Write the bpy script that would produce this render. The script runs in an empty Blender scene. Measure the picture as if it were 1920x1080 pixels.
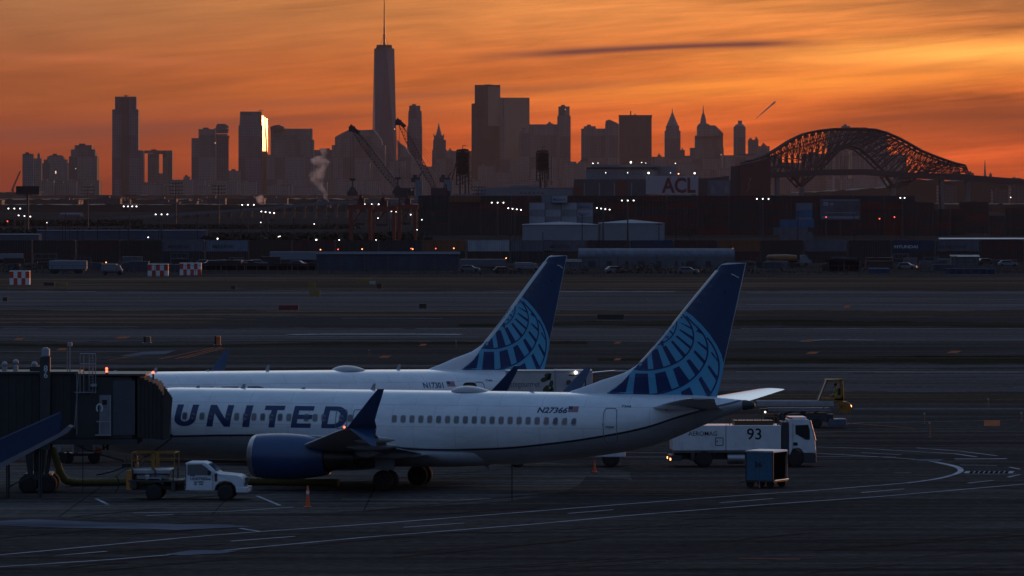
import bpy, math, random
from mathutils import Vector, Matrix
random.seed(7)
R = math.radians
sc = bpy.context.scene
COL = sc.collection
F = 10000.0      # focal length in pixels of the 1920 wide photograph
H = 16.0         # camera height
VH = 365.0       # horizon row

def P(u, v, Y):
    return Vector(((u - 960) * Y / F, Y, H - (v - VH) * Y / F))
def G(u, v, z=0.0):
    Y = (H - z) * F / (v - VH)
    return Vector(((u - 960) * Y / F, Y, z))

# ------------------------------------------------------------------ materials
MATS = {}
def mat(name, col, rough=0.6, metal=0.0, spec=0.5, vary=0.25, scale=2.0, coat=0.0, emit=None, estr=0.0, bump=0.0, stretch=(1, 1, 1), alpha=1.0, trans=0.0):
    if name in MATS: return MATS[name]
    m = bpy.data.materials.new(name); m.use_nodes = True
    nt = m.node_tree; b = nt.nodes['Principled BSDF']
    b.inputs['Base Color'].default_value = (*col, 1)
    b.inputs['Roughness'].default_value = rough
    b.inputs['Metallic'].default_value = metal
    b.inputs['Specular IOR Level'].default_value = spec
    b.inputs['Coat Weight'].default_value = coat
    b.inputs['Coat Roughness'].default_value = 0.12
    if trans: b.inputs['Transmission Weight'].default_value = trans
    if emit:
        b.inputs['Emission Color'].default_value = (*emit, 1)
        b.inputs['Emission Strength'].default_value = estr
    if vary > 0 or bump > 0:
        tc = nt.nodes.new('ShaderNodeTexCoord'); mp = nt.nodes.new('ShaderNodeMapping')
        mp.inputs['Scale'].default_value = stretch
        nt.links.new(tc.outputs['Object'], mp.inputs[0])
        nz = nt.nodes.new('ShaderNodeTexNoise'); nz.inputs['Scale'].default_value = scale
        nz.inputs['Detail'].default_value = 6; nz.inputs['Roughness'].default_value = 0.65
        nt.links.new(mp.outputs[0], nz.inputs['Vector'])
        if vary > 0:
            rp = nt.nodes.new('ShaderNodeValToRGB')
            lo = 1 - vary; hi = 1 + vary * 0.6
            rp.color_ramp.elements[0].position = 0.3; rp.color_ramp.elements[1].position = 0.72
            rp.color_ramp.elements[0].color = (col[0] * lo, col[1] * lo, col[2] * lo, 1)
            rp.color_ramp.elements[1].color = (min(1, col[0] * hi), min(1, col[1] * hi), min(1, col[2] * hi), 1)
            nt.links.new(nz.outputs[0], rp.inputs[0]); nt.links.new(rp.outputs[0], b.inputs['Base Color'])
            mr = nt.nodes.new('ShaderNodeMapRange')
            mr.inputs['To Min'].default_value = max(0.02, rough - 0.12); mr.inputs['To Max'].default_value = min(1, rough + 0.12)
            nt.links.new(nz.outputs[0], mr.inputs[0]); nt.links.new(mr.outputs[0], b.inputs['Roughness'])
        if bump > 0:
            bp = nt.nodes.new('ShaderNodeBump'); bp.inputs['Strength'].default_value = bump; bp.inputs['Distance'].default_value = 0.05
            nt.links.new(nz.outputs[0], bp.inputs['Height']); nt.links.new(bp.outputs[0], b.inputs['Normal'])
    MATS[name] = m
    return m

WHITE = mat('white_paint', (0.70, 0.73, 0.76), 0.35, vary=0.10, scale=0.8)
VWHITE = mat('vehicle_white', (0.62, 0.66, 0.70), 0.3, vary=0.14, scale=1.5, coat=0.3)
GREY = mat('grey_paint', (0.30, 0.31, 0.33), 0.5, vary=0.2)
DGREY = mat('dark_grey_paint', (0.035, 0.037, 0.040), 0.55, vary=0.25)
BLACK = mat('black_rubber', (0.015, 0.015, 0.016), 0.8, vary=0.2)
STEEL = mat('galvanised_steel', (0.38, 0.39, 0.41), 0.4, metal=0.8, vary=0.2)
BRIGHT = mat('polished_metal', (0.50, 0.49, 0.48), 0.42, metal=1.0, vary=0.08)
DMETAL = mat('dark_metal', (0.09, 0.085, 0.08), 0.4, metal=0.8, vary=0.25)
NAVY = mat('navy_blue_paint', (0.010, 0.042, 0.115), 0.32, vary=0.1, coat=0.35)
BLUE = mat('engine_blue_paint', (0.010, 0.052, 0.150), 0.36, vary=0.10, scale=1.2, coat=0.3)
SKYB = mat('light_blue_livery', (0.085, 0.36, 0.55), 0.35, vary=0.06, coat=0.2)
LETTER = mat('letter_navy', (0.018, 0.045, 0.13), 0.35, vary=0.05)
GLASS = mat('dark_glass', (0.02, 0.025, 0.03), 0.08, spec=0.8, vary=0.0)
WGLASS = mat('cabin_pane', (0.16, 0.17, 0.18), 0.18, spec=0.6, vary=0.0)
_n = WGLASS.node_tree; _oi = _n.nodes.new('ShaderNodeObjectInfo'); _r = _n.nodes.new('ShaderNodeValToRGB'); _r.color_ramp.interpolation = 'CONSTANT'
for _p, _c in ((0, (.13, .14, .16)), (.3, (.19, .19, .19)), (.5, (.09, .10, .12)), (.62, (.21, .18, .18)), (.8, (.16, .18, .18))):
    _e = _r.color_ramp.elements[0] if _p == 0 else _r.color_ramp.elements.new(_p); _e.color = (*_c, 1)
_r.color_ramp.elements[-1].color = (.12, .12, .13, 1)
_n.links.new(_oi.outputs['Random'], _r.inputs[0]); _n.links.new(_r.outputs[0], _n.nodes['Principled BSDF'].inputs['Base Color'])
YEL = mat('yellow_paint', (0.30, 0.13, 0.012), 0.45, vary=0.25)
HOSE = mat('yellow_hose', (0.13, 0.10, 0.015), 0.6, vary=0.3, scale=4)
ORANGE = mat('orange_plastic', (0.75, 0.10, 0.015), 0.5, vary=0.12)
RED = mat('red_paint', (0.40, 0.03, 0.02), 0.45, vary=0.2)
REDW = mat('red_checker', (0.50, 0.04, 0.02), 0.5, vary=0.2)
WHTW = mat('white_checker', (0.65, 0.65, 0.65), 0.5, vary=0.15)
BAGB = mat('baggage_cart_blue', (0.03, 0.17, 0.30), 0.45, vary=0.25)
CHUTE = mat('chute_blue', (0.006, 0.030, 0.095), 0.5, vary=0.2)
BRIDGE = mat('jet_bridge_paint', (0.026, 0.026, 0.028), 0.6, vary=0.3, scale=1.3)
PANEL = mat('jet_bridge_panel', (0.060, 0.068, 0.082), 0.45, vary=0.15)
CANOPY = mat('canopy_fabric', (0.042, 0.038, 0.035), 0.9, vary=0.3)
LAMPW = mat('lamp_white', (1, 1, 1), 0.5, vary=0, emit=(1.0, 0.93, 0.84), estr=5)
LAMPS = mat('lamp_small', (1, 1, 1), 0.5, vary=0, emit=(1.0, 0.92, 0.82), estr=5)
LAMPR = mat('lamp_red', (0.6, 0.02, 0.01), 0.5, vary=0, emit=(1.0, 0.10, 0.05), estr=5)
LAMPO = mat('lamp_orange', (0.6, 0.2, 0.01), 0.5, vary=0, emit=(1.0, 0.30, 0.10), estr=7)
SKIN = mat('skin', (0.35, 0.20, 0.14), 0.6, vary=0.1)
HIVIS = mat('hi_vis_cloth', (0.35, 0.62, 0.05), 0.8, vary=0.1)
CLOTH = mat('dark_cloth', (0.03, 0.035, 0.05), 0.9, vary=0.2)
HAIR = mat('dark_hair', (0.02, 0.015, 0.012), 0.8, vary=0.2)

# ------------------------------------------------------------------ mesh builder
class MB:
    def __init__(s): s.v = []; s.f = []; s.mi = []; s.m = 0
    def q(s, *p):
        n = len(s.v); s.v += [tuple(a) for a in p]; s.f.append(tuple(range(n, n + len(p)))); s.mi.append(s.m); return s
    def box(s, x0, x1, y0, y1, z0, z1, m=None):
        return s.hexa([(x0, y0, z0), (x1, y0, z0), (x1, y1, z0), (x0, y1, z0), (x0, y0, z1), (x1, y0, z1), (x1, y1, z1), (x0, y1, z1)], m)
    def hexa(s, p, m=None):
        if m is None: m = s.m
        n = len(s.v); s.v += [tuple(a) for a in p]
        for f in ((0, 3, 2, 1), (4, 5, 6, 7), (0, 1, 5, 4), (1, 2, 6, 5), (2, 3, 7, 6), (3, 0, 4, 7)):
            s.f.append(tuple(n + i for i in f)); s.mi.append(m)
        return s
    def loft(s, rings, caps=True, closed=True, m=None):
        if m is None: m = s.m
        n = len(s.v); k = len(rings[0])
        for r in rings: s.v += [tuple(a) for a in r]
        for i in range(len(rings) - 1):
            for j in range(k if closed else k - 1):
                j2 = (j + 1) % k
                s.f.append((n + i * k + j, n + i * k + j2, n + (i + 1) * k + j2, n + (i + 1) * k + j)); s.mi.append(m)
        if caps:
            s.f.append(tuple(n + j for j in reversed(range(k)))); s.mi.append(m)
            s.f.append(tuple(n + (len(rings) - 1) * k + j for j in range(k))); s.mi.append(m)
        return s
    def cyl(s, p0, p1, r0, r1=None, n=12, m=None, caps=True):
        p0 = Vector(p0); p1 = Vector(p1); r1 = r0 if r1 is None else r1
        d = (p1 - p0).normalized(); a = Vector((0, 0, 1)) if abs(d.z) < 0.9 else Vector((1, 0, 0))
        e1 = d.cross(a).normalized(); e2 = d.cross(e1)
        rs = [[p + (e1 * math.cos(t) + e2 * math.sin(t)) * r for t in [2 * math.pi * i / n for i in range(n)]] for p, r in ((p0, r0), (p1, r1))]
        return s.loft(rs, caps, True, m)
    def bar(s, p0, p1, r, m=None): return s.cyl(p0, p1, r, r, 4, m)
    def tube(s, pts, r, n=8, m=None):
        for a, b in zip(pts[:-1], pts[1:]): s.cyl(a, b, r, r, n, m)
        return s
    def lathe(s, o, axis, prof, n=32, m=None, caps=True):
        o = Vector(o); d = Vector(axis).normalized(); a = Vector((0, 0, 1)) if abs(d.z) < 0.9 else Vector((1, 0, 0))
        e1 = d.cross(a).normalized(); e2 = d.cross(e1)
        rs = [[o + d * t + (e1 * math.cos(w) + e2 * math.sin(w)) * r for w in [2 * math.pi * i / n for i in range(n)]] for t, r in prof]
        return s.loft(rs, caps, True, m)
    def prism(s, poly, fn, a, b, m=None):
        """poly: 2D points; fn(p, q, t) -> 3D; extruded from t=a to t=b"""
        if m is None: m = s.m
        return s.loft([[fn(p, q, a) for p, q in poly], [fn(p, q, b) for p, q in poly]], True, True, m)
    def ball(s, c, r, n=10, sz=1.0, m=None):
        c = Vector(c)
        rings = [[c + Vector((math.sin(p) * math.cos(t) * r, math.sin(p) * math.sin(t) * r, math.cos(p) * r * sz)) for t in [2 * math.pi * j / n for j in range(n)]]
                 for p in [math.pi * (0.02 + 0.96 * i / (n - 2)) for i in range(n - 1)]]
        return s.loft(rings, True, True, m)
    def build(s, name, mats, parent=None, smooth=None, bevel=0, loc=None):
        me = bpy.data.meshes.new(name); me.from_pydata(s.v, [], s.f); me.validate()
        if not isinstance(mats, (list, tuple)): mats = [mats]
        for m in mats: me.materials.append(m)
        if len(mats) > 1 and len(me.polygons) == len(s.mi): me.polygons.foreach_set('material_index', s.mi)
        if smooth:
            me.polygons.foreach_set('use_smooth', [True] * len(me.polygons))
            me.set_sharp_from_angle(angle=R(smooth))
        me.update()
        return link(name, me, parent, bevel, loc)
def link(name, me, parent=None, bevel=0, loc=None):
    o = bpy.data.objects.new(name, me); COL.objects.link(o)
    if parent: o.parent = parent
    if loc is not None: o.location = loc
    if bevel:
        b = o.modifiers.new('Bevel', 'BEVEL'); b.width = bevel; b.segments = 2; b.limit_method = 'ANGLE'; b.angle_limit = R(40)
    return o
def empty(name, loc, rz=0):
    o = bpy.data.objects.new(name, None); COL.objects.link(o); o.location = loc; o.rotation_euler = (0, 0, rz); o.empty_display_size = 0.2
    return o
def tag(o, label=None, cat=None, group=None, kind=None):
    if label: o['label'] = label
    if cat: o['category'] = cat
    if group: o['group'] = group
    if kind: o['kind'] = kind
    return o
CH = {}
def kids(o): return [c for c in bpy.data.objects if c.parent == o]
def copy_tree(o, loc, rz, label, group=None, skip=()):
    def rec(src, par, ks):
        c = src.copy(); COL.objects.link(c); c.parent = par
        for k in ks[src.name]:
            if k.name.split('.')[0] not in skip: rec(k, c, ks)
        return c
    ks = {}
    for x in bpy.data.objects: ks.setdefault(x.name, [])
    for x in bpy.data.objects:
        if x.parent: ks[x.parent.name].append(x)
    c = rec(o, None, ks)
    c.location = loc; c.rotation_euler = (0, 0, rz); c['label'] = label
    if group: c['group'] = group
    return c
def setmat(o, m, slot=0):
    o.material_slots[slot].link = 'OBJECT'; o.material_slots[slot].material = m

# text: flat mesh (list of 2D verts, faces), centre aligned or left aligned
TC = {}
def text2d(s, size=1.0, bold=0.0, shear=0.0, wx=1.0, align='LEFT', space=1.0):
    key = (s, size, bold, shear, wx, align, space)
    if key in TC: return TC[key]
    c = bpy.data.curves.new('txt', 'FONT'); c.body = s; c.size = size; c.offset = bold * size; c.shear = shear; c.align_x = align; c.space_character = space; c.resolution_u = 3
    o = bpy.data.objects.new('txt', c); COL.objects.link(o)
    dg = bpy.context.evaluated_depsgraph_get(); dg.update()
    me = bpy.data.meshes.new_from_object(o.evaluated_get(dg))
    vs = [(v.co.x * wx, v.co.y) for v in me.vertices]; fs = [tuple(p.vertices) for p in me.polygons]
    bpy.data.objects.remove(o); bpy.data.curves.remove(c); bpy.data.meshes.remove(me)
    TC[key] = (vs, fs); return vs, fs
def text_on(name, s, size, origin, ex, ey, m, parent, bold=0.0, shear=0.0, wx=1.0, align='LEFT', thick=0.01, space=1.0):
    """lettering as a thin solid plate standing on a surface"""
    vs, fs = text2d(s, size, bold, shear, wx, align, space)
    o = Vector(origin); ex = Vector(ex).normalized(); ey = Vector(ey).normalized(); n = ex.cross(ey)
    b = MB()
    b.v = [tuple(o + ex * x + ey * y + n * thick) for x, y in vs]
    b.f = [f for f in fs]; b.mi = [0] * len(fs)
    return b.build(name, m, parent)

# ------------------------------------------------------------------ camera, world, sun
cam = bpy.data.cameras.new('camera'); co = bpy.data.objects.new('camera', cam); COL.objects.link(co)
co.location = (0, 0, H); co.rotation_euler = (R(90), 0, 0)
cam.sensor_width = 36; cam.lens = 36 * F / 1920; cam.shift_y = -(540 - VH) / 1920
cam.clip_start = 1; cam.clip_end = 60000
sc.camera = co
SUN_AZ, SUN_EL = R(33), R(2.0)
ld = bpy.data.lights.new('sun', 'SUN'); lo = bpy.data.objects.new('sun', ld); COL.objects.link(lo)
ld.energy = 0.65; ld.angle = R(0.5); ld.color = (1.0, 0.42, 0.16)
sd = Vector((math.sin(SUN_AZ) * math.cos(SUN_EL), math.cos(SUN_AZ) * math.cos(SUN_EL), math.sin(SUN_EL)))
lo.rotation_euler = sd.to_track_quat('Z', 'Y').to_euler(); lo.location = (60, 60, 60)
w = bpy.data.worlds.new('World'); sc.world = w; w.use_nodes = True
nt = w.node_tree; N = nt.nodes; L = nt.links
for n in list(N): N.remove(n)
out = N.new('ShaderNodeOutputWorld'); bg = N.new('ShaderNodeBackground'); L.new(bg.outputs[0], out.inputs[0])
def mth(op, a, b=None, c=None, clamp=False):
    n = N.new('ShaderNodeMath'); n.operation = op; n.use_clamp = clamp
    for i, x in enumerate((a, b, c)):
        if x is None: continue
        if isinstance(x, (int, float)): n.inputs[i].default_value = x
        else: L.new(x, n.inputs[i])
    return n.outputs[0]
def ramp(fac, els, mode='EASE'):
    n = N.new('ShaderNodeValToRGB'); n.color_ramp.interpolation = mode; L.new(fac, n.inputs[0])
    cr = n.color_ramp
    while len(cr.elements) < len(els): cr.elements.new(0.5)
    for e, (p, c) in zip(cr.elements, els): e.position = p; e.color = (*c, 1) if len(c) == 3 else c
    return n.outputs[0]
def mix(f, a, b, mode='MIX'):
    n = N.new('ShaderNodeMix'); n.data_type = 'RGBA'; n.blend_type = mode
    if isinstance(f, (int, float)): n.inputs[0].default_value = f
    else: L.new(f, n.inputs[0])
    for i, x in ((6, a), (7, b)):
        if isinstance(x, tuple): n.inputs[i].default_value = (*x, 1)
        else: L.new(x, n.inputs[i])
    return n.outputs[2]
tc = N.new('ShaderNodeTexCoord'); sp = N.new('ShaderNodeSeparateXYZ'); L.new(tc.outputs['Generated'], sp.inputs[0])
X, Y_, Z = sp.outputs
az = mth('MULTIPLY', mth('ARCTAN2', X, Y_), 180 / math.pi)      # degrees right of the view axis
el = mth('MULTIPLY', mth('ARCSINE', Z), 180 / math.pi)          # degrees above the horizon
# physical twilight sky for the whole dome
sky = N.new('ShaderNodeTexSky'); sky.sky_type = 'NISHITA'; sky.sun_disc = False
sky.sun_elevation = SUN_EL; sky.sun_rotation = SUN_AZ; sky.dust_density = 3.0; sky.ozone_density = 3.0
skyc = mix(1.0, sky.outputs[0], (0.10, 0.10, 0.10), 'MULTIPLY')
# dusk blue away from the sunrise
dome = ramp(mth('DIVIDE', el, 90, clamp=True), [(0, (0.085, 0.105, 0.17)), (0.12, (0.10, 0.15, 0.26)), (0.4, (0.105, 0.18, 0.33)), (1, (0.115, 0.20, 0.38))])
# low glow in the east; colour by elevation
elb = mth('ADD', el, mth('MULTIPLY', az, 0.04))
glow = ramp(mth('DIVIDE', el, 12, clamp=True), [(0.0, (0.36, 0.052, 0.015)), (0.045, (0.50, 0.082, 0.016)), (0.10, (0.62, 0.140, 0.024)), (0.175, (0.68, 0.230, 0.056)), (0.40, (0.60, 0.26, 0.10)), (1.0, (0.36, 0.30, 0.27))])
# streaked clouds, in sky direction
def cloud(sx, sy, tilt, ox, detail, rough):
    cx = N.new('ShaderNodeCombineXYZ')
    L.new(mth('MULTIPLY_ADD', az, sx, ox), cx.inputs[0])
    L.new(mth('MULTIPLY', mth('MULTIPLY_ADD', az, -tilt, el), sy), cx.inputs[1])
    cx.inputs[2].default_value = ox
    n = N.new('ShaderNodeTexNoise'); n.inputs['Scale'].default_value = 1; n.inputs['Detail'].default_value = detail; n.inputs['Roughness'].default_value = rough
    n.inputs['Distortion'].default_value = 0.6
    L.new(cx.outputs[0], n.inputs['Vector']); return n.outputs[0]
c1 = cloud(0.28, 2.6, 0.05, 3.1, 6, 0.55)
c2 = cloud(0.55, 7.0, 0.09, 9.7, 7, 0.6)
c3 = cloud(1.1, 26.0, 0.07, 1.7, 6, 0.62)
def band(e0, e1, soft):
    a = mth('DIVIDE', mth('SUBTRACT', el, e0), soft, clamp=True); b = mth('DIVIDE', mth('SUBTRACT', e1, el), soft, clamp=True)
    return mth('MULTIPLY', a, b)
cl = mth('MULTIPLY_ADD', c2, 0.5, mth('MULTIPLY_ADD', c3, 0.22, mth('MULTIPLY', c1, 0.75)))   # about 0.73 mean
bright = mth('MULTIPLY', mth('SUBTRACT', cl, 0.735), 3.2)
east = mth('DIVIDE', mth('ADD', az, 5.5), 11, clamp=True)          # 0 left edge, 1 right edge of the view
eastg = mth('POWER', east, 1.5)
amp = mth('MULTIPLY_ADD', eastg, 0.60, 0.30)
fac = mth('MULTIPLY_ADD', bright, amp, 1.0)
base = mix(1.0, glow, ramp(east, [(0, (0.60, 0.66, 0.86)), (0.5, (1.06, 1.06, 1.0)), (0.8, (1.25, 1.18, 0.95)), (1, (1.15, 1.05, 0.9))]), 'MULTIPLY')
def gauss(ae, we, aa, wa, tilt=0.0):
    d1 = mth('DIVIDE', mth('SUBTRACT', mth('MULTIPLY_ADD', az, -tilt, el), ae), we); d2 = mth('DIVIDE', mth('SUBTRACT', az, aa), wa)
    s = mth('ADD', mth('MULTIPLY', d1, d1), mth('MULTIPLY', d2, d2))
    return mth('POWER', 2.718, mth('MULTIPLY', s, -1.0))
wob = mth('MULTIPLY', mth('SUBTRACT', c2, 0.5), 1.3)
g1 = mth('MULTIPLY', gauss(1.42, 0.16, 5.2, 2.2, 0.02), mth('ADD', 1.0, wob))     # brightest bank at the right
g2 = mth('MULTIPLY', gauss(1.08, 0.13, 3.2, 2.3, 0.04), mth('ADD', 1.0, wob))
g3 = mth('MULTIPLY', gauss(0.80, 0.25, 5.9, 2.7, 0.0), mth('ADD', 1.0, wob))        # dusky cloud under it
g4 = mth('MULTIPLY', gauss(1.12, 0.055, -1.0, 3.2, 0.06), 1.0)                       # thin dusky veil
g5 = mth('MULTIPLY', gauss(0.74, 0.12, -5.0, 2.2, 0.02), 1.0)
col = mix(1.0, base, fac, 'MULTIPLY')
fc = N.new('ShaderNodeCombineXYZ')
for i in range(3): L.new(fac, fc.inputs[i])
col = mix(1.0, base, fc.outputs[0], 'MULTIPLY')
col = mix(mth('MULTIPLY', g1, 0.95, clamp=True), col, (1.45, 0.56, 0.10))
col = mix(mth('MULTIPLY', g2, 0.70, clamp=True), col, (1.25, 0.38, 0.045))
col = mix(mth('MULTIPLY', g3, 0.80, clamp=True), col, (0.20, 0.045, 0.016))
col = mix(mth('MULTIPLY', g4, 0.50, clamp=True), col, (0.26, 0.07, 0.035))
g6 = mth('MULTIPLY', gauss(1.98, 0.22, 5.6, 1.7, 0.03), mth('ADD', 1.0, wob))
col = mix(mth('MULTIPLY', g6, 0.60, clamp=True), col, (0.28, 0.11, 0.035))
col = mix(mth('MULTIPLY', g5, 0.60, clamp=True), col, (0.22, 0.058, 0.032))
g7 = mth('MULTIPLY', gauss(0.92, 0.07, -3.6, 2.6, 0.05), 1.0)
col = mix(mth('MULTIPLY', g7, 0.5, clamp=True), col, (0.19, 0.055, 0.034))
g8 = mth('MULTIPLY', gauss(1.32, 0.05, -4.4, 1.7, -0.03), 1.0)
col = mix(mth('MULTIPLY', g8, 0.45, clamp=True), col, (0.62, 0.16, 0.05))
# long dark contrail, a thin slanted streak
ce = mth('ADD', mth('MULTIPLY', mth('SUBTRACT', az, -0.5), 0.056), 1.468)
ce = mth('SUBTRACT', ce, mth('MULTIPLY', mth('POWER', mth('MAXIMUM', mth('SUBTRACT', az, 0.9), 0.0), 2.0), 0.009))
cd = mth('DIVIDE', mth('SUBTRACT', el, ce), mth('MULTIPLY_ADD', c2, 0.06, 0.008))
cline = mth('POWER', 2.718, mth('MULTIPLY', mth('MULTIPLY', cd, cd), -1.0))
ends = mth('MULTIPLY', mth('DIVIDE', mth('ADD', az, 0.6), 1.2, clamp=True), mth('DIVIDE', mth('SUBTRACT', 3.6, az), 1.0, clamp=True))
col = mix(mth('MULTIPLY', mth('MULTIPLY', cline, ends), 0.95, clamp=True), col, (0.15, 0.045, 0.036))
# confine the glow to the eastern horizon
azs = mth('SUBTRACT', az, 12)
ga = mth('POWER', 2.718, mth('MULTIPLY', mth('POWER', mth('DIVIDE', azs, 46), 4.0), -1.0))
ge = mth('POWER', 2.718, mth('MULTIPLY', mth('POWER', mth('DIVIDE', mth('MAXIMUM', el, 0), 8.5), 3.0), -1.0))
gl = mth('MULTIPLY', ga, ge)
below = mth('GREATER_THAN', el, -0.4)
allsky = mix(0.12, dome, skyc)
eaz = mth('DIVIDE', mth('SUBTRACT', az, 8), 42)
ep = mth('MULTIPLY', mth('POWER', 2.718, mth('MULTIPLY', mth('MULTIPLY', eaz, eaz), -1.0)), mth('POWER', 2.718, mth('MULTIPLY', mth('POWER', mth('DIVIDE', mth('SUBTRACT', el, 27), 14), 2.0), -1.0)))
allsky = mix(mth('MULTIPLY', ep, 0.9), allsky, (0.95, 1.10, 1.25))
res = mix(gl, allsky, col)
L.new(res, bg.inputs['Color']); bg.inputs['Strength'].default_value = 1.0
sc.view_settings.view_transform = 'Standard'; sc.view_settings.look = 'None'; sc.view_settings.exposure = 0; sc.view_settings.gamma = 1
sc.cycles.use_denoising = True; sc.cycles.volume_bounces = 2; sc.cycles.max_bounces = 6
# ------------------------------------------------------------------ airliner
ST = [(19.62, 2.98, .02, .02), (19.4, 2.98, .34, .36), (18.9, 2.99, .68, .70), (18.0, 3.04, 1.08, 1.10), (17.0, 3.14, 1.42, 1.40), (15.8, 3.26, 1.72, 1.65),
      (14.4, 3.33, 1.93, 1.82), (13.0, 3.35, 2.0, 1.88), (8, 3.35, 2.0, 1.88), (0, 3.35, 2.0, 1.88), (-5.5, 3.35, 2.0, 1.88), (-8, 3.42, 1.92, 1.86), (-10.4, 3.57, 1.76, 1.76),
      (-13.4, 3.80, 1.50, 1.46), (-14.9, 4.01, 1.27, 1.24), (-16.4, 4.32, .95, .94), (-18.4, 4.66, .46, .46), (-19.3, 4.76, .26, .26), (-19.75, 4.78, .14, .14)]
def fus(x):
    S = ST
    if x >= S[0][0]: return S[0][1:]
    for i in range(len(S) - 1):
        if S[i + 1][0] <= x <= S[i][0]:
            a, b = S[i], S[i + 1]; p = S[max(0, i - 1)]; q = S[min(len(S) - 1, i + 2)]
            h = b[0] - a[0]; t = (x - a[0]) / h; o = []
            for k in (1, 2, 3):
                d = (b[k] - a[k]) / h
                d0 = (a[k] - p[k]) / (a[0] - p[0]) if i > 0 else d
                d1 = (q[k] - b[k]) / (q[0] - b[0]) if i + 2 < len(S) else d
                m0 = 0 if d * d0 <= 0 else (2 * d * d0 / (d + d0)); m1 = 0 if d * d1 <= 0 else (2 * d * d1 / (d + d1))
                o.append((2 * t**3 - 3 * t**2 + 1) * a[k] + (t**3 - 2 * t**2 + t) * h * m0 + (-2 * t**3 + 3 * t**2) * b[k] + (t**3 - t**2) * h * m1)
            return o
    return S[-1][1:]
def skin(x, z, off=0.0):
    zc, hh, hw = fus(x); k = max(-0.995, min(0.995, (z - zc) / hh))
    y = hw * math.sqrt(1 - k * k)
    n = Vector((0, y / hw**2, (z - zc) / hh**2)).normalized()
    return Vector((x, y, z)) + n * off
GX, GY, AL = (756 - 960) * .0291, 291.0, R(18)
def loc(u, v, lat=0.0):
    c, s = math.cos(AL), math.sin(AL)
    x = (1e4 * (GX - lat * s) - (u - 960) * (GY - lat * c)) / ((u - 960) * s + 1e4 * c)
    Y = GY + x * s - lat * c
    return x, H - (v - VH) * Y / 1e4
# two tone paint with the cheat line, by station along the body
def body_paint():
    m = bpy.data.materials.new('fuselage_paint'); m.use_nodes = True; nt = m.node_tree; N = nt.nodes; L = nt.links; b = N['Principled BSDF']
    tc = N.new('ShaderNodeTexCoord'); s = N.new('ShaderNodeSeparateXYZ'); L.new(tc.outputs['Object'], s.inputs[0])
    mr = N.new('ShaderNodeMapRange'); mr.inputs['From Min'].default_value = -20; mr.inputs['From Max'].default_value = 20; L.new(s.outputs[0], mr.inputs[0])
    fc = N.new('ShaderNodeFloatCurve'); L.new(mr.outputs[0], fc.inputs['Value'])
    px = [(1400, 742), (1375, 754), (1347, 761), (1280, 780), (1200, 804), (1129, 818), (1031, 832), (915, 842), (772, 842), (600, 824), (522, 817), (440, 816), (310, 818)]
    pts = [loc(u, v, 1.85 if u < 1100 else (1.4 if u < 1250 else 0.6)) for u, v in px]
    cv = fc.mapping.curves[0]; P_ = [((x + 20) / 40, z / 6) for x, z in pts] + [(1, 2.7 / 6)]
    while len(cv.points) < len(P_): cv.points.new(0.5, 0.5)
    for c, (x, z) in zip(cv.points, P_): c.location = (x, z)
    fc.mapping.update()
    mu = N.new('ShaderNodeMath'); mu.operation = 'MULTIPLY_ADD'; mu.inputs[1].default_value = -6; L.new(fc.outputs[0], mu.inputs[0]); L.new(s.outputs[2], mu.inputs[2])
    rp = N.new('ShaderNodeValToRGB'); rp.color_ramp.interpolation = 'CONSTANT'
    a = N.new('ShaderNodeMath'); a.operation = 'ADD'; a.inputs[1].default_value = 0.5; L.new(mu.outputs[0], a.inputs[0]); L.new(a.outputs[0], rp.inputs[0])
    e = rp.color_ramp.elements; e[0].position = 0; e[0].color = (0.30, 0.315, 0.335, 1); e[1].position = 0.43; e[1].color = (0.012, 0.018, 0.035, 1)
    e2 = e.new(0.545); e2.color = (0.76, 0.80, 0.82, 1)
    nz = N.new('ShaderNodeTexNoise'); nz.inputs['Scale'].default_value = 0.9; nz.inputs['Detail'].default_value = 7; nz.inputs['Roughness'].default_value = 0.7
    mp = N.new('ShaderNodeMapping'); mp.inputs['Scale'].default_value = (1, 1, 3); L.new(tc.outputs['Object'], mp.inputs[0]); L.new(mp.outputs[0], nz.inputs['Vector'])
    r2 = N.new('ShaderNodeValToRGB'); r2.color_ramp.elements[0].position = .3; r2.color_ramp.elements[0].color = (.84, .84, .84, 1); r2.color_ramp.elements[1].position = .6; r2.color_ramp.elements[1].color = (1, 1, 1, 1)
    L.new(nz.outputs[0], r2.inputs[0])
    # panel joints every two metres
    w = N.new('ShaderNodeTexBrick'); w.inputs['Scale'].default_value = 1; w.inputs['Brick Width'].default_value = 2.4; w.inputs['Row Height'].default_value = 1.15; w.inputs['Mortar Size'].default_value = 0.014
    w.inputs['Color1'].default_value = (1, 1, 1, 1); w.inputs['Color2'].default_value = (.96, .96, .96, 1); w.inputs['Mortar'].default_value = (.62, .62, .62, 1)
    cb = N.new('ShaderNodeCombineXYZ'); L.new(s.outputs[0], cb.inputs[0]); L.new(s.outputs[2], cb.inputs[1]); L.new(cb.outputs[0], w.inputs['Vector'])
    m1 = N.new('ShaderNodeMix'); m1.data_type = 'RGBA'; m1.blend_type = 'MULTIPLY'; m1.inputs[0].default_value = 1; L.new(rp.outputs[0], m1.inputs[6]); L.new(r2.outputs[0], m1.inputs[7])
    m2 = N.new('ShaderNodeMix'); m2.data_type = 'RGBA'; m2.blend_type = 'MULTIPLY'; m2.inputs[0].default_value = .8; L.new(m1.outputs[2], m2.inputs[6]); L.new(w.outputs[0], m2.inputs[7])
    L.new(m2.outputs[2], b.inputs['Base Color']); b.inputs['Roughness'].default_value = 0.34; b.inputs['Coat Weight'].default_value = 1.0; b.inputs['Coat Roughness'].default_value = .06
    return m
BODY = body_paint()
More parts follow.
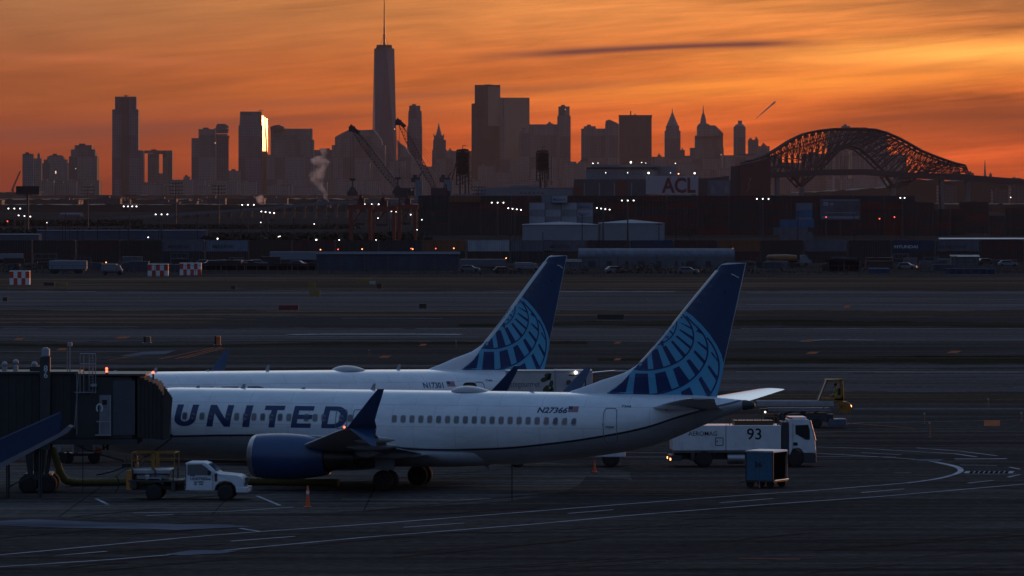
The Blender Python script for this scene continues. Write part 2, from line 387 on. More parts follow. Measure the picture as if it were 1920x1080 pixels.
WING = mat('wing_grey', (0.26, 0.27, 0.28), 0.42, vary=0.15, scale=.8, stretch=(1, .4, 1))
WINGD = mat('wing_underside', (0.15, 0.15, 0.15), 0.5, vary=0.2)

def build_airliner():
    root = empty('airliner', (GX, GY, 0), R(162))
    # fuselage
    xs = [19.62, 19.55, 19.4, 19.15, 18.8, 18.3, 17.8, 17.2, 16.6, 15.8, 15, 14.2, 13.4] + [13 - i * 1.05 for i in range(18)] + [-5.5 - i * .6 for i in range(1, 24)] + [-19.5, -19.75]
    b = MB(); rings = []
    for x in xs:
        zc, hh, hw = fus(x)
        rings.append([(x, hw * math.sin(t), zc + hh * math.cos(t)) for t in [2 * math.pi * i / 56 for i in range(56)]])
    b.loft(rings); fu = b.build('fuselage', BODY, root, smooth=50)
    # belly fairing
    b = MB(); rings = []
    for x, hw, zb in ((7.2, .5, 1.40), (6.2, 1.45, 1.30), (4, 1.95, 1.20), (0, 2.05, 1.17), (-3, 1.9, 1.2), (-4.6, 1.4, 1.28), (-5.6, .5, 1.42)):
        rings.append([(x, hw * math.cos(t), 2.0 - (2.0 - zb) * abs(math.sin(t)) ** .7 * (1 if math.sin(t) > 0 else -.2)) for t in [2 * math.pi * i / 28 for i in range(28)]])
    b.loft(rings); b.build('belly_fairing', GREY, root, smooth=50)
    # tail cone
    b = MB(); b.lathe((-19.25, 0, 4.755), (-1, 0, 0.03), [(0, .28), (.1, .275), (.5, .20), (.62, .12), (.64, .05)], 20); b.build('exhaust_cone', DGREY, root, smooth=50)
    # wings
    def section(cx, y, z, chord, th, n=14, twist=0.0, vert=False, lean=Vector((0, 0, 1))):
        pts = []
        for k in range(n * 2):
            t = k / n
            if t < 1: c = (1 - math.cos(math.pi * t)) / 2; sgn = 1
            else: c = (1 - math.cos(math.pi * (2 - t))) / 2; sgn = -1
            yt = 5 * th * (0.2969 * math.sqrt(c) - .126 * c - .3516 * c * c + .2843 * c**3 - .1036 * c**4)
            p = Vector((cx - c * chord, y, z)) + lean * (sgn * yt * chord * (1 if sgn > 0 else .75)) + Vector((0, 0, 1)) * (-c * chord * twist)
            pts.append(p)
        return pts
    for sgn, nm in ((1, 'wing'), (-1, 'wing')):
        b = MB(); rings = []
        for y, cx, z, ch, th in ((1.2, 6.6, 2.05, 8.6, .13), (2.2, 5.7, 2.12, 7.7, .13), (5.9, 3.55, 2.55, 5.1, .115), (10, 1.25, 3.08, 3.6, .105), (14, -1.0, 3.6, 2.35, .10), (17.0, -2.75, 3.98, 1.7, .10)):
            rings.append(section(cx, sgn * y, z, ch, th, twist=.02))
        if sgn < 0: rings = [list(reversed(r)) for r in rings]
        b.loft(rings); wg = b.build(nm, WING, root, smooth=40)
        # winglet: upper and lower feather
        b = MB(); rings = []
        for y, z, cx, ch in ((16.95, 3.98, -2.72, 1.72), (17.25, 4.10, -3.0, 1.55), (17.5, 4.45, -3.35, 1.2), (17.68, 5.1, -3.95, .85), (17.82, 5.6, -4.4, .62), (17.92, 6.08, -4.86, .34)):
            k = min(1, (y - 16.95) / .6); lean = Vector((0, -sgn * (.35 + .65 * k), 1 - .8 * k)).normalized()
            rings.append(section(cx, sgn * y, z, ch, .09, 8, lean=lean))
        if sgn < 0: rings = [list(reversed(r)) for r in rings]
        b.loft(rings); b.build('winglet', NAVY, wg, smooth=40)
        b = MB(); rings = []
        for y, z, cx, ch in ((17.15, 4.02, -3.0, 1.45), (17.5, 3.75, -3.5, 1.0), (17.85, 3.42, -4.1, .62), (18.1, 3.15, -4.62, .25)):
            rings.append(section(cx, sgn * y, z, ch, .08, 8, lean=Vector((0, sgn * .7, .7))))
        if sgn < 0: rings = [list(reversed(r)) for r in rings]
        b.loft(rings); b.build('winglet', NAVY, wg, smooth=40)
        b = MB(); b.ball((-2.72, sgn * 17.05, 4.06), .06, 8); b.build('navigation_light', LAMPR if sgn > 0 else LAMPS, wg)
        for y, cx, z, l in ((4.2, .6, 1.95, 3.6), (8.6, .2, 2.62, 3.0), (12.4, -1.6, 3.15, 2.3)):
            b = MB(); b.lathe((cx, sgn * y, z), (-1, 0, .03), [(0, .03), (l * .15, .15), (l * .45, .22), (l * .8, .13), (l, .02)], 12)
            b.build('flap_fairing', GREY, wg, smooth=50)
        # flaps line: thin deployed strip along the trailing edge
        b = MB(); b.hexa([(-2.0, sgn * 2.1, 1.90), (-2.75, sgn * 2.1, 1.78), (-2.35, sgn * 5.8, 2.30), (-1.6, sgn * 5.8, 2.42), (-2.0, sgn * 2.1, 1.98), (-2.75, sgn * 2.1, 1.83), (-2.35, sgn * 5.8, 2.35), (-1.6, sgn * 5.8, 2.50)])
        b.build('flap', WING, wg)
        # engine
        ey, ez = sgn * 4.83, 1.88
        b = MB(); b.lathe((6.9, ey, ez), (-1, 0, .0), [(.42, .90), (.12, .93), (.02, .99), (0, 1.04), (.05, 1.10), (.16, 1.15), (.34, 1.19)], 40, caps=False)
        eng = b.build('engine', BRIGHT, root, smooth=60)
        b = MB(); b.lathe((6.9, ey, ez), (-1, 0, .0), [(.34, 1.192), (.8, 1.235), (1.5, 1.26), (2.3, 1.25), (3.1, 1.18), (3.9, 1.06), (4.3, .98), (4.3, .90), (3.0, .9)], 40, caps=False)
        b.build('cowling', BLUE, eng, smooth=60)
        b = MB(); b.lathe((6.9, ey, ez), (-1, 0, 0), [(.42, .90), (1.0, .89), (1.7, .88)], 32, caps=False); b.build('inlet_duct', GREY, eng, smooth=60)
        b = MB(); b.lathe((6.9, ey, ez), (-1, 0, 0), [(.75, .03), (.95, .16), (1.2, .24), (1.25, .86), (1.3, .86)], 32)
        for k in range(18):
            a = 2 * math.pi * k / 18
            p = lambda r, da, x: (6.9 - x, ey + math.cos(a + da) * r, ez + math.sin(a + da) * r)
            b.q(p(.24, 0, 1.1), p(.86, .05, 1.02), p(.86, .30, 1.2), p(.24, .25, 1.22))
        b.build('fan', DMETAL, eng)
        b = MB(); b.lathe((6.9, ey, ez), (-1, 0, 0), [(3.3, .84), (4.3, .80), (5.2, .64), (5.9, .50), (5.9, .44), (4.8, .40)], 32, caps=False); b.build('exhaust_nozzle', DMETAL, eng, smooth=60)
        b = MB(); b.lathe((6.9, ey, ez), (-1, 0, 0), [(4.8, .40), (5.8, .30), (6.7, .10), (6.85, .02)], 20); b.build('exhaust_plug', DMETAL, eng, smooth=60)
        b = MB()
        b.loft([[(x, ey + dy, z) for x, z in ((5.4, 3.10), (3.0, 3.02), (.4, 2.45), (-.6, 2.12), (.2, 1.9), (1.6, 2.0), (3.2, 2.7), (5.2, 2.98))] for dy in (-.22, .22)])
        b.build('pylon', GREY, eng, bevel=.05)
    # landing gear
    def wheel(c, r, w, par, nm='wheel'):
        c = Vector(c); b = MB()
        b.lathe(c - Vector((0, w / 2, 0)), (0, 1, 0), [(0, r * .55), (0, r * .82), (w * .18, r * .98), (w * .5, r), (w * .82, r * .98), (w, r * .82), (w, r * .55)], 28, m=0)
        b.lathe(c - Vector((0, w * .46, 0)), (0, 1, 0), [(0, r * .2), (.01, r * .52), (w * .9, r * .52), (w * .92, r * .2)], 20, m=1)
        return b.build(nm, [BLACK, DMETAL], par, smooth=45)
    for sgn in (1, -1):
        b = MB(); b.cyl((0, sgn * 2.86, .57), (0, sgn * 2.7, 2.3), .13, .17, 14); b.bar((0, sgn * 2.8, 1.2), (0, sgn * 1.6, 2.0), .07); b.bar((0.6, sgn * 2.6, 2.0), (0, sgn * 2.84, .9), .06)
        b.box(-.55, .55, sgn * 3.02 - .03, sgn * 3.02 + .03, 1.15, 2.0); b.cyl((0, sgn * 2.86 - .5, .565), (0, sgn * 2.86 + .5, .565), .09, .09, 12)
        lg = b.build('landing_gear', GREY, root, smooth=40)
        for d in (-.43, .43): wheel((0, sgn * 2.86 + d, .565), .565, .40, lg)
    b = MB(); b.cyl((15.6, 0, .35), (15.75, 0, 1.9), .09, .13, 12); b.bar((15.6, 0, .8), (14.7, 0, 1.7), .05); b.cyl((15.6, -.3, .345), (15.6, .3, .345), .06, .06, 10)
    lg = b.build('landing_gear', GREY, root, smooth=40)
    for d in (-.22, .22): wheel((15.6, d, .345), .345, .2, lg)
    # horizontal stabilisers
    for sgn in (1, -1):
        b = MB(); rings = [section(cx, sgn * y, z, ch, .09, 10) for y, cx, z, ch in ((.3, -14.0, 4.52, 4.2), (1.0, -14.45, 4.60, 3.75), (4, -16.2, 4.95, 2.65), (6.9, -18.1, 5.33, 1.5), (7.18, -18.4, 5.36, 1.2))]
        if sgn < 0: rings = [list(reversed(r)) for r in rings]
        b.loft(rings); b.build('horizontal_stabiliser', mat('stabiliser_grey', (0.60, 0.63, 0.66), 0.18, vary=.08, coat=1.0), root, smooth=40)
    # fin: outline in (x, z), thin aerofoil
    P2 = lambda u, v: loc(u, v, 0.0)
    fo = [P2(*p) for p in ((1350, 499), (1353, 495.5), (1362, 493.5), (1398, 492))]
    le = [P2(*p) for p in ((1130, 712), (1165, 702), (1190, 688), (1205, 675), (1240, 634), (1300, 559), (1350, 499))]
    def le_x(z):   # leading edge station at height z
        if z <= 5.2: return -9.3
        pts = [P2(1065, 735), P2(1100, 724)] + le + [fo[1]]
        for (x0, z0), (x1, z1) in zip(pts[:-1], pts[1:]):
            if z0 <= z <= z1: return x0 + (x1 - x0) * (z - z0) / (z1 - z0)
        return pts[-1][0]
    T0, T1 = P2(1343, 748), P2(1399, 493)
    def te_x(z): return T0[0] + (T1[0] - T0[0]) * (z - T0[1]) / (T1[1] - T0[1])
    zs = [5.0 + .2 * k for k in range(36)] + [fo[0][1] - .02, fo[1][1] - .01, T1[1]]
    def half(x, z):
        a, e = le_x(z), te_x(z); c = max(0, min(1, (a - x) / (a - e + 1e-6))); ch = min(a - e, 5.6)
        yt = 5 * .085 * (0.2969 * math.sqrt(c) - .126 * c - .3516 * c * c + .2843 * c**3 - .1036 * c**4)
        return max(.015, yt * ch * 1.0)
    b = MB(); rings = []
    for z in zs:
        a, e = le_x(z), te_x(z)
        if z == zs[-1]: a = fo[2][0]
        cs = [(1 - math.cos(math.pi * k / 30)) / 2 for k in range(31)]
        up = [(a + (e - a) * c, half(a + (e - a) * c, z), z) for c in cs]; dn = [(x, -y, z) for x, y, z in reversed(up[1:-1])]
        rings.append(up + dn)
    b.loft(rings); fin = b.build('vertical_fin', WHITE, root, smooth=40)
    def decal(name, polys, m, off, both=True):
        """flat polygons in (x,z), cut into a grid and laid on both faces of the fin"""
        import bmesh
        bm = bmesh.new()
        for poly in polys:
            try: bm.faces.new([bm.verts.new((x, 0, z)) for x, z in poly])
            except ValueError: pass
        bmesh.ops.triangulate(bm, faces=bm.faces[:])
        for k in range(-200, -90, 3):
            bmesh.ops.bisect_plane(bm, geom=bm.verts[:] + bm.edges[:] + bm.faces[:], plane_co=(k / 10, 0, 0), plane_no=(1, 0, 0))
        for k in range(50, 126, 4):
            bmesh.ops.bisect_plane(bm, geom=bm.verts[:] + bm.edges[:] + bm.faces[:], plane_co=(0, 0, k / 10), plane_no=(0, 0, 1))
        bb = MB(); bm.verts.index_update(); bm.faces.index_update()
        vs = [v.co.copy() for v in bm.verts]; fs = [tuple(v.index for v in f.verts) for f in bm.faces]; bm.free()
        for sg in (1, -1):
            n = len(bb.v)
            bb.v += [(p.x, sg * (half(p.x, p.z) + off + .035 * max(0, 1 - (le_x(p.z) - p.x) / .9)), p.z) for p in vs]; bb.f += [tuple(n + i for i in f) for f in fs]; bb.mi += [0] * len(fs)
        return bb.build(name, m, fin)
    ZP = lambda x, y: P2(1140 + x / 5.686, 570 + y / 5.686)
    # navy field of the fin
    field = [P2(*p) for p in ((1353, 497), (1398, 493.5), (1372, 613), (1343.5, 744))] + [ZP(*p) for p in ((1030, 998), (880, 998), (560, 980), (400, 970), (200, 960), (10, 946), (100, 895), (170, 830), (240, 745), (285, 690), (390, 575), (650, 248), (830, 62))]
    decal('navy_field', [field], NAVY, .012)
    rim = [ZP(*p) for p in ((822, 68), (900, 118), (1000, 213), (1090, 320), (1160, 430), (1213, 540), (1236, 640), (1222, 730), (1195, 850), (1160, 990), (1030, 998), (880, 998), (560, 982), (400, 968), (200, 956), (12, 944), (100, 893), (170, 828), (242, 742), (288, 690), (392, 577), (652, 250))]
    decal('globe_emblem', [rim], SKYB, .022)
    def line(pts, w):
        pts = [Vector(p) for p in pts]
        # smooth with chaikin
        for _ in range(2):
            q = [pts[0]]
            for a, c in zip(pts[:-1], pts[1:]): q += [a * .75 + c * .25, a * .25 + c * .75]
            pts = q + [pts[-1]]
        out = []
        for a, c in zip(pts[:-1], pts[1:]):
            d = (c - a).normalized(); n = Vector((-d.y, d.x)) * w / 2; e = d * w * .2
            out.append([ZP(*(a + n - e)), ZP(*(c + n + e)), ZP(*(c - n + e)), ZP(*(a - n - e))])
        return out
    ln = []
    ln += line([(500, 440), (570, 425), (650, 385), (705, 325), (735, 260), (740, 215), (735, 172)], 13)
    ln += line([(288, 692), (380, 703), (480, 700), (600, 680), (700, 645), (800, 590), (880, 500), (920, 410), (922, 320), (905, 250), (870, 185), (820, 130), (790, 98)], 15)
    ln += line([(14, 944), (200, 962), (400, 970), (560, 955), (700, 915), (830, 858), (940, 770), (1020, 670), (1065, 560), (1072, 460), (1045, 350), (985, 270), (900, 190), (845, 130)], 16)
    ln += line([(1075, 990), (1130, 900), (1175, 790), (1190, 660), (1175, 560), (1130, 450), (1065, 360)], 16)
    cells = [[(668, 228), (690, 215), (712, 240), (700, 252)], [(635, 265), (655, 262), (705, 310), (690, 320)], [(590, 320), (615, 310), (660, 350), (640, 367)], [(545, 385), (565, 372), (602, 410), (575, 422)],
             [(755, 130), (775, 122), (812, 148), (795, 152)], [(775, 200), (790, 200), (905, 250), (900, 270)], [(765, 275), (785, 270), (918, 350), (915, 385)], [(730, 345), (750, 335), (893, 450), (885, 478)], [(680, 400), (705, 390), (845, 545), (820, 578)],
             [(590, 458), (630, 440), (740, 612), (685, 652)], [(470, 492), (540, 478), (605, 672), (500, 692)], [(425, 545), (440, 692), (300, 692), (330, 640)],
             [(950, 290), (965, 268), (1020, 310), (1028, 330)], [(955, 405), (975, 400), (1060, 465), (1060, 500)], [(920, 510), (940, 492), (1048, 610), (1035, 645)], [(845, 605), (880, 585), (985, 720), (945, 768)],
             [(705, 690), (770, 660), (882, 820), (770, 885)], [(515, 740), (625, 715), (690, 908), (540, 948)], [(305, 738), (440, 740), (455, 965), (280, 965)], [(245, 745), (205, 938), (90, 948), (20, 942), (100, 895), (170, 830)],
             [(1100, 520), (1115, 510), (1170, 590), (1175, 615)], [(1065, 670), (1085, 650), (1168, 770), (1155, 815)], [(970, 800), (1000, 770), (1098, 935), (1062, 990)], [(785, 935), (880, 885), (925, 994), (800, 994)], [(570, 985), (690, 965), (695, 988), (610, 986)]]
    decal('globe_grid', ln + [[ZP(*p) for p in c] for c in cells], mat('grid_navy', (0.007, 0.028, 0.12), .35, vary=.05), .032)
    # bare metal leading edge
    b = MB(); rings = []
    for z in [7.0 + .45 * k for k in range(12)]:
        a = le_x(z); rings.append([(a + .05, 0, z), (a - .02, half(a - .05, z) + .07, z), (a - .16, half(a - .16, z) + .06, z), (a - .16, -half(a - .16, z) - .06, z), (a - .02, -half(a - .05, z) - .07, z)])
    b.loft(rings); b.build('leading_edge', BRIGHT, fin, smooth=60)
    b = MB(); b.tube([(le_x(11.8) - 1.0, half(-18, 11.8) + .05, 11.75), (le_x(11.8) - 1.15, half(-18, 11.8) + .1, 11.7), (le_x(11.8) - 1.4, half(-18, 11.8) + .05, 11.55)], .03, 6); b.build('static_wick', BRIGHT, fin)
    # windows on the camera side and the far side
    wm = None
    def win_mesh(x, z, sg):
        b = MB()
        for r_, off, mi, sc_ in ((1, .006, 0, 1.0), (1, .012, 1, .76)):
            pts = []
            for k in range(16):
                t = 2 * math.pi * k / 16; cx = math.copysign(abs(math.cos(t)) ** .55, math.cos(t)); cz = math.copysign(abs(math.sin(t)) ** .55, math.sin(t))
                p = skin(x + cx * .155 * sc_, z + cz * .215 * (sc_ if mi else 1), off); pts.append(Vector((0, sg * (p.y - skin(x, z).y), p.z - z)) + Vector((cx * .155 * sc_, 0, 0)))
            b.m = mi; b.q(*pts)
        return b
    us = [346 + 17.0 * k for k in range(18)]
    x0 = loc(1074, 789, 1.88)[0]
    fb = mat('window_frame', (0.28, 0.30, 0.33), .5, vary=.1)
    mesh = {}
    for sg in (1, -1):
        for k in range(45):
            x = x0 + .508 * k
            if x > 12.4 or k in (21, 22, 27, 31, 40): continue
            if sg not in mesh:
                o = win_mesh(0, 3.84, sg).build('window', [fb, WGLASS], root); mesh[sg] = o.data
            else:
                o = bpy.data.objects.new('window', mesh[sg]); COL.objects.link(o); o.parent = root
            s_ = skin(x, 3.84); dy = s_.y
            o.location = (x, sg * dy, 3.84)
            # lean follows the (nearly constant) body section
            zc, hh, hw = fus(x)
    # doors and exits (outlines proud of the skin)
    def door(u0, u1, z0, z1, sg=1, m=None, fill=None, nm='door', wins=False):
        xa, xb = u0, u1; cz = (z0 + z1) / 2; cx = (xa + xb) / 2
        pts = []
        for k in range(41):
            t = 2 * math.pi * k / 40; a = math.copysign(abs(math.cos(t)) ** .35, math.cos(t)); c = math.copysign(abs(math.sin(t)) ** .35, math.sin(t))
            p = skin(cx + a * abs(xa - xb) / 2, cz + c * (z1 - z0) / 2, .012); pts.append((p.x, sg * p.y, p.z))
        b = MB(); b.tube(pts, .02, 4)
        if fill:
            p = skin(cx, cz - .05, .03); b.box(cx - .22, cx + .22, sg * p.y - .04, sg * p.y + .03, cz - .10, cz - .04)
        return b.build(nm, m or mat('door_seal', (.15, .17, .20), .6, vary=.1), root)
    xa, xb = loc(1131, 790, 1.6)[0], loc(1156, 790, 1.55)[0]
    door(xa, xb, 2.72, 4.55, 1, fill=True); door(xa, xb, 2.9, 4.5, -1)
    for a, c in ((629, 650), (661, 681)):
        door(loc(a, 787, 1.88)[0], loc(c, 787, 1.88)[0], 3.28, 4.30, 1, nm='emergency_exit')
    door(15.0, 14.1, 2.6, 4.45, 1, nm='door')
    b = MB()
    for x, z, w in ((12.9, 2.75, .14), (9.4, 2.75, .05), (2.6, 3.05, .05), (-15.3, 4.55, .12), (-11.9, 3.7, .04), (-9.0, 3.5, .03)):
        p = [skin(x + w * math.cos(t), z + w * .8 * math.sin(t), .008) for t in [2 * math.pi * k / 10 for k in range(10)]]; b.q(*p)
    b.build('service_ports', mat('port_dark', (.03, .035, .045), .5, vary=.1), root)
    # satellite dome, antennas
    zt = lambda x: fus(x)[0] + fus(x)[1]
    b = MB(); rings = []
    for k in range(13):
        t = k / 12; x = -2.75 - 2.3 * t; h = .33 * math.sin(math.pi * min(1, t ** .8)) ** .7 + .01
        rings.append([(x, .62 * (h / .34) ** .5 * math.cos(a), 5.28 + h * math.sin(a)) for a in [math.pi * j / 12 for j in range(13)]] )
    b.loft(rings, closed=False, caps=False); b.build('satellite_dome', mat('dome_grey', (.40, .40, .41), .4, vary=.1), root, smooth=60)
    b = MB()
    for x, h in ((9.5, .25), (1.9, .35), (-7.2, .32), (12.2, .12), (6, .1)):
        z = zt(x) - .02; b.loft([[(x, -.03, z), (x - .28, -.01, z), (x - .28, .01, z), (x, .03, z)], [(x - .18, -.015, z + h), (x - .32, -.01, z + h), (x - .32, .01, z + h), (x - .18, .015, z + h)]])
    b.loft([[(-4.6, -.04, 1.38), (-4.9, -.02, 1.38), (-4.9, .02, 1.38), (-4.6, .04, 1.38)], [(-4.9, -.02, 1.0), (-5.05, -.01, 1.0), (-5.05, .01, 1.0), (-4.9, .02, 1.0)]])
    b.build('blade_antenna', GREY, root)
    # cockpit glass
    b = MB()
    for sg in (1, -1):
        for x0_, x1_, a0, a1 in ((17.75, 17.2, .3, 1.0), (17.15, 16.5, 1.02, 1.30), (16.45, 15.95, 1.25, 1.34)):
            pass
        g = [skin(x, z, .01) for x, z in ((17.4, 3.95), (16.7, 3.95), (16.55, 4.45), (17.0, 4.42))]
        b.q(*[(p.x, sg * p.y, p.z) for p in g])
        g = [skin(x, z, .01) for x, z in ((16.6, 3.95), (16.0, 4.0), (16.05, 4.45), (16.45, 4.47))]
        b.q(*[(p.x, sg * p.y, p.z) for p in g])
    b.q(*[tuple(p) for p in (Vector((17.55, .75, 3.98)), Vector((17.6, -.75, 3.98)), Vector((17.1, -.72, 4.42)), Vector((17.1, .72, 4.42)))])
    b.build('cockpit_window', GLASS, root)
    # airline title
    ltr = {}
    def wrap(name, polys, m, off=.010, par=None):
        import bmesh
        bm = bmesh.new()
        for poly in polys:
            try: bm.faces.new([bm.verts.new((x, 0, z)) for x, z in poly])
            except ValueError: pass
        bmesh.ops.triangulate(bm, faces=bm.faces[:])
        zz = [v.co.z for v in bm.verts]; z = min(zz) + .06
        while z < max(zz):
            bmesh.ops.bisect_plane(bm, geom=bm.verts[:] + bm.edges[:] + bm.faces[:], plane_co=(0, 0, z), plane_no=(0, 0, 1)); z += .06
        bm.verts.index_update(); bb = MB()
        bb.v = [tuple(skin(v.co.x, v.co.z, off)) for v in bm.verts]; bb.f = [tuple(v.index for v in f.verts) for f in bm.faces]; bb.mi = [0] * len(bb.f); bm.free()
        return bb.build(name, m, par or root)
    hU = 1.17; zb = 3.29
    def place(polys, xl, w):   # unit letter (0..1, 0..1) -> skin, with italic slant
        return [[(xl - (p[0] * w + p[1] * .13 * hU), zb + p[1] * hU) for p in q] for q in polys]
    def strip(pts_o, pts_i): return [[pts_o[k], pts_o[k + 1], pts_i[k + 1], pts_i[k]] for k in range(len(pts_o) - 1)]
    aU = [(math.cos(t), math.sin(t)) for t in [math.pi + math.pi * k / 14 for k in range(15)]]
    Uo = [(0, 1)] + [(.5 + .5 * c, .36 + .36 * s) for c, s in aU] + [(1, 1)]
    Ui = [(.29, 1)] + [(.5 + .21 * c, .40 + .18 * s) for c, s in aU] + [(.71, 1)]
    Lu = strip(Uo, Ui)
    Ln = [[(0, 0), (.26, 0), (.26, 1), (0, 1)], [(.74, 0), (1, 0), (1, 1), (.74, 1)], [(0.26, 1), (.26, .62), (.74, 0), (.74, .38)]]
    Li = [[(0, 0), (1, 0), (1, 1), (0, 1)]]
    Lt = [[(.36, 0), (.66, 0), (.66, .8), (.36, .8)], [(0, .8), (1, .8), (1, 1), (0, 1)]]
    Le = [[(0, 0), (.28, 0), (.28, 1), (0, 1)]] + [[(.28, a), (1 if a != .41 else .93, a), (1 if a != .41 else .93, a + .205), (.28, a + .205)] for a in (0, .40, .795)]
    aD = [(math.cos(t), math.sin(t)) for t in [math.pi / 2 - math.pi * k / 14 for k in range(15)]]
    Do = [(0.24, 1)] + [(.5 + .5 * c, .5 + .5 * s) for c, s in aD] + [(.24, 0)]
    Di = [(.24, .81)] + [(.5 + .22 * c, .5 + .30 * s) for c, s in aD] + [(.24, .19)]
    Ld = [[(0, 0), (.24, 0), (.24, 1), (0, 1)]] + strip(Do, Di)
    for q, a, c in ((Lu, 325, 365), (Ln, 387, 431), (Li, 454, 467), (Lt, 490, 527), (Le, 545, 582), (Ld, 602, 648)):
        xl = loc(a, 795, 1.88)[0]; xr = loc(c, 795, 1.88)[0]
        wrap('title_letter', place(q, xl, xl - xr), LETTER)
    reg = {}
    def wtext(name, s, u, v, size, m=LETTER, **k):
        vs, fs = text2d(s, size, **k); x, z = loc(u, v, 1.88 if u < 1100 else 1.45)
        return wrap(name, [[(x - vs[i][0], z + vs[i][1]) for i in f] for f in fs], m)
    wtext('fleet_number', '7366', 1163, 764, .16, bold=.02, wx=1.7)
    # flag
    x, z = loc(1062, 773, 1.88); fx, fz = .56, .30
    wrap('flag_red', [[(x, z + fz * (2 * k) / 13), (x - fx, z + fz * (2 * k) / 13), (x - fx, z + fz * (2 * k + 1) / 13), (x, z + fz * (2 * k + 1) / 13)] for k in range(7)], mat('flag_red', (.30, .04, .05), .5, vary=0), .014)
    wrap('flag_white', [[(x, z), (x - fx, z), (x - fx, z + fz), (x, z + fz)]], mat('flag_white', (.45, .40, .42), .5, vary=0), .008)
    wrap('flag_canton', [[(x, z + fz * .46), (x - fx * .4, z + fz * .46), (x - fx * .4, z + fz), (x, z + fz)]], mat('flag_blue', (.02, .03, .10), .5, vary=0), .020)
    return root, wtext, wrap
air1, wtext, wrap = build_airliner()
tag(air1, 'white airliner with blue title letters and globe tail, nearest, docked at the jet bridge', 'airplane', 'parked airliners')
air2 = copy_tree(air1, (-13.2, 321, 0), R(180 + 31), 'white airliner parked behind the nearer one, only its crown and globe tail showing', 'parked airliners')
air2.location = (-13.3, 322.5, .03); air2.rotation_euler = (0, R(-.5), R(211))
r1 = wtext('registration', 'N27366', 1004, 774, .40, bold=.03, shear=.2, wx=1.28)
r2 = wtext('registration', 'N17301', 1004, 775, .46, bold=.02, wx=1.02); r2.parent = air2
# open galley door of the farther airliner
xa, xb = -12.1, -10.9
b = MB(); pts = [skin(-11.55 + a * .5, 3.6 + c * .9, .02) for a, c in [(math.copysign(abs(math.cos(t)) ** .4, math.cos(t)), math.copysign(abs(math.sin(t)) ** .4, math.sin(t))) for t in [2 * math.pi * k / 24 for k in range(24)]]]
b.q(*pts); b.build('door_opening', mat('cabin_dark', (.05, .045, .035), .8, vary=.3), air2)
b = MB(); b.tube([tuple(p) for p in pts] + [tuple(pts[0])], .05, 5); b.build('door_frame', BLACK, air2)
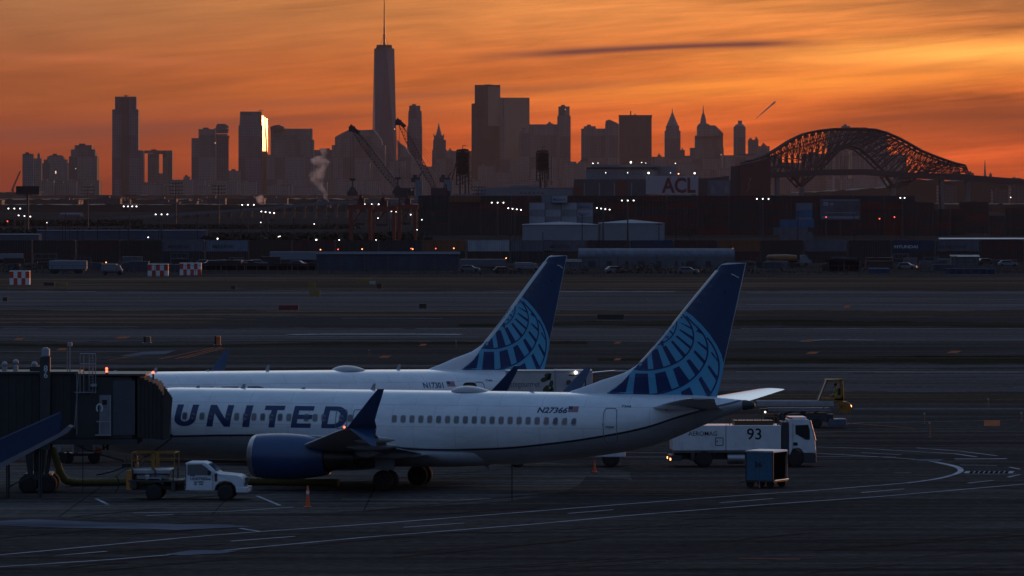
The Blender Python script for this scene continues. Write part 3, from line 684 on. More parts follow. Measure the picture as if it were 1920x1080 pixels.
# ------------------------------------------------------------------ ground
def ground_mat(name, c1, c2, scale, rough=.8, joints=0.0, streak=(1, 1, 1), bump=.3, spec=.5, cmid=None):
    m = bpy.data.materials.new(name); m.use_nodes = True; nt = m.node_tree; N = nt.nodes; L = nt.links; b = N['Principled BSDF']
    tc = N.new('ShaderNodeTexCoord'); mp = N.new('ShaderNodeMapping'); mp.inputs['Scale'].default_value = streak; L.new(tc.outputs['Object'], mp.inputs[0])
    n1 = N.new('ShaderNodeTexNoise'); n1.inputs['Scale'].default_value = scale; n1.inputs['Detail'].default_value = 9; n1.inputs['Roughness'].default_value = .68; L.new(mp.outputs[0], n1.inputs['Vector'])
    r = N.new('ShaderNodeValToRGB'); r.color_ramp.elements[0].position = .34; r.color_ramp.elements[1].position = .66
    r.color_ramp.elements[0].color = (*c1, 1); r.color_ramp.elements[1].color = (*c2, 1); L.new(n1.outputs[0], r.inputs[0])
    if cmid: e = r.color_ramp.elements.new(.5); e.color = (*cmid, 1)
    n2 = N.new('ShaderNodeTexNoise'); n2.inputs['Scale'].default_value = 1.7; n2.inputs['Detail'].default_value = 6; L.new(tc.outputs['Object'], n2.inputs['Vector'])
    r2 = N.new('ShaderNodeValToRGB'); r2.color_ramp.elements[0].position = .35; r2.color_ramp.elements[0].color = (.72, .72, .72, 1); r2.color_ramp.elements[1].position = .65; r2.color_ramp.elements[1].color = (1.18, 1.18, 1.18, 1)
    L.new(n2.outputs[0], r2.inputs[0])
    mx = N.new('ShaderNodeMix'); mx.data_type = 'RGBA'; mx.blend_type = 'MULTIPLY'; mx.inputs[0].default_value = 1; L.new(r.outputs[0], mx.inputs[6]); L.new(r2.outputs[0], mx.inputs[7])
    last = mx.outputs[2]
    # long drag and tyre streaks
    m9 = N.new('ShaderNodeMapping'); m9.inputs['Rotation'].default_value = (0, 0, R(-5)); m9.inputs['Scale'].default_value = (.035, .55, 1); L.new(tc.outputs['Object'], m9.inputs[0])
    n9 = N.new('ShaderNodeTexNoise'); n9.inputs['Scale'].default_value = 1; n9.inputs['Detail'].default_value = 7; n9.inputs['Roughness'].default_value = .7; n9.inputs['Distortion'].default_value = .5; L.new(m9.outputs[0], n9.inputs['Vector'])
    r9 = N.new('ShaderNodeValToRGB'); r9.color_ramp.elements[0].position = .38; r9.color_ramp.elements[0].color = (.62, .62, .62, 1); r9.color_ramp.elements[1].position = .60; r9.color_ramp.elements[1].color = (1.35, 1.35, 1.35, 1); L.new(n9.outputs[0], r9.inputs[0])
    m8 = N.new('ShaderNodeMix'); m8.data_type = 'RGBA'; m8.blend_type = 'MULTIPLY'; m8.inputs[0].default_value = .9; L.new(last, m8.inputs[6]); L.new(r9.outputs[0], m8.inputs[7]); last = m8.outputs[2]
    if joints:
        br = N.new('ShaderNodeTexBrick'); br.offset = 0; br.inputs['Scale'].default_value = 1; br.inputs['Brick Width'].default_value = joints; br.inputs['Row Height'].default_value = joints; br.inputs['Mortar Size'].default_value = .05
        br.inputs['Color1'].default_value = (1, 1, 1, 1); br.inputs['Color2'].default_value = (.88, .88, .88, 1); br.inputs['Mortar'].default_value = (.45, .45, .45, 1); L.new(tc.outputs['Object'], br.inputs['Vector'])
        m3 = N.new('ShaderNodeMix'); m3.data_type = 'RGBA'; m3.blend_type = 'MULTIPLY'; m3.inputs[0].default_value = 1; L.new(last, m3.inputs[6]); L.new(br.outputs[0], m3.inputs[7]); last = m3.outputs[2]
    L.new(last, b.inputs['Base Color'])
    mr = N.new('ShaderNodeMapRange'); mr.inputs['To Min'].default_value = rough - .22; mr.inputs['To Max'].default_value = min(1, rough + .2); L.new(n1.outputs[0], mr.inputs[0]); L.new(mr.outputs[0], b.inputs['Roughness'])
    b.inputs['Specular IOR Level'].default_value = spec
    bp = N.new('ShaderNodeBump'); bp.inputs['Strength'].default_value = bump; bp.inputs['Distance'].default_value = .03; L.new(n2.outputs[0], bp.inputs['Height']); L.new(bp.outputs[0], b.inputs['Normal'])
    return m
ASPH = ground_mat('asphalt', (.042, .035, .032), (.075, .063, .059), .06, .95, streak=(.22, 1, 1), spec=0)
CONC = ground_mat('apron_concrete', (.078, .068, .062), (.118, .104, .096), .12, .95, joints=7.5, streak=(.4, 1, 1), spec=0)
TAXI = ground_mat('taxiway_asphalt', (.070, .060, .056), (.120, .106, .102), .06, .95, streak=(.10, 1, 1), spec=0)
GRASS = ground_mat('dry_grass', (.055, .040, .028), (.170, .108, .078), .07, .95, streak=(.12, 1, 1), spec=0, cmid=(.075, .054, .040))
GRASSD = ground_mat('dark_grass', (.014, .015, .009), (.050, .042, .028), .07, .95, streak=(.12, 1, 1), spec=0)
PAINT = mat('road_paint', (.43, .43, .46), .9, spec=0, vary=.45, scale=.35)
PAINTY = mat('taxi_paint', (.34, .12, .06), .9, spec=0, vary=.4, scale=.3)
PALE = mat('pale_patch', (.14, .15, .18), .9, spec=0, vary=.6, scale=.25, stretch=(.3, 1, 1))  # pale tone; the glare on the apron is put into this colour

b = MB(); b.q((-2600, -150, 0), (2600, -150, 0), (2600, 16500, 0), (-2600, 16500, 0))
tag(b.build('ground', ASPH), kind='structure')
def sheet(name, m, pts, z=.004, kind='structure'):
    b = MB(); b.q(*[(p.x, p.y, z) for p in pts]); return tag(b.build(name, m), kind=kind)
def strip(name, m, rows, z, kind='structure'):
    """rows: list of (u, v_far, v_near) from left to right"""
    b = MB(); rj = random.Random(int(rows[0][1] * 7)); fine = []
    for (u0, a0, c0), (u1, a1, c1) in zip(rows[:-1], rows[1:]):
        n = max(1, int((u1 - u0) / 22))
        for k in range(n):
            f = k / n; j = min(1.0, (c0 - a0) * .12); fine.append((u0 + (u1 - u0) * f, a0 + (a1 - a0) * f + rj.uniform(-j, j) + j * math.sin(k * .31), c0 + (c1 - c0) * f + rj.uniform(-j, j) + j * math.sin(k * .23 + 2)))
    rows = fine + [rows[-1]]
    if rows[0][0] < -200: rows = [(-2600, rows[0][1], rows[0][2])] + rows
    if rows[-1][0] > 2000: rows = rows + [(4600, rows[-1][1], rows[-1][2])]
    for (u0, a0, c0), (u1, a1, c1) in zip(rows[:-1], rows[1:]):
        q = [G(u0, c0), G(u1, c1), G(u1, a1), G(u0, a0)]; b.q(*[(p.x, p.y, z) for p in q])
    return tag(b.build(name, m), kind=kind)
ev = lambda a, c, x=None: [(-300, a, c), (200, a + .4, c - .4), (700, a - .5, c + .3), (1200, a + .4, c), (1700, a, c + .5), (2220, a, c)]
strip('grass_verge', GRASS, ev(519, 542), .008)
strip('taxiway', TAXI, ev(545, 582), .004)
strip('grass_verge', GRASS, ev(583, 592), .008)
strip('grass_verge', GRASS, [(-300, 596, 607), (350, 595, 605), (480, 598, 600), (481, 598, 599)], .008)
strip('grass_verge', GRASSD, [(860, 607, 612), (1150, 602, 610), (1500, 600, 611), (1920, 606, 614), (2220, 607, 615)], .008)
strip('runway', TAXI, ev(616, 640), .004)
strip('grass_verge', GRASSD, [(-300, 643, 650), (320, 648, 651), (700, 640, 646), (1100, 640, 645), (1101, 641, 644)], .012)
strip('grass_verge', GRASSD, [(1120, 671, 676), (1500, 670, 679), (1750, 667, 681), (2220, 666, 682)], .012)
strip('taxiway', TAXI, ev(683, 689), .006)
strip('grass_verge', GRASSD, [(-300, 690, 700), (300, 691, 698), (900, 690, 694), (1100, 692, 695)], .010)
strip('taxiway', TAXI, [(1300, 694, 733), (1700, 692, 735), (2220, 694, 736)], .008)
strip('grass_verge', GRASS, [(1380, 736, 750), (1560, 735, 752), (1780, 738, 752), (2220, 736, 753)], .012)
YARD = ground_mat('port_yard', (.020, .019, .019), (.055, .048, .045), .02, .95, streak=(.3, 1, 1), spec=0)
b = MB(); b.q((-2590, 1078, .02), (2590, 1078, .02), (2590, 16400, .02), (-2590, 16400, .02)); tag(b.build('port_yard', YARD), kind='structure')
# concrete stand under the aircraft
def poly(name, m, pts, z): return sheet(name, m, [G(*p) for p in pts], z)
poly('concrete_stand', CONC, [(-260, 975), (200, 968), (600, 962), (800, 950), (950, 940), (1050, 925), (1085, 910), (1100, 893), (1185, 900), (1180, 885), (1095, 872), (1000, 866), (400, 868), (-300, 868)], .005)
# painted lines
lines = MB(); ylines = MB()
def mline(b, pts, wd, z=.012):
    g = [G(u, v) for u, v in pts]
    for p, q in zip(g[:-1], g[1:]):
        d = (q - p); d.normalize(); n = Vector((-d.y, d.x, 0)) * wd / 2
        b.q(*[((r.x, r.y, z)) for r in (p - n, q - n, q + n, p + n)])
def smooth(pts, k=2):
    pts = [Vector(p) for p in pts]
    for _ in range(k):
        q = [pts[0]]
        for a, c in zip(pts[:-1], pts[1:]): q += [a * .75 + c * .25, a * .25 + c * .75]
        pts = q + [pts[-1]]
    return [tuple(p) for p in pts]
mline(lines, smooth([(-150, 1052), (0, 1041), (200, 1022), (412, 1002), (680, 984), (900, 967), (1100, 951), (1400, 928), (1500, 922), (1600, 914), (1700, 906), (1760, 898), (1795, 889), (1806, 882), (1795, 874), (1755, 866), (1690, 859), (1600, 854), (1525, 850)]), .22)
mline(lines, smooth([(1700, 906), (1760, 898), (1793, 889), (1803, 882), (1793, 875), (1755, 867)]), .28, .010)
mline(lines, [(-150, 1078), (0, 1063), (200, 1050), (412, 1033), (680, 1008), (1000, 983), (1200, 965), (1440, 946), (1640, 932), (1780, 920), (1920, 908), (2050, 897)], .22)
for s_ in ([(433, 1015), (553, 1006)], [(757, 989), (870, 981)], [(1065, 963), (1150, 956)], [(1350, 943), (1450, 935)], [(1615, 924), (1695, 917)], [(1815, 906), (1862, 901)], [(105, 1042), (200, 1034)], [(1677, 887), (1708, 887)],
           [(1525, 838), (1620, 841), (1700, 846), (1790, 851), (1832, 857)], [(1615, 849), (1690, 853)], [(1718, 840), (1800, 846), (1870, 855)], [(1790, 861), (1888, 860.5)], [(1800, 872), (1870, 873)], [(1810, 889), (1905, 889)],
           [(482, 930), (525, 948)], [(275, 967), (325, 965)], [(180, 935), (202, 946)], [(250, 962), (430, 959), (550, 951)], [(450, 991), (490, 997)], [(1160, 848), (1250, 849)], [(1100, 857), (1250, 857)],
           [(1893, 876), (1912, 880)], [(1890, 895), (1912, 890)], [(1525, 856), (1680, 857)], [(640, 936), (860, 938), (920, 935)]):
    mline(lines, s_, .2)
mline(lines, [(1790, 861), (1888, 860.5)], .55, .016)
for k in range(9): mline(lines, [(1815 + k * 9.4, 887.5), (1819 + k * 9.4, 884)], .5, .016)
for v, a, c, wd in ((547.5, -100, 180, 1.8), (549, 180, 1040, .8), (547, 1042, 1265, 2.2), (549.5, 1400, 1930, .9), (563, 0, 900, .5), (584, 500, 1050, .6), (597, 640, 830, .5), (630, 0, 540, .6), (631.5, 540, 900, .5), (616, 1390, 1930, .6),
                    (636.5, 1380, 1930, .4), (613, -50, 260, .5), (697, 1380, 1930, .5), (699, 1640, 1930, .4), (767, 1600, 1940, .35), (571, 1400, 1900, .5), (659, 0, 260, .4), (616, 780, 960, .6)):
    a, c = (a if a > 0 else -2400), (c if c < 1900 else 4400)
    mline(lines, [(a, v), ((a + c) / 2, v + random.uniform(-.4, .4)), (c, v + random.uniform(-.3, .3))], wd)
mline(lines, [(545, 627.5), (600, 626.5), (780, 626.5), (865, 627)], 2.6, .010)
mline(lines, [(1500, 640), (1560, 636), (1640, 638)], .6); mline(lines, [(1440, 803), (1620, 793), (1930, 787)], .12)
for s_ in ([(1590, 794), (1640, 797), (1712, 803)], [(1525, 811), (1582, 810)], [(205, 675), (290, 662)], [(300, 673), (400, 652)], [(330, 673), (415, 651)], [(345, 672), (420, 653)], [(1385, 1047), (1500, 1049)]): mline(ylines, s_, .3)
for u, v, l in ((710, 671, 24), (785, 649, 16), (1510, 664, 26), (1775, 662, 28), (1508, 641, 18), (25, 638, 22), (215, 635, 30), (1580, 577, 16), (1150, 645, 16), (1150, 676, 16), (105, 657, 24)):
    p = G(u, v); q = G(u + l, v - 4); b = ylines; b.q((p.x, p.y, .02), (p.x + l * p.y / F * .7, p.y, .02), (q.x, q.y, .02), (q.x - l * p.y / F * .7, q.y, .02))
p0, p1 = G(1845, 799), G(1875, 789); ylines.q((p0.x, p0.y, .02), (p1.x * p0.y / p1.y, p0.y, .02), (p1.x, p1.y, .02), (p0.x * p1.y / p0.y, p1.y, .02))
tag(lines.build('painted_line', PAINT), kind='structure'); tag(ylines.build('taxi_marking', PAINTY), kind='structure')
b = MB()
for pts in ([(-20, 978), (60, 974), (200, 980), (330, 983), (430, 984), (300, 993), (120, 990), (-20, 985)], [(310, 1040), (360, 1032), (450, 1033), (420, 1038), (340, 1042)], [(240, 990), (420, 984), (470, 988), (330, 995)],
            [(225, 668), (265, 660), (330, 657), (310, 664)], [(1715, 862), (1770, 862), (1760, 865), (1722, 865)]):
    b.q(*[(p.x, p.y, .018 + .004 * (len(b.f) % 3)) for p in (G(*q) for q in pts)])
tag(b.build('pale_patch', PALE), kind='structure')  # flat pale sheets; those at left paint the glare patch

SEAM = mat('tar_seam', (.008, .008, .009), .95, spec=.02, vary=.3, scale=.2)
sm = MB(); rs_ = random.Random(11)
for v, a, c in ((611, 60, 480), (650, 330, 1100), (614, 1380, 1930), (693, 300, 950), (695, 1380, 1930), (700, 1600, 1930), (754, 1440, 1930), (739, 1650, 1930), (544, -50, 900), (544, 1050, 1930), (607, 860, 1300), (671, 1120, 1930), (637, 640, 1100), (553, 200, 1000), (592, 1000, 1900), (726, 1650, 1900), (812, 1560, 1930), (829, 1600, 1930), (575, 0, 800), (587, 560, 980)):
    mline(sm, [(a + (c - a) * k / 12, v + rs_.uniform(-.35, .35)) for k in range(13)], rs_.uniform(.8, 2.0) * (H * F / (v - VH) / 500), .014)
for k in range(46):   # skid and drag marks on the apron
    v = rs_.uniform(905, 1078); u = rs_.uniform(-60, 1900); l = rs_.uniform(90, 420); d = -l * rs_.uniform(.06, .10)
    mline(sm, [(u, v), (u + l * .5, v + d * .5 + rs_.uniform(-1, 1)), (u + l, v + d)], rs_.uniform(.06, .22), .0125 + .0002 * k)
tag(sm.build('tar_seam', SEAM), kind='structure')
# ------------------------------------------------------------------ vehicles
GLINT = mat('sun_glint_metal', (.75, .68, .60), .32, metal=1.0, vary=.05)  # bright metal for round bars shaped to catch a sun glint
def wheels(par, xs, ys, r, w, hub=DMETAL):
    for x in xs:
        for y in ys:
            b = MB()
            b.lathe((x, y - w / 2, r), (0, 1, 0), [(0, r * .6), (0, r * .86), (w * .2, r), (w * .8, r), (w, r * .86), (w, r * .6)], 26, m=0)
            b.lathe((x, y - w * .48, r), (0, 1, 0), [(0, r * .15), (.0, r * .22), (.03, r * .25), (.02, r * .62), (w * .9, r * .62), (w * .92, r * .2)], 22, m=1)
            b.build('wheel', [BLACK, hub], par, smooth=45)
def side(poly, y0, y1, b=None, m=None, inset=None):
    """extrude an (x,z) outline across y; inset(z)-> factor for tumblehome"""
    b = b or MB(); k = inset or (lambda z: 1)
    return b.loft([[(x, y0 * k(z), z) for x, z in poly], [(x, y1 * k(z), z) for x, z in poly]], True, True, m)
# vehicles: local +x is forward, they face right in the photograph
def pickup():
    Y = 280.0; t = empty('service_truck', ((357 - 960) * Y / F, Y, 0), R(-4))
    s = 35.7; X = lambda u: (u - 362) / s; Zf = lambda v: H - (v - VH) * Y / F
    # body: cab and nose
    tum = lambda z: 1 - max(0, z - 1.25) * .16
    prof = [(X(356), .52), (X(356), 1.95), (X(362), 2.0), (X(390), 2.0), (X(398), 1.93), (X(415), 1.52), (X(420), 1.42), (X(455), 1.33), (X(462), 1.25), (X(466), 1.1), (X(467), .55), (X(453), .5), (X(450), .75), (X(443), .95), (X(432), 1.02), (X(421), .95), (X(414), .75), (X(411), .5)]
    b = side(prof, -.98, .98, inset=tum); body = b.build('cab_body', VWHITE, t, bevel=.05)
    b = MB()
    for sg in (-1, 1):
        y = sg * 1.0
        g = [(X(361), 1.35), (X(361), 1.88), (X(387), 1.9), (X(397), 1.72), (X(406), 1.45), (X(404), 1.33)]
        b.loft([[(x, sg * (.985 * tum(z) + .0), z) for x, z in g], [(x, sg * (.985 * tum(z) + .012), z) for x, z in g]])
    b.loft([[(X(399.2), y, 1.90) for y in (-.78, .78)] + [(X(415.5), y, 1.55) for y in (.88, -.88)], [(X(399.2) + .02, y, 1.915) for y in (-.78, .78)] + [(X(415.5) + .02, y, 1.565) for y in (.88, -.88)]])
    b.build('cab_window', GLASS, body)
    b = MB(); b.box(X(466), X(469), -.62, .62, .78, 1.18, 0); b.build('grille', DGREY, body)
    for y in (-.8, .8):
        b = MB(); b.box(X(462), X(468.5), y - .14, y + .14, .92, 1.16); b.build('headlight', mat('lens', (.5, .52, .55), .1, vary=.1), body, bevel=.02)
    b = MB(); b.box(X(452), X(474), -1.0, 1.0, .42, .70); b.build('bumper', VWHITE, t, bevel=.04)
    b = MB()
    for y in (-1.12, 1.12): b.box(X(400), X(405), y - .1, y + .1, 1.35, 1.58)
    b.build('mirror', BLACK, body, bevel=.02)
    b = MB(); b.box(X(408.5), X(409), -1.0, 1.0, .6, 1.35); b.box(X(357), X(358), -1.001, 1.001, .6, 1.9); b.build('door_gap', BLACK, body)
    b = MB(); b.box(X(412), X(417), -.995, .995, 1.0, 1.42); b.build('fender_vent', DGREY, body)
    text_on('door_lettering', 'UNITED', .20, (X(366), -1.0, 1.08), (1, 0, 0), (0, 0, 1), LETTER, t, bold=.02, wx=1.25, thick=.006)
    text_on('door_lettering', 'AT YOUR', .13, (X(372), -1.0, .92), (1, 0, 0), (0, 0, 1), LETTER, t, thick=.006) if 0 else None
    b = MB()
    for x, z, w in ((X(366), 1.30, .25), (X(374), .95, .14), (X(381), .95, .28), (X(374), .84, .12), (X(383), .84, .2), (X(398), 1.10, .2)): b.box(x, x + w, -1.008, -.99, z, z + (.05 if w < .3 else .06))
    b.build('door_lettering', LETTER, t)
    # chassis and bed
    b = MB(); b.box(X(250), X(450), -.42, .42, .52, .74); b.box(X(250), X(352), -1.02, 1.02, .95, 1.06); b.box(X(330), X(338), -1.0, 1.0, .45, .95); b.box(X(308), X(330), .6, 1.0, .5, .9)
    b.box(X(252), X(265), -1.0, 1.0, .60, .95); b.build('chassis', DGREY, t, bevel=.02)
    b = MB(); b.loft([[(x, y, z) for x, z in ((X(283), 1.07), (X(283), 1.2), (X(312), 1.2), (X(312), 1.07), (X(309), 1.07), (X(309), 1.13), (X(286), 1.13), (X(286), 1.07))] for y in (-1.03, -.55)])
    b.build('mudguard', GREY, t)
    b = MB(); b.box(X(256), X(328), -.9, .9, 1.36, 1.62); b.box(X(262), X(320), -.6, .6, 1.06, 1.36); b.box(X(281), X(290), -.97, -.8, 1.12, 1.34); b.build('tank_unit', STEEL, t, bevel=.05)
    for x in (X(258), X(300), X(334)):
        for y in (-.94, .94): b = MB(); b.box(x - .03, x + .03, y - .03, y + .03, 1.06, 1.62); b.build('bed_post', DGREY, t)
    b = MB(); zt = Zf(847)
    for y in (-.9, .9):
        b.box(X(255), X(337), y - .03, y + .03, zt - .06, zt); b.box(X(255), X(337), y - .02, y + .02, zt - .42, zt - .38)
        for x in (X(256), X(336)): b.box(x - .03, x + .03, y - .025, y + .025, 1.6, zt)
        b.box(X(293), X(299), y - .03, y + .03, 1.6, zt)
    for x in (X(256), X(336)): b.box(x - .03, x + .03, -.9, .9, zt - .06, zt - .004)
    b.build('guard_rail', YEL, t)
    b = MB(); b.box(X(246), X(256), -1.0, 1.0, .55, 1.55); b.build('rear_ladder', mat('orange_metal', (.42, .16, .03), .5, vary=.25), t)
    wheels(t, (X(297), X(432)), (-.88, .88), .42, .26)
    return tag(t, 'white service pickup with yellow guard rails on its bed, parked in front of the engine', 'truck')
pickup()

def deice_truck():
    Y = 314.0; s = F / Y; u0 = 1390; t = empty('tank_truck', ((u0 - 960) * Y / F, Y, 0), R(3)); X = lambda u: (u - u0) / s; Z = lambda v: H - (v - VH) * Y / F
    zb, zt = Z(843), Z(796)
    b = MB(); b.loft([[(x, y, z) for x, z in ((X(1258), zb), (X(1258), zt), (X(1461), zt), (X(1461), zb))] for y in (-1.2, 1.2)])
    bx = b.build('tank_body', VWHITE, t, bevel=.04)
    b = MB(); b.box(X(1357), X(1358), -1.21, -1.2, zb, zt); b.tube([(X(1338), -1.21, Z(833)), (X(1338), -1.21, Z(819)), (X(1352), -1.21, Z(819)), (X(1352), -1.21, Z(833)), (X(1338), -1.21, Z(833))], .02, 4); b.box(X(1340), X(1342), -1.22, -1.2, Z(827), Z(824)); b.build('panel_seam', DGREY, bx)
    text_on('fleet_number', '93', .92, (X(1396), -1.2, Z(822)), (1, 0, 0), (0, 0, 1), BLACK, bx, bold=.01, wx=1.02)
    text_on('company_name', 'AEROMAG', .36, (X(1287), -1.2, Z(815)), (1, 0, 0), (0, 0, 1), BLACK, bx, bold=.005, wx=1.0)
    b = MB(); b.box(X(1262), X(1461), -1.1, 1.1, zb - .12, zb - .01); b.build('body_sill', mat('sill_green_grey', (.12, .17, .18), .5), t)
    # rails and kit on the roof
    b = MB()
    for y in (-1.0, 1.0):
        b.bar((X(1365), y, zt + .02), (X(1365), y, zt + .5), .025); b.bar((X(1455), y, zt), (X(1455), y, zt + .75), .03); b.bar((X(1365), y, zt + .5), (X(1455), y, zt + .5), .025)
        for u in (1380, 1395, 1410, 1425, 1440): b.bar((X(u), y, zt), (X(u), y, zt + .5), .015)
    b.box(X(1375), X(1448), -.7, .7, zt, zt + .26); b.build('roof_rail', mat('brown_steel', (.16, .07, .03), .45, metal=.5, vary=.2), t)
    b = MB(); b.tube([(X(1459), .3, zt - .1), (X(1462), .3, zt + .55), (X(1468), .3, zt + .68), (X(1470), .3, zt + .2)], .06, 6); b.build('filler_pipe', DGREY, t)
    # cab
    prof = [(X(1476), Z(852)), (X(1476), Z(786)), (X(1480), Z(784)), (X(1512), Z(785)), (X(1515), Z(788)), (X(1525), Z(826)), (X(1527), Z(845)), (X(1524), Z(848)), (X(1503), Z(848)), (X(1500), Z(842)), (X(1493), Z(838)), (X(1483), Z(840)), (X(1478), Z(850))]
    b = side(prof, -1.15, 1.15); cab = b.build('cab', VWHITE, t, bevel=.05)
    b = MB()
    for sg in (-1, 1):
        g = [(X(1488), Z(796)), (X(1512), Z(795)), (X(1515), Z(806)), (X(1515), Z(823)), (X(1507), Z(823)), (X(1488), Z(812))]
        b.loft([[(x, sg * 1.15, z) for x, z in g], [(x, sg * 1.162, z) for x, z in g]])
    b.loft([[(X(1514.5) + .02, y, Z(791)) for y in (-1.0, 1.0)] + [(X(1523.5) + .02, y, Z(824)) for y in (1.05, -1.05)], [(X(1514.5) + .05, y, Z(791)) for y in (-1.0, 1.0)] + [(X(1523.5) + .05, y, Z(824)) for y in (1.05, -1.05)]])
    b.build('cab_window', GLASS, cab)
    b = MB(); b.box(X(1484), X(1492), -1.17, -1.14, Z(834), Z(828)); b.box(X(1483), X(1483.6), -1.158, -1.14, Z(842), Z(792)); b.build('door_handle', BLACK, cab)
    b = MB(); b.tube([(X(1515) + .02, -1.12, Z(787)), (X(1524.5) + .03, -1.12, Z(824))], .055, 14); b.build('windscreen_pillar_glint', GLINT, cab, smooth=60)  # round bar laid along the windscreen edge to catch the sun
    b = MB(); b.box(X(1478), X(1509), -1.0, 1.0, Z(785) + .02, Z(783) + .06); b.build('roof_marker', VWHITE, cab)
    b = MB(); b.box(X(1477), X(1483), -1.05, 1.05, Z(785) + .04, Z(785) + .12); b.build('beacon_bar', mat('amber', (.5, .15, .03), .4), cab)
    b = MB(); b.box(X(1503), X(1527), -1.15, 1.15, Z(866), Z(849)); b.build('bumper', DGREY, t, bevel=.04)
    for y in (-.85, .85):
        b = MB(); b.box(X(1520), X(1528), y - .18, y + .18, Z(856), Z(847)); b.build('headlight', mat('lens', (.5, .52, .55), .1, vary=.1), t, bevel=.02)
    b = MB(); b.box(X(1262), X(1510), -.45, .45, Z(860), Z(848)); b.box(X(1254), X(1275), -1.1, 1.1, Z(862), Z(852)); b.box(X(1463), X(1474), -1.1, 1.1, Z(850), Z(790)); b.box(X(1292), X(1300), -1.1, 1.1, Z(862), Z(846)); b.build('chassis', DGREY, t, bevel=.02)
    b = MB(); b.cyl((X(1361), -.85, Z(858)), (X(1393), -.85, Z(858)), .32, .32, 16); b.build('fuel_tank', STEEL, t, smooth=40)
    b = MB(); b.box(X(1253), X(1255), -1.1, -.9, Z(861), Z(857)); b.box(X(1253), X(1255), .9, 1.1, Z(861), Z(857)); b.build('tail_light', LAMPO, t)
    wheels(t, (X(1317), X(1488)), (-.95, .95), .50, .34, GREY)
    # driver silhouette
    tag(t, 'white tank truck numbered 93 driving behind the near airliner tail', 'truck')
    return t, X, Z
dt, dX, dZ = deice_truck()

def loader():
    Y = 366.0; s = F / Y; u0 = 1490; t = empty('belt_loader', ((u0 - 960) * Y / F, Y, 0), 0); X = lambda u: (u - u0) / s; Z = lambda v: H - (v - VH) * Y / F
    for y in (-.75, .75):
        b = MB(); b.box(X(1418), X(1562), y - .05, y + .05, Z(761), Z(751)); b.box(X(1420), X(1560), y - .07, y + .07, Z(757), Z(755)); b.build('side_rail', STEEL, t, bevel=.01)
    b = MB(); b.box(X(1440), X(1556), -.9, .9, Z(770), Z(765)); b.box(X(1420), X(1560), -.68, .68, Z(762), Z(759)); b.build('belt_deck', mat('deck_grey', (.20, .21, .24), .5), t)
    b = MB(); b.box(X(1432), X(1562), -.6, .6, Z(788), Z(776)); b.bar((X(1440), -.5, Z(786)), (X(1500), -.5, Z(766)), .06); b.bar((X(1500), -.5, Z(788)), (X(1545), -.5, Z(764)), .06); b.box(X(1508), X(1550), -.8, .8, Z(790), Z(774))
    b.box(X(1500), X(1511), -.7, .7, Z(776), Z(770)); b.build('chassis', DGREY, t, bevel=.02)
    b = MB(); b.box(X(1552), X(1586), -.9, .9, Z(797), Z(785)); b.build('battery_box', mat('slate_blue', (.06, .10, .15), .5), t, bevel=.03)
    b = MB(); b.box(X(1425), X(1445), -.5, .5, Z(772), Z(766)); b.tube([(X(1400), -.5, Z(762)), (X(1412), -.5, Z(752)), (X(1422), -.5, Z(760)), (X(1405), -.5, Z(768))], .04, 5); b.tube([(X(1398), .5, Z(760)), (X(1420), .5, Z(754))], .04, 5); b.build('head_end', DMETAL, t)
    # yellow cab as frame
    def fr(pts, w, b, y0, y1):
        for (x0, z0), (x1, z1) in zip(pts, pts[1:] + pts[:1]):
            d = Vector((x1 - x0, 0, z1 - z0)); d.normalize(); n = Vector((-d.z, 0, d.x)) * w / 2; a = Vector((x0, 0, z0)) - d * w / 2; c = Vector((x1, 0, z1)) + d * w / 2
            b.hexa([(a + n) + Vector((0, y0, 0)), (c + n) + Vector((0, y0, 0)), (c + n) + Vector((0, y1, 0)), (a + n) + Vector((0, y1, 0)), (a - n) + Vector((0, y0, 0)), (c - n) + Vector((0, y0, 0)), (c - n) + Vector((0, y1, 0)), (a - n) + Vector((0, y1, 0))])
    ol = [(X(1535), Z(748)), (X(1549), Z(713)), (X(1577), Z(712)), (X(1579), Z(748))]
    b = MB(); fr(ol, .16, b, -.75, -.63); fr(ol, .16, b, .63, .75); b.box(X(1547), X(1579), -.63, .63, Z(714), Z(711)); b.box(X(1563), X(1580), -.75, .75, Z(752), Z(741)); b.box(X(1570), X(1580), -.74, .74, Z(760), Z(750))
    cab = b.build('operator_cab', YEL, t, bevel=.02)
    b = MB(); b.hexa([(X(1536), -.6, Z(747)), (X(1536) + .03, -.6, Z(747)), (X(1536) + .03, .6, Z(747)), (X(1536), .6, Z(747)), (X(1549), -.6, Z(715)), (X(1549) + .03, -.6, Z(715)), (X(1549) + .03, .6, Z(715)), (X(1549), .6, Z(715))])
    b.build('windscreen', mat('clear_glass', (.9, .9, .9), .02, vary=0, trans=1.0), cab)
    b = MB(); b.tube([(X(1533), -.76, Z(750)), (X(1548), -.76, Z(712))], .055, 14); b.build('cab_pillar_glint', GLINT, cab, smooth=60)  # round bar added on the cab front edge for a sun glint
    b = MB(); b.box(X(1564), X(1575), -.35, .35, Z(752), Z(745)); b.box(X(1572), X(1576), -.35, .35, Z(745), Z(727)); b.build('seat', BLACK, cab, bevel=.03)
    b = MB(); b.cyl((X(1584), -.55, Z(764)), (X(1584), .55, Z(764)), .42, .42, 20); b.box(X(1575), X(1594), -.5, .5, Z(774), Z(756)); b.build('rear_drum', YEL, t, bevel=.02)
    b = MB(); b.ball((X(1594), -.45, Z(761)), .09, 8); b.build('tail_light', LAMPO, t)
    b = MB(); b.ball((X(1434), -.5, Z(772)), .06, 8); b.build('work_light', LAMPS, t)
    wheels(t, (X(1455), X(1530)), (-.7, .7), .38, .25)
    return tag(t, 'long flat belt loader with an open yellow operator cab at its right end', 'belt loader'), X, Z
lt, lX, lZ = loader()

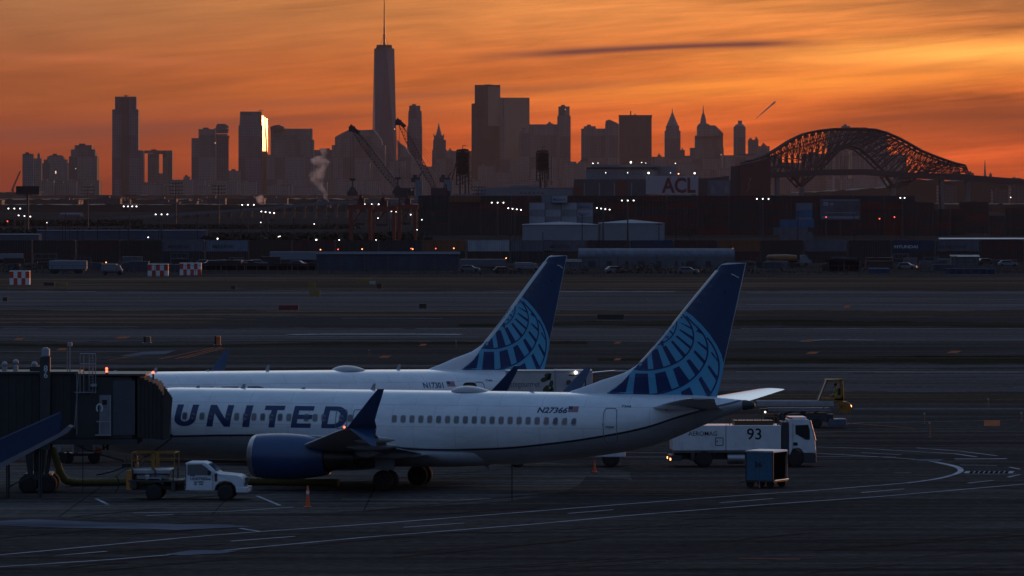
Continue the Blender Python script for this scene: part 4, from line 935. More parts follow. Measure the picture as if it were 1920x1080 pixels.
def skinned(name, pts, edges, rad, m, parent=None, sub=2):
    me = bpy.data.meshes.new(name); me.from_pydata(pts, edges, []); me.materials.append(m)
    o = bpy.data.objects.new(name, me); COL.objects.link(o); o.parent = parent
    sk = o.modifiers.new('Skin', 'SKIN'); sk.use_smooth_shade = True
    if not me.skin_vertices: me.attributes.new('x', 'FLOAT', 'POINT')
    for v, r in zip(me.skin_vertices[0].data if me.skin_vertices else [], rad): v.radius = (r, r)
    o.modifiers.new('Sub', 'SUBSURF').levels = sub; o.modifiers['Sub'].render_levels = sub
    return o
def person(loc, face, label, vest, seated=True, hands=(.45, .12, .55)):
    """seated driver: z=0 at the seat; local +x is the way they face"""
    t = empty('person', loc, face)
    hx, hy, hz = hands
    parts = {'pel': (0, 0, .08), 'bel': (0, 0, .28), 'che': (.01, 0, .48), 'nek': (.02, 0, .62), 'hd0': (.05, 0, .70), 'hd1': (.06, 0, .80), 'hd2': (.05, 0, .88)}
    pts = list(parts.values()); rad = [.15, .14, .155, .06, .075, .095, .06]; ed = [(i, i + 1) for i in range(6)]
    for sg in (1, -1):
        n = len(pts); pts += [(.0, sg * .17, .54), (.12, sg * .24, .34), (hx - .08, sg * hy, hz - .12), (hx, sg * hy, hz - .1)]; rad += [.065, .05, .035, .04]; ed += [(2, n), (n, n + 1), (n + 1, n + 2), (n + 2, n + 3)]
        n = len(pts); pts += [(.40, sg * .12, .10), (.50, sg * .12, -.32), (.62, sg * .12, -.36)]; rad += [.085, .055, .045]; ed += [(0, n), (n, n + 1), (n + 1, n + 2)]
    me = bpy.data.meshes.new('body'); me.from_pydata([Vector(p) for p in pts], ed, []); me.materials.append(SKIN)
    # head and body read as one figure; cloth is modelled as covering pieces
    o = bpy.data.objects.new('body', me); COL.objects.link(o); o.parent = t
    sk = o.modifiers.new('Skin', 'SKIN'); sk.use_smooth_shade = True; sk.branch_smoothing = .4
    bm_ = __import__('bmesh').new(); bm_.from_mesh(me); ly = bm_.verts.layers.skin.verify()
    for v, r in zip(bm_.verts, rad): v[ly].radius = (r, r)
    bm_.verts.ensure_lookup_table(); bm_.verts[0][ly].use_root = True
    bm_.to_mesh(me); bm_.free()
    s2 = o.modifiers.new('Sub', 'SUBSURF'); s2.levels = 2; s2.render_levels = 2
    b = MB()
    for z0, z1, r0, r1 in ((.02, .3, .175, .17), (.3, .55, .17, .185), (.55, .6, .185, .10)): b.loft([[(r_ * .72 * math.cos(a), r_ * 1.1 * math.sin(a), z) for a in [2 * math.pi * k / 16 for k in range(16)]] for z, r_ in ((z0, r0), (z1, r1))], caps=False)
    b.build('vest', vest, t, smooth=60)
    b = MB(); b.ball((.045, 0, .85), .112, 12, 1.0); b.build('hair', HAIR, t, smooth=80)
    b = MB()
    for sg in (1, -1): b.ball((.145, sg * .035, .80), .012, 6)
    b.lathe((.14, 0, .80), (.5, 0, -1), [(0, .005), (.05, .02), (.06, .005)], 6); b.box(.14, .152, -.025, .025, .735, .745); b.build('face', mat('face_dark', (.12, .05, .04), .6), t)
    for sg in (1, -1):
        b = MB(); hxp = Vector((hx, sg * hy, hz - .1)); b.box(hx - .01, hx + .07, sg * hy - .04, sg * hy + .04, hz - .12, hz - .09)
        for k, l in enumerate((.055, .065, .06, .045)): b.tube([hxp + Vector((.06, (k - 1.5) * .02, 0)), hxp + Vector((.06 + l * .6, (k - 1.5) * .02, -.015)), hxp + Vector((.06 + l * .7, (k - 1.5) * .02, -.045))], .008, 5)
        b.tube([hxp + Vector((.0, -sg * .035, 0)), hxp + Vector((.04, -sg * .065, -.01)), hxp + Vector((.065, -sg * .06, -.03))], .010, 5)
        b.build('hand', SKIN, t)
    return tag(t, label, 'person')
person(Vector((lX(1568) + (1490 - 960) * 366 / F, 366, lZ(745) + .02)), math.pi, 'driver in a lime hi-vis vest seated in the yellow loader cab', HIVIS)
p = dt.matrix_world
person(Vector(((1390 - 960) * 314 / F + dX(1496), 314.1, dZ(826))), R(3), 'driver in dark jacket behind the wheel of the tank truck', CLOTH)

def cart():
    Y = 291.5; s = F / Y; u0 = 1437; t = empty('baggage_cart', ((u0 - 960) * Y / F, Y, 0), R(-26)); Z = lambda v: H - (v - VH) * Y / F
    # local x along the cart's long side, turned so the dark end shows at the right
    w, d = .80, .95; z0, z1 = Z(899), Z(847)
    b = MB(); b.box(-w, w, -d, -d + .03, z0, z1); b.box(-w, w, d - .03, d, z0, z1); b.box(-w, -w + .03, -d, d, z0, z1); b.build('curtain_panel', BAGB, t)
    b = MB(); b.box(w - .02, w + .01, -d + .035, d - .035, z0, z1 - .01); b.build('dark_end_sheet', mat('cart_shade_black', (.008, .008, .008), .95, spec=0), t)  # near-black sheet across the end stands for the shaded interior
    b = MB()
    for k in range(7): x = -w + .12 + k * (2 * w - .24) / 6; b.box(x - .01, x + .01, -d - .012, -d, z0 + .05, z1 - .1)
    b.box(-.03, .03, -d - .03, -d - .012, z0 - .4, z0 + .55); b.build('curtain_rib', mat('bag_rib', (.04, .13, .22), .5), t)
    b = MB(); b.loft([[(-w - .06, y, z1), (w + .06, y, z1), (w + .02, y, z1 + .1), (-w - .02, y, z1 + .1)] for y in (-d - .05, d + .05)]); b.build('roof', mat('cart_roof', (.55, .57, .60), .35, metal=.3, vary=.15), t, bevel=.02)
    b = MB()
    for x in (-w, w):
        for y in (-d, d): b.box(x - .03, x + .03, y - .03, y + .03, z0 - .1, z1 + .003)
    b.box(-w - .02, w + .05, -d - .02, d + .02, z0 - .10, z0 - .002); b.build('frame', DGREY, t)
    b = MB(); b.tube([(w + .09, -d, z0 + .0), (w + .09, d, z0 + .0)], .04, 14); b.build('end_rail', GLINT, t, smooth=60)  # rail made round and bright so it glints in the sun
    b = MB(); b.bar((w + .1, .5, z0 + .1), (w + .16, .5, z1 - .2), .015); b.bar((w + .1, .65, z0 + .1), (w + .16, .65, z1 - .2), .015); b.build('curtain_strap', STEEL, t)
    text_on('cart_number', '36', .42, (-.30, -d - .012, z0 + .72), (1, 0, 0), (0, 0, 1), BLACK, t, bold=.02, wx=1.1)
    for x in (-.6, .6):
        for y in (-.75, .75):
            b = MB(); b.cyl((x, y - .08, .24), (x, y + .08, .24), .24, .24, 18); b.box(x - .05, x + .05, y - .1, y + .1, .24, z0 - .1); b.build('wheel', BLACK, t, smooth=40)
    b = MB(); b.bar((-w, 0, .4), (-w - .8, 0, .25), .035); b.build('tow_bar', DGREY, t)
    return tag(t, 'blue curtained baggage cart with an open end beside the tank truck', 'baggage cart')
cart()

def cone(u, v, h, r, label, tall):
    g = G(u, v); t = empty('traffic_cone', g)
    b = MB(); b.box(-r, r, -r, r, 0, .05); b.build('base', BLACK if not tall else RED, t, bevel=.01)
    b = MB(); b.lathe((0, 0, .05), (0, 0, 1), [(0, r * .75), (.03, r * .55), (h * .7, r * .34 if tall else r * .2), (h - .05, r * .26 if tall else .03), (h, .02)], 18); b.build('body', ORANGE, t, smooth=40)
    if tall:
        b = MB(); b.lathe((0, 0, .05), (0, 0, 1), [(h * .62, r * .40), (h * .78, r * .38)], 18); b.build('reflective_band', WHTW, t, smooth=40)
        b = MB(); b.lathe((0, 0, h), (0, 0, 1), [(0, .03), (.08, .03), (.1, .01)], 10); b.build('handle', ORANGE, t)
    tag(t, label, 'cone', 'orange cones on the stand')
cone(577, 952, 1.05, .20, 'tall slim orange cone with a red base in front of the blue engine', True)
cone(1115, 887, .70, .22, 'short orange cone under the rear body of the near airliner', False)

# catering truck between the airliners
def catering():
    Y = 314.0; s = F / Y; u0 = 1030; t = empty('catering_truck', ((u0 - 960) * Y / F, Y, 0), 0); X = lambda u: (u - u0) / s; Z = lambda v: H - (v - VH) * Y / F
    z1 = Z(694); z0 = z1 - 2.5
    b = MB(); b.box(X(948), X(1040), -1.2, 1.2, z0, z1); bx = b.build('box_body', mat('truck_cream', (.42, .42, .42), .5, vary=.12), t, bevel=.03)
    b = MB(); b.box(X(1041), X(1110), -1.2, 1.2, z0, z1 + .02); fb = b.build('front_body', mat('truck_grey', (.36, .37, .39), .5, vary=.12), t, bevel=.03)
    b = MB(); b.box(X(1039.5), X(1041.2), -1.23, 1.2, z0, z1 + .04); b.box(X(948), X(1110), -1.24, -1.2, z1 - .06, z1 + .01); b.build('corner_trim', GREY, t)
    text_on('company_name', 'gategourmet', .50, (X(951), -1.2, Z(724)), (1, 0, 0), (0, 0, 1), mat('text_grey', (.07, .07, .08), .6, vary=0), bx, bold=-.004, wx=.75)
    leaf = mat('leaf_print', (.035, .06, .03), .6, vary=.5, scale=3)
    def lf(cx, cz, l, w, a, b):
        pts = []
        for k in range(17):
            q = 2 * math.pi * k / 16; x = math.cos(q) * l; z = math.sin(q) * w * (1 - .3 * math.cos(q)); pts.append((cx + x * math.cos(a) - z * math.sin(a), -1.208, cz + x * math.sin(a) + z * math.cos(a)))
        b.q(*pts[:-1])
    b = MB()
    for c in ((1022, 710, .28, .13, .3), (1030, 706, .18, .10, 1.2), (1033, 702, .22, .12, .3), (1024, 728, .26, .16, 1.1), (1035, 718, .22, .12, 1.3), (1038, 731, .25, .12, 1.4), (1031, 732, .22, .11, 1.0)):
        x = X(c[0]); lf(min(x, X(1039) - .28 * abs(math.cos(c[4])) - .1), Z(c[1]), c[2], c[3], c[4], b)
    b.box(X(1031), X(1031) + .03, -1.209, -1.2, Z(722), Z(710)); b.build('leaf_graphic', leaf, bx)
    b = MB()
    for u, v, r in ((1066, 716, .16), (1082, 716, .20)): b.cyl((X(u), -1.24, Z(v)), (X(u), -1.2, Z(v)), r, r, 18)
    b.build('round_vent', mat('vent_brown', (.08, .06, .06), .6), fb)
    b = MB(); b.tube([(X(1066), -1.22, Z(702)), (X(1097), -1.22, Z(702)), (X(1097), -1.22, Z(730))], .035, 4); b.build('panel_frame', DGREY, fb)
    b = MB(); b.ball((X(1079), -1.3, Z(697)), .09, 8); b.build('work_light', LAMPW, fb)
    b = MB(); b.box(X(950), X(1150), -.5, .5, .65, .95); b.box(X(960), X(1100), -.9, .9, .95, 1.1)
    for x0, x1 in ((X(960), X(1090)), (X(1090), X(960))): b.bar((x0, -.7, 1.1), (x1, -.7, z0), .08); b.bar((x0, .7, 1.1), (x1, .7, z0), .08)
    b.build('scissor_chassis', DGREY, t)
    b = side([(X(1115), .6), (X(1115), 2.6), (X(1160), 2.6), (X(1172), 1.6), (X(1172), .6)], -1.1, 1.1); b.build('cab', VWHITE, t, bevel=.05)
    wheels(t, (X(970), X(1145)), (-.9, .9), .5, .3)
    return tag(t, 'white catering truck with raised box and leaf print between the two airliners', 'truck')
catering()
# ------------------------------------------------------------------ jet bridge and the kit round it
def jetway():
    Y = 287.0; s = F / Y; u0 = 74; t = empty('jet_bridge', ((u0 - 960) * Y / F, Y, 0), 0); X = lambda u: (u - u0) / s; Z = lambda v: H - (v - VH) * Y / F
    # tunnel with ribbed cladding
    zt, zb = Z(699), Z(822)
    b = MB(); b.box(X(-1000), X(150), -1.6, 1.6, zb, zt)
    x = X(-995)
    while x < X(148): b.box(x, x + .16, -1.66, -1.6, zb + .1, zt - .1); x += .42
    tn = b.build('tunnel', BRIDGE, t)
    b = MB(); b.box(X(-1000), X(152), -1.75, 1.75, zt, zt + .12); b.box(X(-1000), X(152), -1.72, 1.72, zb - .25, zb); b.build('roof_edge', DGREY, tn)
    b = MB(); b.cyl((X(-980), 0, 0), (X(-980), 0, zb - .25), .6, .6, 16); b.build('support_column', DGREY, t, smooth=40)
    b = MB(); b.cyl((X(-1000), 0, zb - .3), (X(-1000), 0, zt + .3), 2.6, 2.6, 28); b.build('rotunda', BRIDGE, t, smooth=40)
    # rotating cab
    zt2, zb2 = Z(702), Z(820)
    cabp = [(X(148), -2.0), (X(252), -2.0), (X(272), -1.0), (X(272), 2.2), (X(148), 2.2)]
    b = MB(); b.loft([[(x, y, zb2) for x, y in cabp], [(x, y, zt2 if x < X(160) else zt2 - .1) for x, y in cabp]]); cab = b.build('cab', BRIDGE, t, bevel=.03)
    b = MB(); b.box(X(146), X(278), -2.1, 2.3, zt2 + .0, zt2 + .1); b.build('cab_roof', DGREY, cab)
    b = MB(); b.box(X(146), X(262), -2.06, 2.2, zb2 - .30, zb2 - .01); b.build('floor_frame', DGREY, cab)
    # lighter sheet panel, service door, rail
    b = MB(); b.box(X(217), X(258), -2.03, -2.0, Z(812), Z(711)); b.build('side_panel', PANEL, cab)
    for k, w in ((770, 26), (775, 22), (780, 25)):
        pass
    b = MB(); b.box(X(192), X(212), -2.04, -2.0, Z(812), Z(738)); dr = b.build('service_door', mat('door_grey', (.20, .21, .24), .5), cab)
    b = MB(); b.box(X(197), X(206), -2.06, -2.04, Z(756), Z(747)); b.build('door_window', GLASS, dr)
    b = MB()
    for u in (193, 213): b.box(X(u) - .03, X(u) + .03, -2.35, -2.29, Z(812), Z(785 if u == 193 else 738))
    b.box(X(187), X(213), -2.36, -2.30, Z(788), Z(786)); b.box(X(185), X(214), -2.36, -2.04, Z(813.5), Z(811)); b.build('landing_rail', STEEL, cab)
    b = MB(); pts = [(X(193) + .15 * math.cos(a), -2.38, Z(762) + .22 * math.sin(a)) for a in [math.radians(d) for d in range(-50, 231, 20)]]; b.tube(pts, .045, 6); b.build('cable_loop', WHTW, cab)
    # bellows: stepped folded canopy closing on the aircraft
    cp = MB(); n = 7
    for k in range(n):
        x0 = X(262) + k * .21; w = .26
        zt_ = Z(704) - k * .09 - (.45 if k > 4 else 0) * (k - 4) * .5; cp.box(x0, x0 + w - .08, -1.9 + k * .05 , 2.6, Z(818) - .02 * k, zt_); cp.box(x0 + w - .10, x0 + w + .02, -1.82 + k * .05, 2.55, Z(817), zt_ - .12)
    cp.build('canopy_bellows', CANOPY, cab)
    b = MB(); b.hexa([(X(308), -1.62, Z(820)), (X(320), -1.62, Z(820)), (X(320), -1.4, Z(820)), (X(308), -1.4, Z(820)), (X(311), -1.62, Z(722)), (X(327), -1.62, Z(744)), (X(327), -1.4, Z(744)), (X(311), -1.4, Z(722))]); b.build('canopy_edge', mat('canopy_pad', (.05, .045, .042), .9), cab)
    # roof ladder cage
    b = MB()
    for u, v0, v1 in ((150, 812, 700), (156, 735, 662), (163, 735, 664), (173, 730, 660), (180, 735, 660), (185, 735, 662)): b.bar((X(u), -2.12, Z(v0)), (X(u), -2.12, Z(v1)), .025)
    for v in (661, 680, 733): b.bar((X(156 if v < 700 else 146), -2.12, Z(v)), (X(185), -2.12, Z(v)), .025)
    b.bar((X(146), -2.12, Z(800)), (X(153), -2.12, Z(700)), .03)
    for k in range(14): b.bar((X(175), -2.12, Z(735 - k * 5.5)), (X(181), -2.12, Z(735 - k * 5.5)), .012)
    b.build('roof_ladder', STEEL, cab)
    b = MB(); b.box(X(176), X(187), -2.2, -2.02, Z(722), Z(717)); b.build('name_plate', GREY, cab)
    # gate column with number
    b = MB(); b.box(X(81), X(100), -2.05, -1.62, Z(840), Z(667)); b.build('gate_post', DGREY, t)
    b = MB(); b.box(X(84), X(98), -2.0, -1.4, Z(666), Z(652)); b.box(X(86), X(95), -1.9, -1.5, Z(652), Z(650)); b.build('beacon_housing', GREY, t, bevel=.03)
    for i, ch in enumerate('86'): text_on('gate_number', ch, .46, (X(88), -2.05, Z(694 + i * 12)), (1, 0, 0), (0, 0, 1), WHTW, t, bold=.01)
    # roof fittings
    for u, v0, h in ((9, 698, 12), (30, 698, 16), (65, 696, 12)):
        b = MB(); b.box(X(u) - .12, X(u) + .12, -.3, .0, zt + .1, zt + .12 + h / s * .6); b.ball((X(u), -.15, zt + .12 + h / s), .16, 10); b.build('roof_lamp', GREY, t, smooth=40)
    b = MB(); b.box(X(58), X(82), -.8, .4, zt + .12, Z(686)); b.build('roof_unit', DGREY, t, bevel=.03)
    b = MB(); b.bar((X(134), -1.0, zt), (X(134), -1.0, Z(648)), .04); b.bar((X(129), -1.0, zt), (X(129), -1.0, Z(655)), .02); b.box(X(130), X(138), -1.1, -.9, Z(648), Z(641)); b.build('mast_lamp', STEEL, t)
    for u, v in ((205, 689), (205, 694)):
        b = MB(); b.ball((X(u), -1.9, Z(v)), .07, 8, m=0); b.box(X(u) - .06, X(u) + .06, -1.8, -1.7, Z(702), Z(v), m=1); b.build('warning_light', [LAMPR, DGREY], cab)
    b = MB(); b.ball((X(286), .5, Z(699)), .07, 8, m=0); b.box(X(286) - .05, X(286) + .05, .55, .65, zt2 - .3, Z(699), m=1); b.build('warning_light', [LAMPR, DGREY], cab)
    # undercarriage
    b = MB(); b.box(X(66), X(84), -.9, .9, 1.0, zb - .2); b.box(X(50), X(98), -1.3, 1.3, .7, 1.05); b.bar((X(60), -1.1, .8), (X(52), -1.1, zb), .12); b.bar((X(90), -1.1, .8), (X(100), -1.1, zb), .12); b.box(X(56), X(66), -1.35, -1.2, 1.0, zb); b.build('drive_column', DGREY, t, bevel=.02)
    wheels(t, (X(56), X(92)), (-1.15, -.7, .7, 1.15), .50, .32)
    # cables slung below
    def sag(p, q, d, n=10):
        p = Vector(p); q = Vector(q); return [p.lerp(q, k / n) - Vector((0, 0, d * 4 * (k / n) * (1 - k / n))) for k in range(n + 1)]
    b = MB(); b.tube(sag((X(150), -1.8, zb2 - .3), (X(210), -1.8, zb2 - .3), .35), .03, 5); b.build('hanging_cable', BLACK, t)
    b = MB(); b.bar((X(160), -1.7, zb2 - .3), (X(160), -1.7, .05), .02); b.build('hanging_cable', BLACK, t)
    b = MB(); b.tube([(X(222), -1.2, .9), (X(227), -1.2, .55), (X(224), -1.2, .25), (X(218), -1.2, .03)], .03, 5); b.build('hanging_cable', BLACK, t)
    for u in (197, 204): b = MB(); b.bar((X(u), -1.2, zb2 - .3), (X(u + 1), -1.2, Z(842)), .06); b.build('support_strut', BLACK, t)
    b = MB(); b.tube(sag((X(185), -1.7, 1.0), (X(325), -1.2, zb2 + .05), .35), .035, 5);
    b.build('hanging_cable', BLACK, t)
    return tag(t, 'dark boarding bridge numbered 86 docked at the nose of the near airliner', 'jet bridge')
jetway()
def chute():
    Y = 281.0; s = F / Y; u0 = 60; t = empty('baggage_chute', ((u0 - 960) * Y / F, Y, 0), 0); X = lambda u: (u - u0) / s; Z = lambda v: H - (v - VH) * Y / F
    b = MB(); b.loft([[(X(-160), y, Z(895)), (X(-160), y, Z(950)), (X(113), y, Z(810)), (X(113), y, Z(773))] for y in (-.75, -.68)]); b.build('side_wall', CHUTE, t)
    b = MB(); b.loft([[(X(-160), y, Z(895)), (X(-160), y, Z(950)), (X(113), y, Z(810)), (X(113), y, Z(773))] for y in (.68, .75)]); b.build('side_wall', CHUTE, t)
    b = MB(); b.loft([[(X(-160), y, Z(951)), (X(-160), y, Z(963)), (X(128), y, Z(811)), (X(137), y, Z(800)), (X(130), y, Z(797)), (X(113), y, Z(811))] for y in (-.85, .85)]); b.build('stringer', mat('chute_grey', (.17, .17, .20), .5, vary=.2), t)
    b = MB(); b.loft([[(X(-160), y, Z(893)), (X(-160), y, Z(896)), (X(114), y, Z(774)), (X(114), y, Z(771))] for y in (-.79, -.64)]); b.build('hand_rail', mat('rail_slate', (.10, .13, .2), .5), t)
    b = MB(); b.bar((X(15), -.6, Z(872)), (X(15), -.6, 0), .05); b.bar((X(15), .6, Z(872)), (X(15), .6, 0), .05); b.bar((X(75), -.6, Z(842)), (X(75), -.6, 0), .05); b.bar((X(75), .6, Z(842)), (X(75), .6, 0), .05)
    b.bar((X(15), -.6, .6), (X(75), -.6, 1.4), .04); b.build('support_leg', DGREY, t)
    return tag(t, 'blue sided sloping stair ramp with grey stringer below the boarding bridge', 'ramp')
chute()
# ribbed air hose
b = MB(); pts = [G(98, 905, 1.9), G(104, 905, 1.3), G(112, 905, .6), G(122, 905, .25), G(140, 905, .2), G(200, 904, .2), G(262, 903, .2), G(300, 903, .2), G(500, 903, .2), G(640, 905, .2)]
pts[0] = P(98, 838, 292); pts[1] = P(104, 858, 292); pts[2] = P(112, 884, 292); pts[3] = P(122, 901, 292)
cc = []
for a, c in zip(pts[:-1], pts[1:]):
    n = max(2, int((c - a).length / .16))
    for k in range(n): cc.append(a.lerp(c, k / n))
rr = [.23 if k % 2 else .19 for k in range(len(cc))]
rings = []
for k, c in enumerate(cc):
    d = (cc[min(k + 1, len(cc) - 1)] - cc[max(k - 1, 0)]).normalized(); e1 = d.cross(Vector((0, 1, 0))).normalized(); e2 = d.cross(e1)
    rings.append([c + (e1 * math.cos(a) + e2 * math.sin(a)) * rr[k] for a in [2 * math.pi * j / 12 for j in range(12)]])
b.loft(rings); tag(b.build('air_hose', HOSE, smooth=50), 'fat ribbed yellow air hose lying on the ground behind the pickup', 'hose')
# equipment behind the bridge
def gpu():
    Y = 318.0; s = F / Y; u0 = 158; t = empty('ground_power_unit', ((u0 - 960) * Y / F, Y, 0), R(6)); X = lambda u: (u - u0) / s; Z = lambda v: H - (v - VH) * Y / F
    b = MB(); b.box(X(137), X(174), -.8, .8, .62, 1.75); b.build('housing', mat('unit_grey', (.14, .15, .17), .5), t, bevel=.05)
    b = MB(); b.box(X(115), X(190), -.7, .7, .45, .62); b.bar((X(190), 0, .5), (X(232), 0, .12), .05); b.build('chassis', DGREY, t)
    b = MB(); b.box(X(146), X(176), -.84, -.8, .62, .68); b.build('bumper_bar', BRIGHT, t)
    b = MB(); b.box(X(178), X(190), -.6, .6, .5, 1.0); b.build('end_box', mat('orange_box', (.45, .12, .05), .5), t)
    wheels(t, (X(127), X(176)), (-.75, .75), .34, .2, STEEL)
    return tag(t, 'grey wheeled power unit with orange end under the boarding bridge', 'ground equipment')
gpu()
b = MB(); t = empty('wheel_chock', G(245, 876)); b.box(-.5, .5, -.2, .2, 0, .22); b.bar((-.2, 0, .2), (-.35, 0, .9), .02); b.bar((.2, 0, .2), (.1, 0, .6), .02); b.build('chock_body', BLACK, t, bevel=.03)
tag(t, 'small black chock stand on the ground left of the yellow rails', 'chock')
# airfield signs and boxes
def sign(u, v, w, h, m, label, legs=2, name='airfield_sign', text=None, tm=None, cat='sign'):
    g = G(u, v); s = F / g.y; t = empty(name, g); W = w / s / 2; Hh = h / s
    b = MB(); b.box(-W, W, -.12, .12, Hh * .18, Hh); b.build('face_panel', m, t, bevel=.02)
    b = MB()
    for k in range(legs): x = -W + (k + .5) * 2 * W / legs; b.box(x - .06, x + .06, -.06, .06, 0, Hh * .18)
    b.box(-W * 1.05, W * 1.05, -.25, .25, 0, .03); b.build('leg', DGREY, t)
    if text:
        text_on('sign_text', text, Hh * .6, (-W * .85, -.12, Hh * .36), (1, 0, 0), (0, 0, 1), tm, t, bold=.02, wx=min(1.6, W * 1.7 / (len(text) * Hh * .6 * .62)))
    return tag(t, label, cat)
DSG = mat('sign_dark', (.02, .02, .022), .4, vary=.1); RSG = mat('sign_red', (.16, .02, .015), .5, vary=.2); YSG = mat('sign_yellow', (.22, .15, .03), .5, vary=.2)
YT = mat('sign_pale', (.20, .16, .08), .5, vary=0)
sign(541, 583, 37, 11, RSG, 'wide dark red airfield sign left of centre on the far grass', 3)
sign(793, 580, 14, 11, DSG, 'small near-black airfield sign on grass between the red sign and the tail', 2)
sign(1145, 601, 50, 12, DSG, 'long black airfield sign seen between the two tail fins', 4)
sign(684, 532, 27, 9, YSG, 'dim yellow-brown sign panel at the left end of the far sign row', 2)
sign(711, 543, 10, 12, DSG, 'black square box at the right end of the far sign row', 1)
sign(698, 534, 11, 7, mat('sign_grey', (.30, .30, .33), .5), 'pale grey plate in the middle of the far sign row', 1)
sign(590, 557, 20, 13, YSG, 'dim brown framed panel by the far white runway line', 2)
sign(585, 540, 14, 10, YSG, 'small arched brown frame above the brown framed panel', 2)
sign(438, 543, 9, 8, DSG, 'tiny dark panel on the far grass left of the brown frames', 2)
sign(10, 566, 9, 9, DSG, 'tiny dark sign at the left edge of the airfield', 1)
sign(92, 537, 20, 8, DSG, 'dark low sign right of the leftmost checkered shed', 2); sign(115, 537, 22, 7, YSG, 'dim yellow low sign right of the dark low sign', 2)
def barrel(u, v, w, h, label, m):
    g = G(u, v); s = F / g.y; t = empty('marker_box', g); W = w / s / 2; Hh = h / s
    b = MB(); b.box(-W * .4, W, -W, W, .05, Hh); b.build('lit_side', m, t, bevel=.03); b = MB(); b.box(-W, -W * .42, -W * .8, W * .8, .05, Hh); b.build('dark_side', BLACK, t, bevel=.03)
    b = MB(); b.box(-W * 1.3, W * 1.3, -W * 1.2, W * 1.2, 0, .05); b.build('base', GREY, t); return tag(t, label, 'marker box')
barrel(276, 643, 13, 12, 'small brown drum-like marker box left of the orange one', mat('drum_brown', (.16, .10, .06), .6))
barrel(408, 647, 11, 17, 'small orange and black marker box on a pale slab', mat('marker_orange', (.65, .14, .03), .5))
for u, v, h in ((1853, 763, 14), (1733, 795, 18), (1915, 790, 14), (1743, 820, 26), (855, 650, 10), (880, 628, 8), (692, 668, 10), (1213, 571, 10), (1853, 758, 8), (1035, 578, 9)):
    g = G(u, v); s = F / g.y; b = MB(); b.cyl((0, 0, 0), (0, 0, h / s), .035, .03, 8, m=0); b.cyl((0, 0, 0), (0, 0, .05), .14, .10, 10, m=0); b.box(-.06, .06, -.06, .06, h / s, h / s + .10, m=1)
    tag(b.build('edge_light_post', [DGREY, GREY], loc=g), 'thin edge marker post standing on the airfield', 'post', 'edge marker posts on the airfield')
# ------------------------------------------------------------------ containers
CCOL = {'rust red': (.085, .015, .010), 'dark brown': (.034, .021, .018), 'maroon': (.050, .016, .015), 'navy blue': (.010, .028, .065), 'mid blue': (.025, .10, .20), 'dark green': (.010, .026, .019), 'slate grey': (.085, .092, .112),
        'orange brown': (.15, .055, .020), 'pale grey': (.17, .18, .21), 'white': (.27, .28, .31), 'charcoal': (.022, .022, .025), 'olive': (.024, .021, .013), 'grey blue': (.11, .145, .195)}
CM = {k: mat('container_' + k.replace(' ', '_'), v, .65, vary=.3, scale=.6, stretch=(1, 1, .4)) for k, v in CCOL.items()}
FRM = mat('container_frame', (.05, .05, .055), .6, vary=.2)
def cmesh(L_):
    b = MB(); w = 1.2; h = 2.6
    # corrugated long sides
    n = int(L_ / .56)
    for sg in (-1, 1):
        xs = [-L_ / 2 + .12 + (L_ - .24) * k / (n * 2) for k in range(n * 2 + 1)]
        b.loft([[(x, sg * (w - (.06 if k % 2 else 0)), z) for k, x in enumerate(xs)] for z in ((.12, h - .1) if sg < 0 else (h - .1, .12))], caps=False, closed=False)
    b.box(-L_ / 2 + .08, L_ / 2 - .08, -w + .07, w - .07, .14, h - .02)
    b.m = 0
    for x in (-L_ / 2, L_ / 2 - .14):
        for y in (-w, w - .14): b.box(x, x + .14, y, y + .14, 0, h, 1)
        for z in (0, h - .12): b.box(x, x + .14, -w + .14, w - .14, z, z + .12, 1)
        b.box(x + .03, x + .11, -.02, .02, .12, h - .12, 1)
    for y in (-w, w - .1):
        for z in (.0, h - .11): b.box(-L_ / 2 + .14, L_ / 2 - .14, y, y + .10, z, z + .11, 0)
    o = b.build('shipping_container', [CM['charcoal'], FRM]); me = o.data; bpy.data.objects.remove(o); return me
CME = {}
NC = 0
def container(u, v_or_tier, Y, col, label, group, L_=12.2, rz=0.0, text=None, tm=None, tsize=1.2, tx=None):
    """u = left edge pixel"""
    global NC; NC += 1
    if L_ not in CME: CME[L_] = cmesh(L_)
    o = bpy.data.objects.new('shipping_container', CME[L_]); COL.objects.link(o)
    x = (u - 960) * Y / F + L_ / 2 * math.cos(rz) if abs(rz) < 1 else (u - 960) * Y / F + 1.2
    o.location = (x, Y, v_or_tier * 2.6); o.rotation_euler = (0, 0, rz); setmat(o, CM[col]); tag(o, label, 'container', group)
    if text: text_on('container_lettering', text, tsize, (-L_ / 2 + (1.2 if tx is None else tx), -1.21, .75), (1, 0, 0), (0, 0, 1), tm or mat('text_dark', (.03, .035, .05), .6, vary=0), o, bold=.02, wx=1.25, thick=.03)
    return o
ORD = ['bottom', 'second', 'third', 'fourth', 'fifth', 'sixth', 'seventh']
NUM = ['first', 'second', 'third', 'fourth', 'fifth', 'sixth', 'seventh', 'eighth', 'ninth', 'tenth', 'eleventh', 'twelfth', 'thirteenth', 'fourteenth', 'fifteenth', 'sixteenth', 'seventeenth', 'eighteenth', 'nineteenth', 'twentieth', 'twenty-first', 'twenty-second', 'twenty-third', 'twenty-fourth', 'twenty-fifth']
rc = random.Random(3)
pool = ['dark brown'] * 5 + ['charcoal'] * 4 + ['maroon'] * 4 + ['rust red', 'olive', 'dark green']
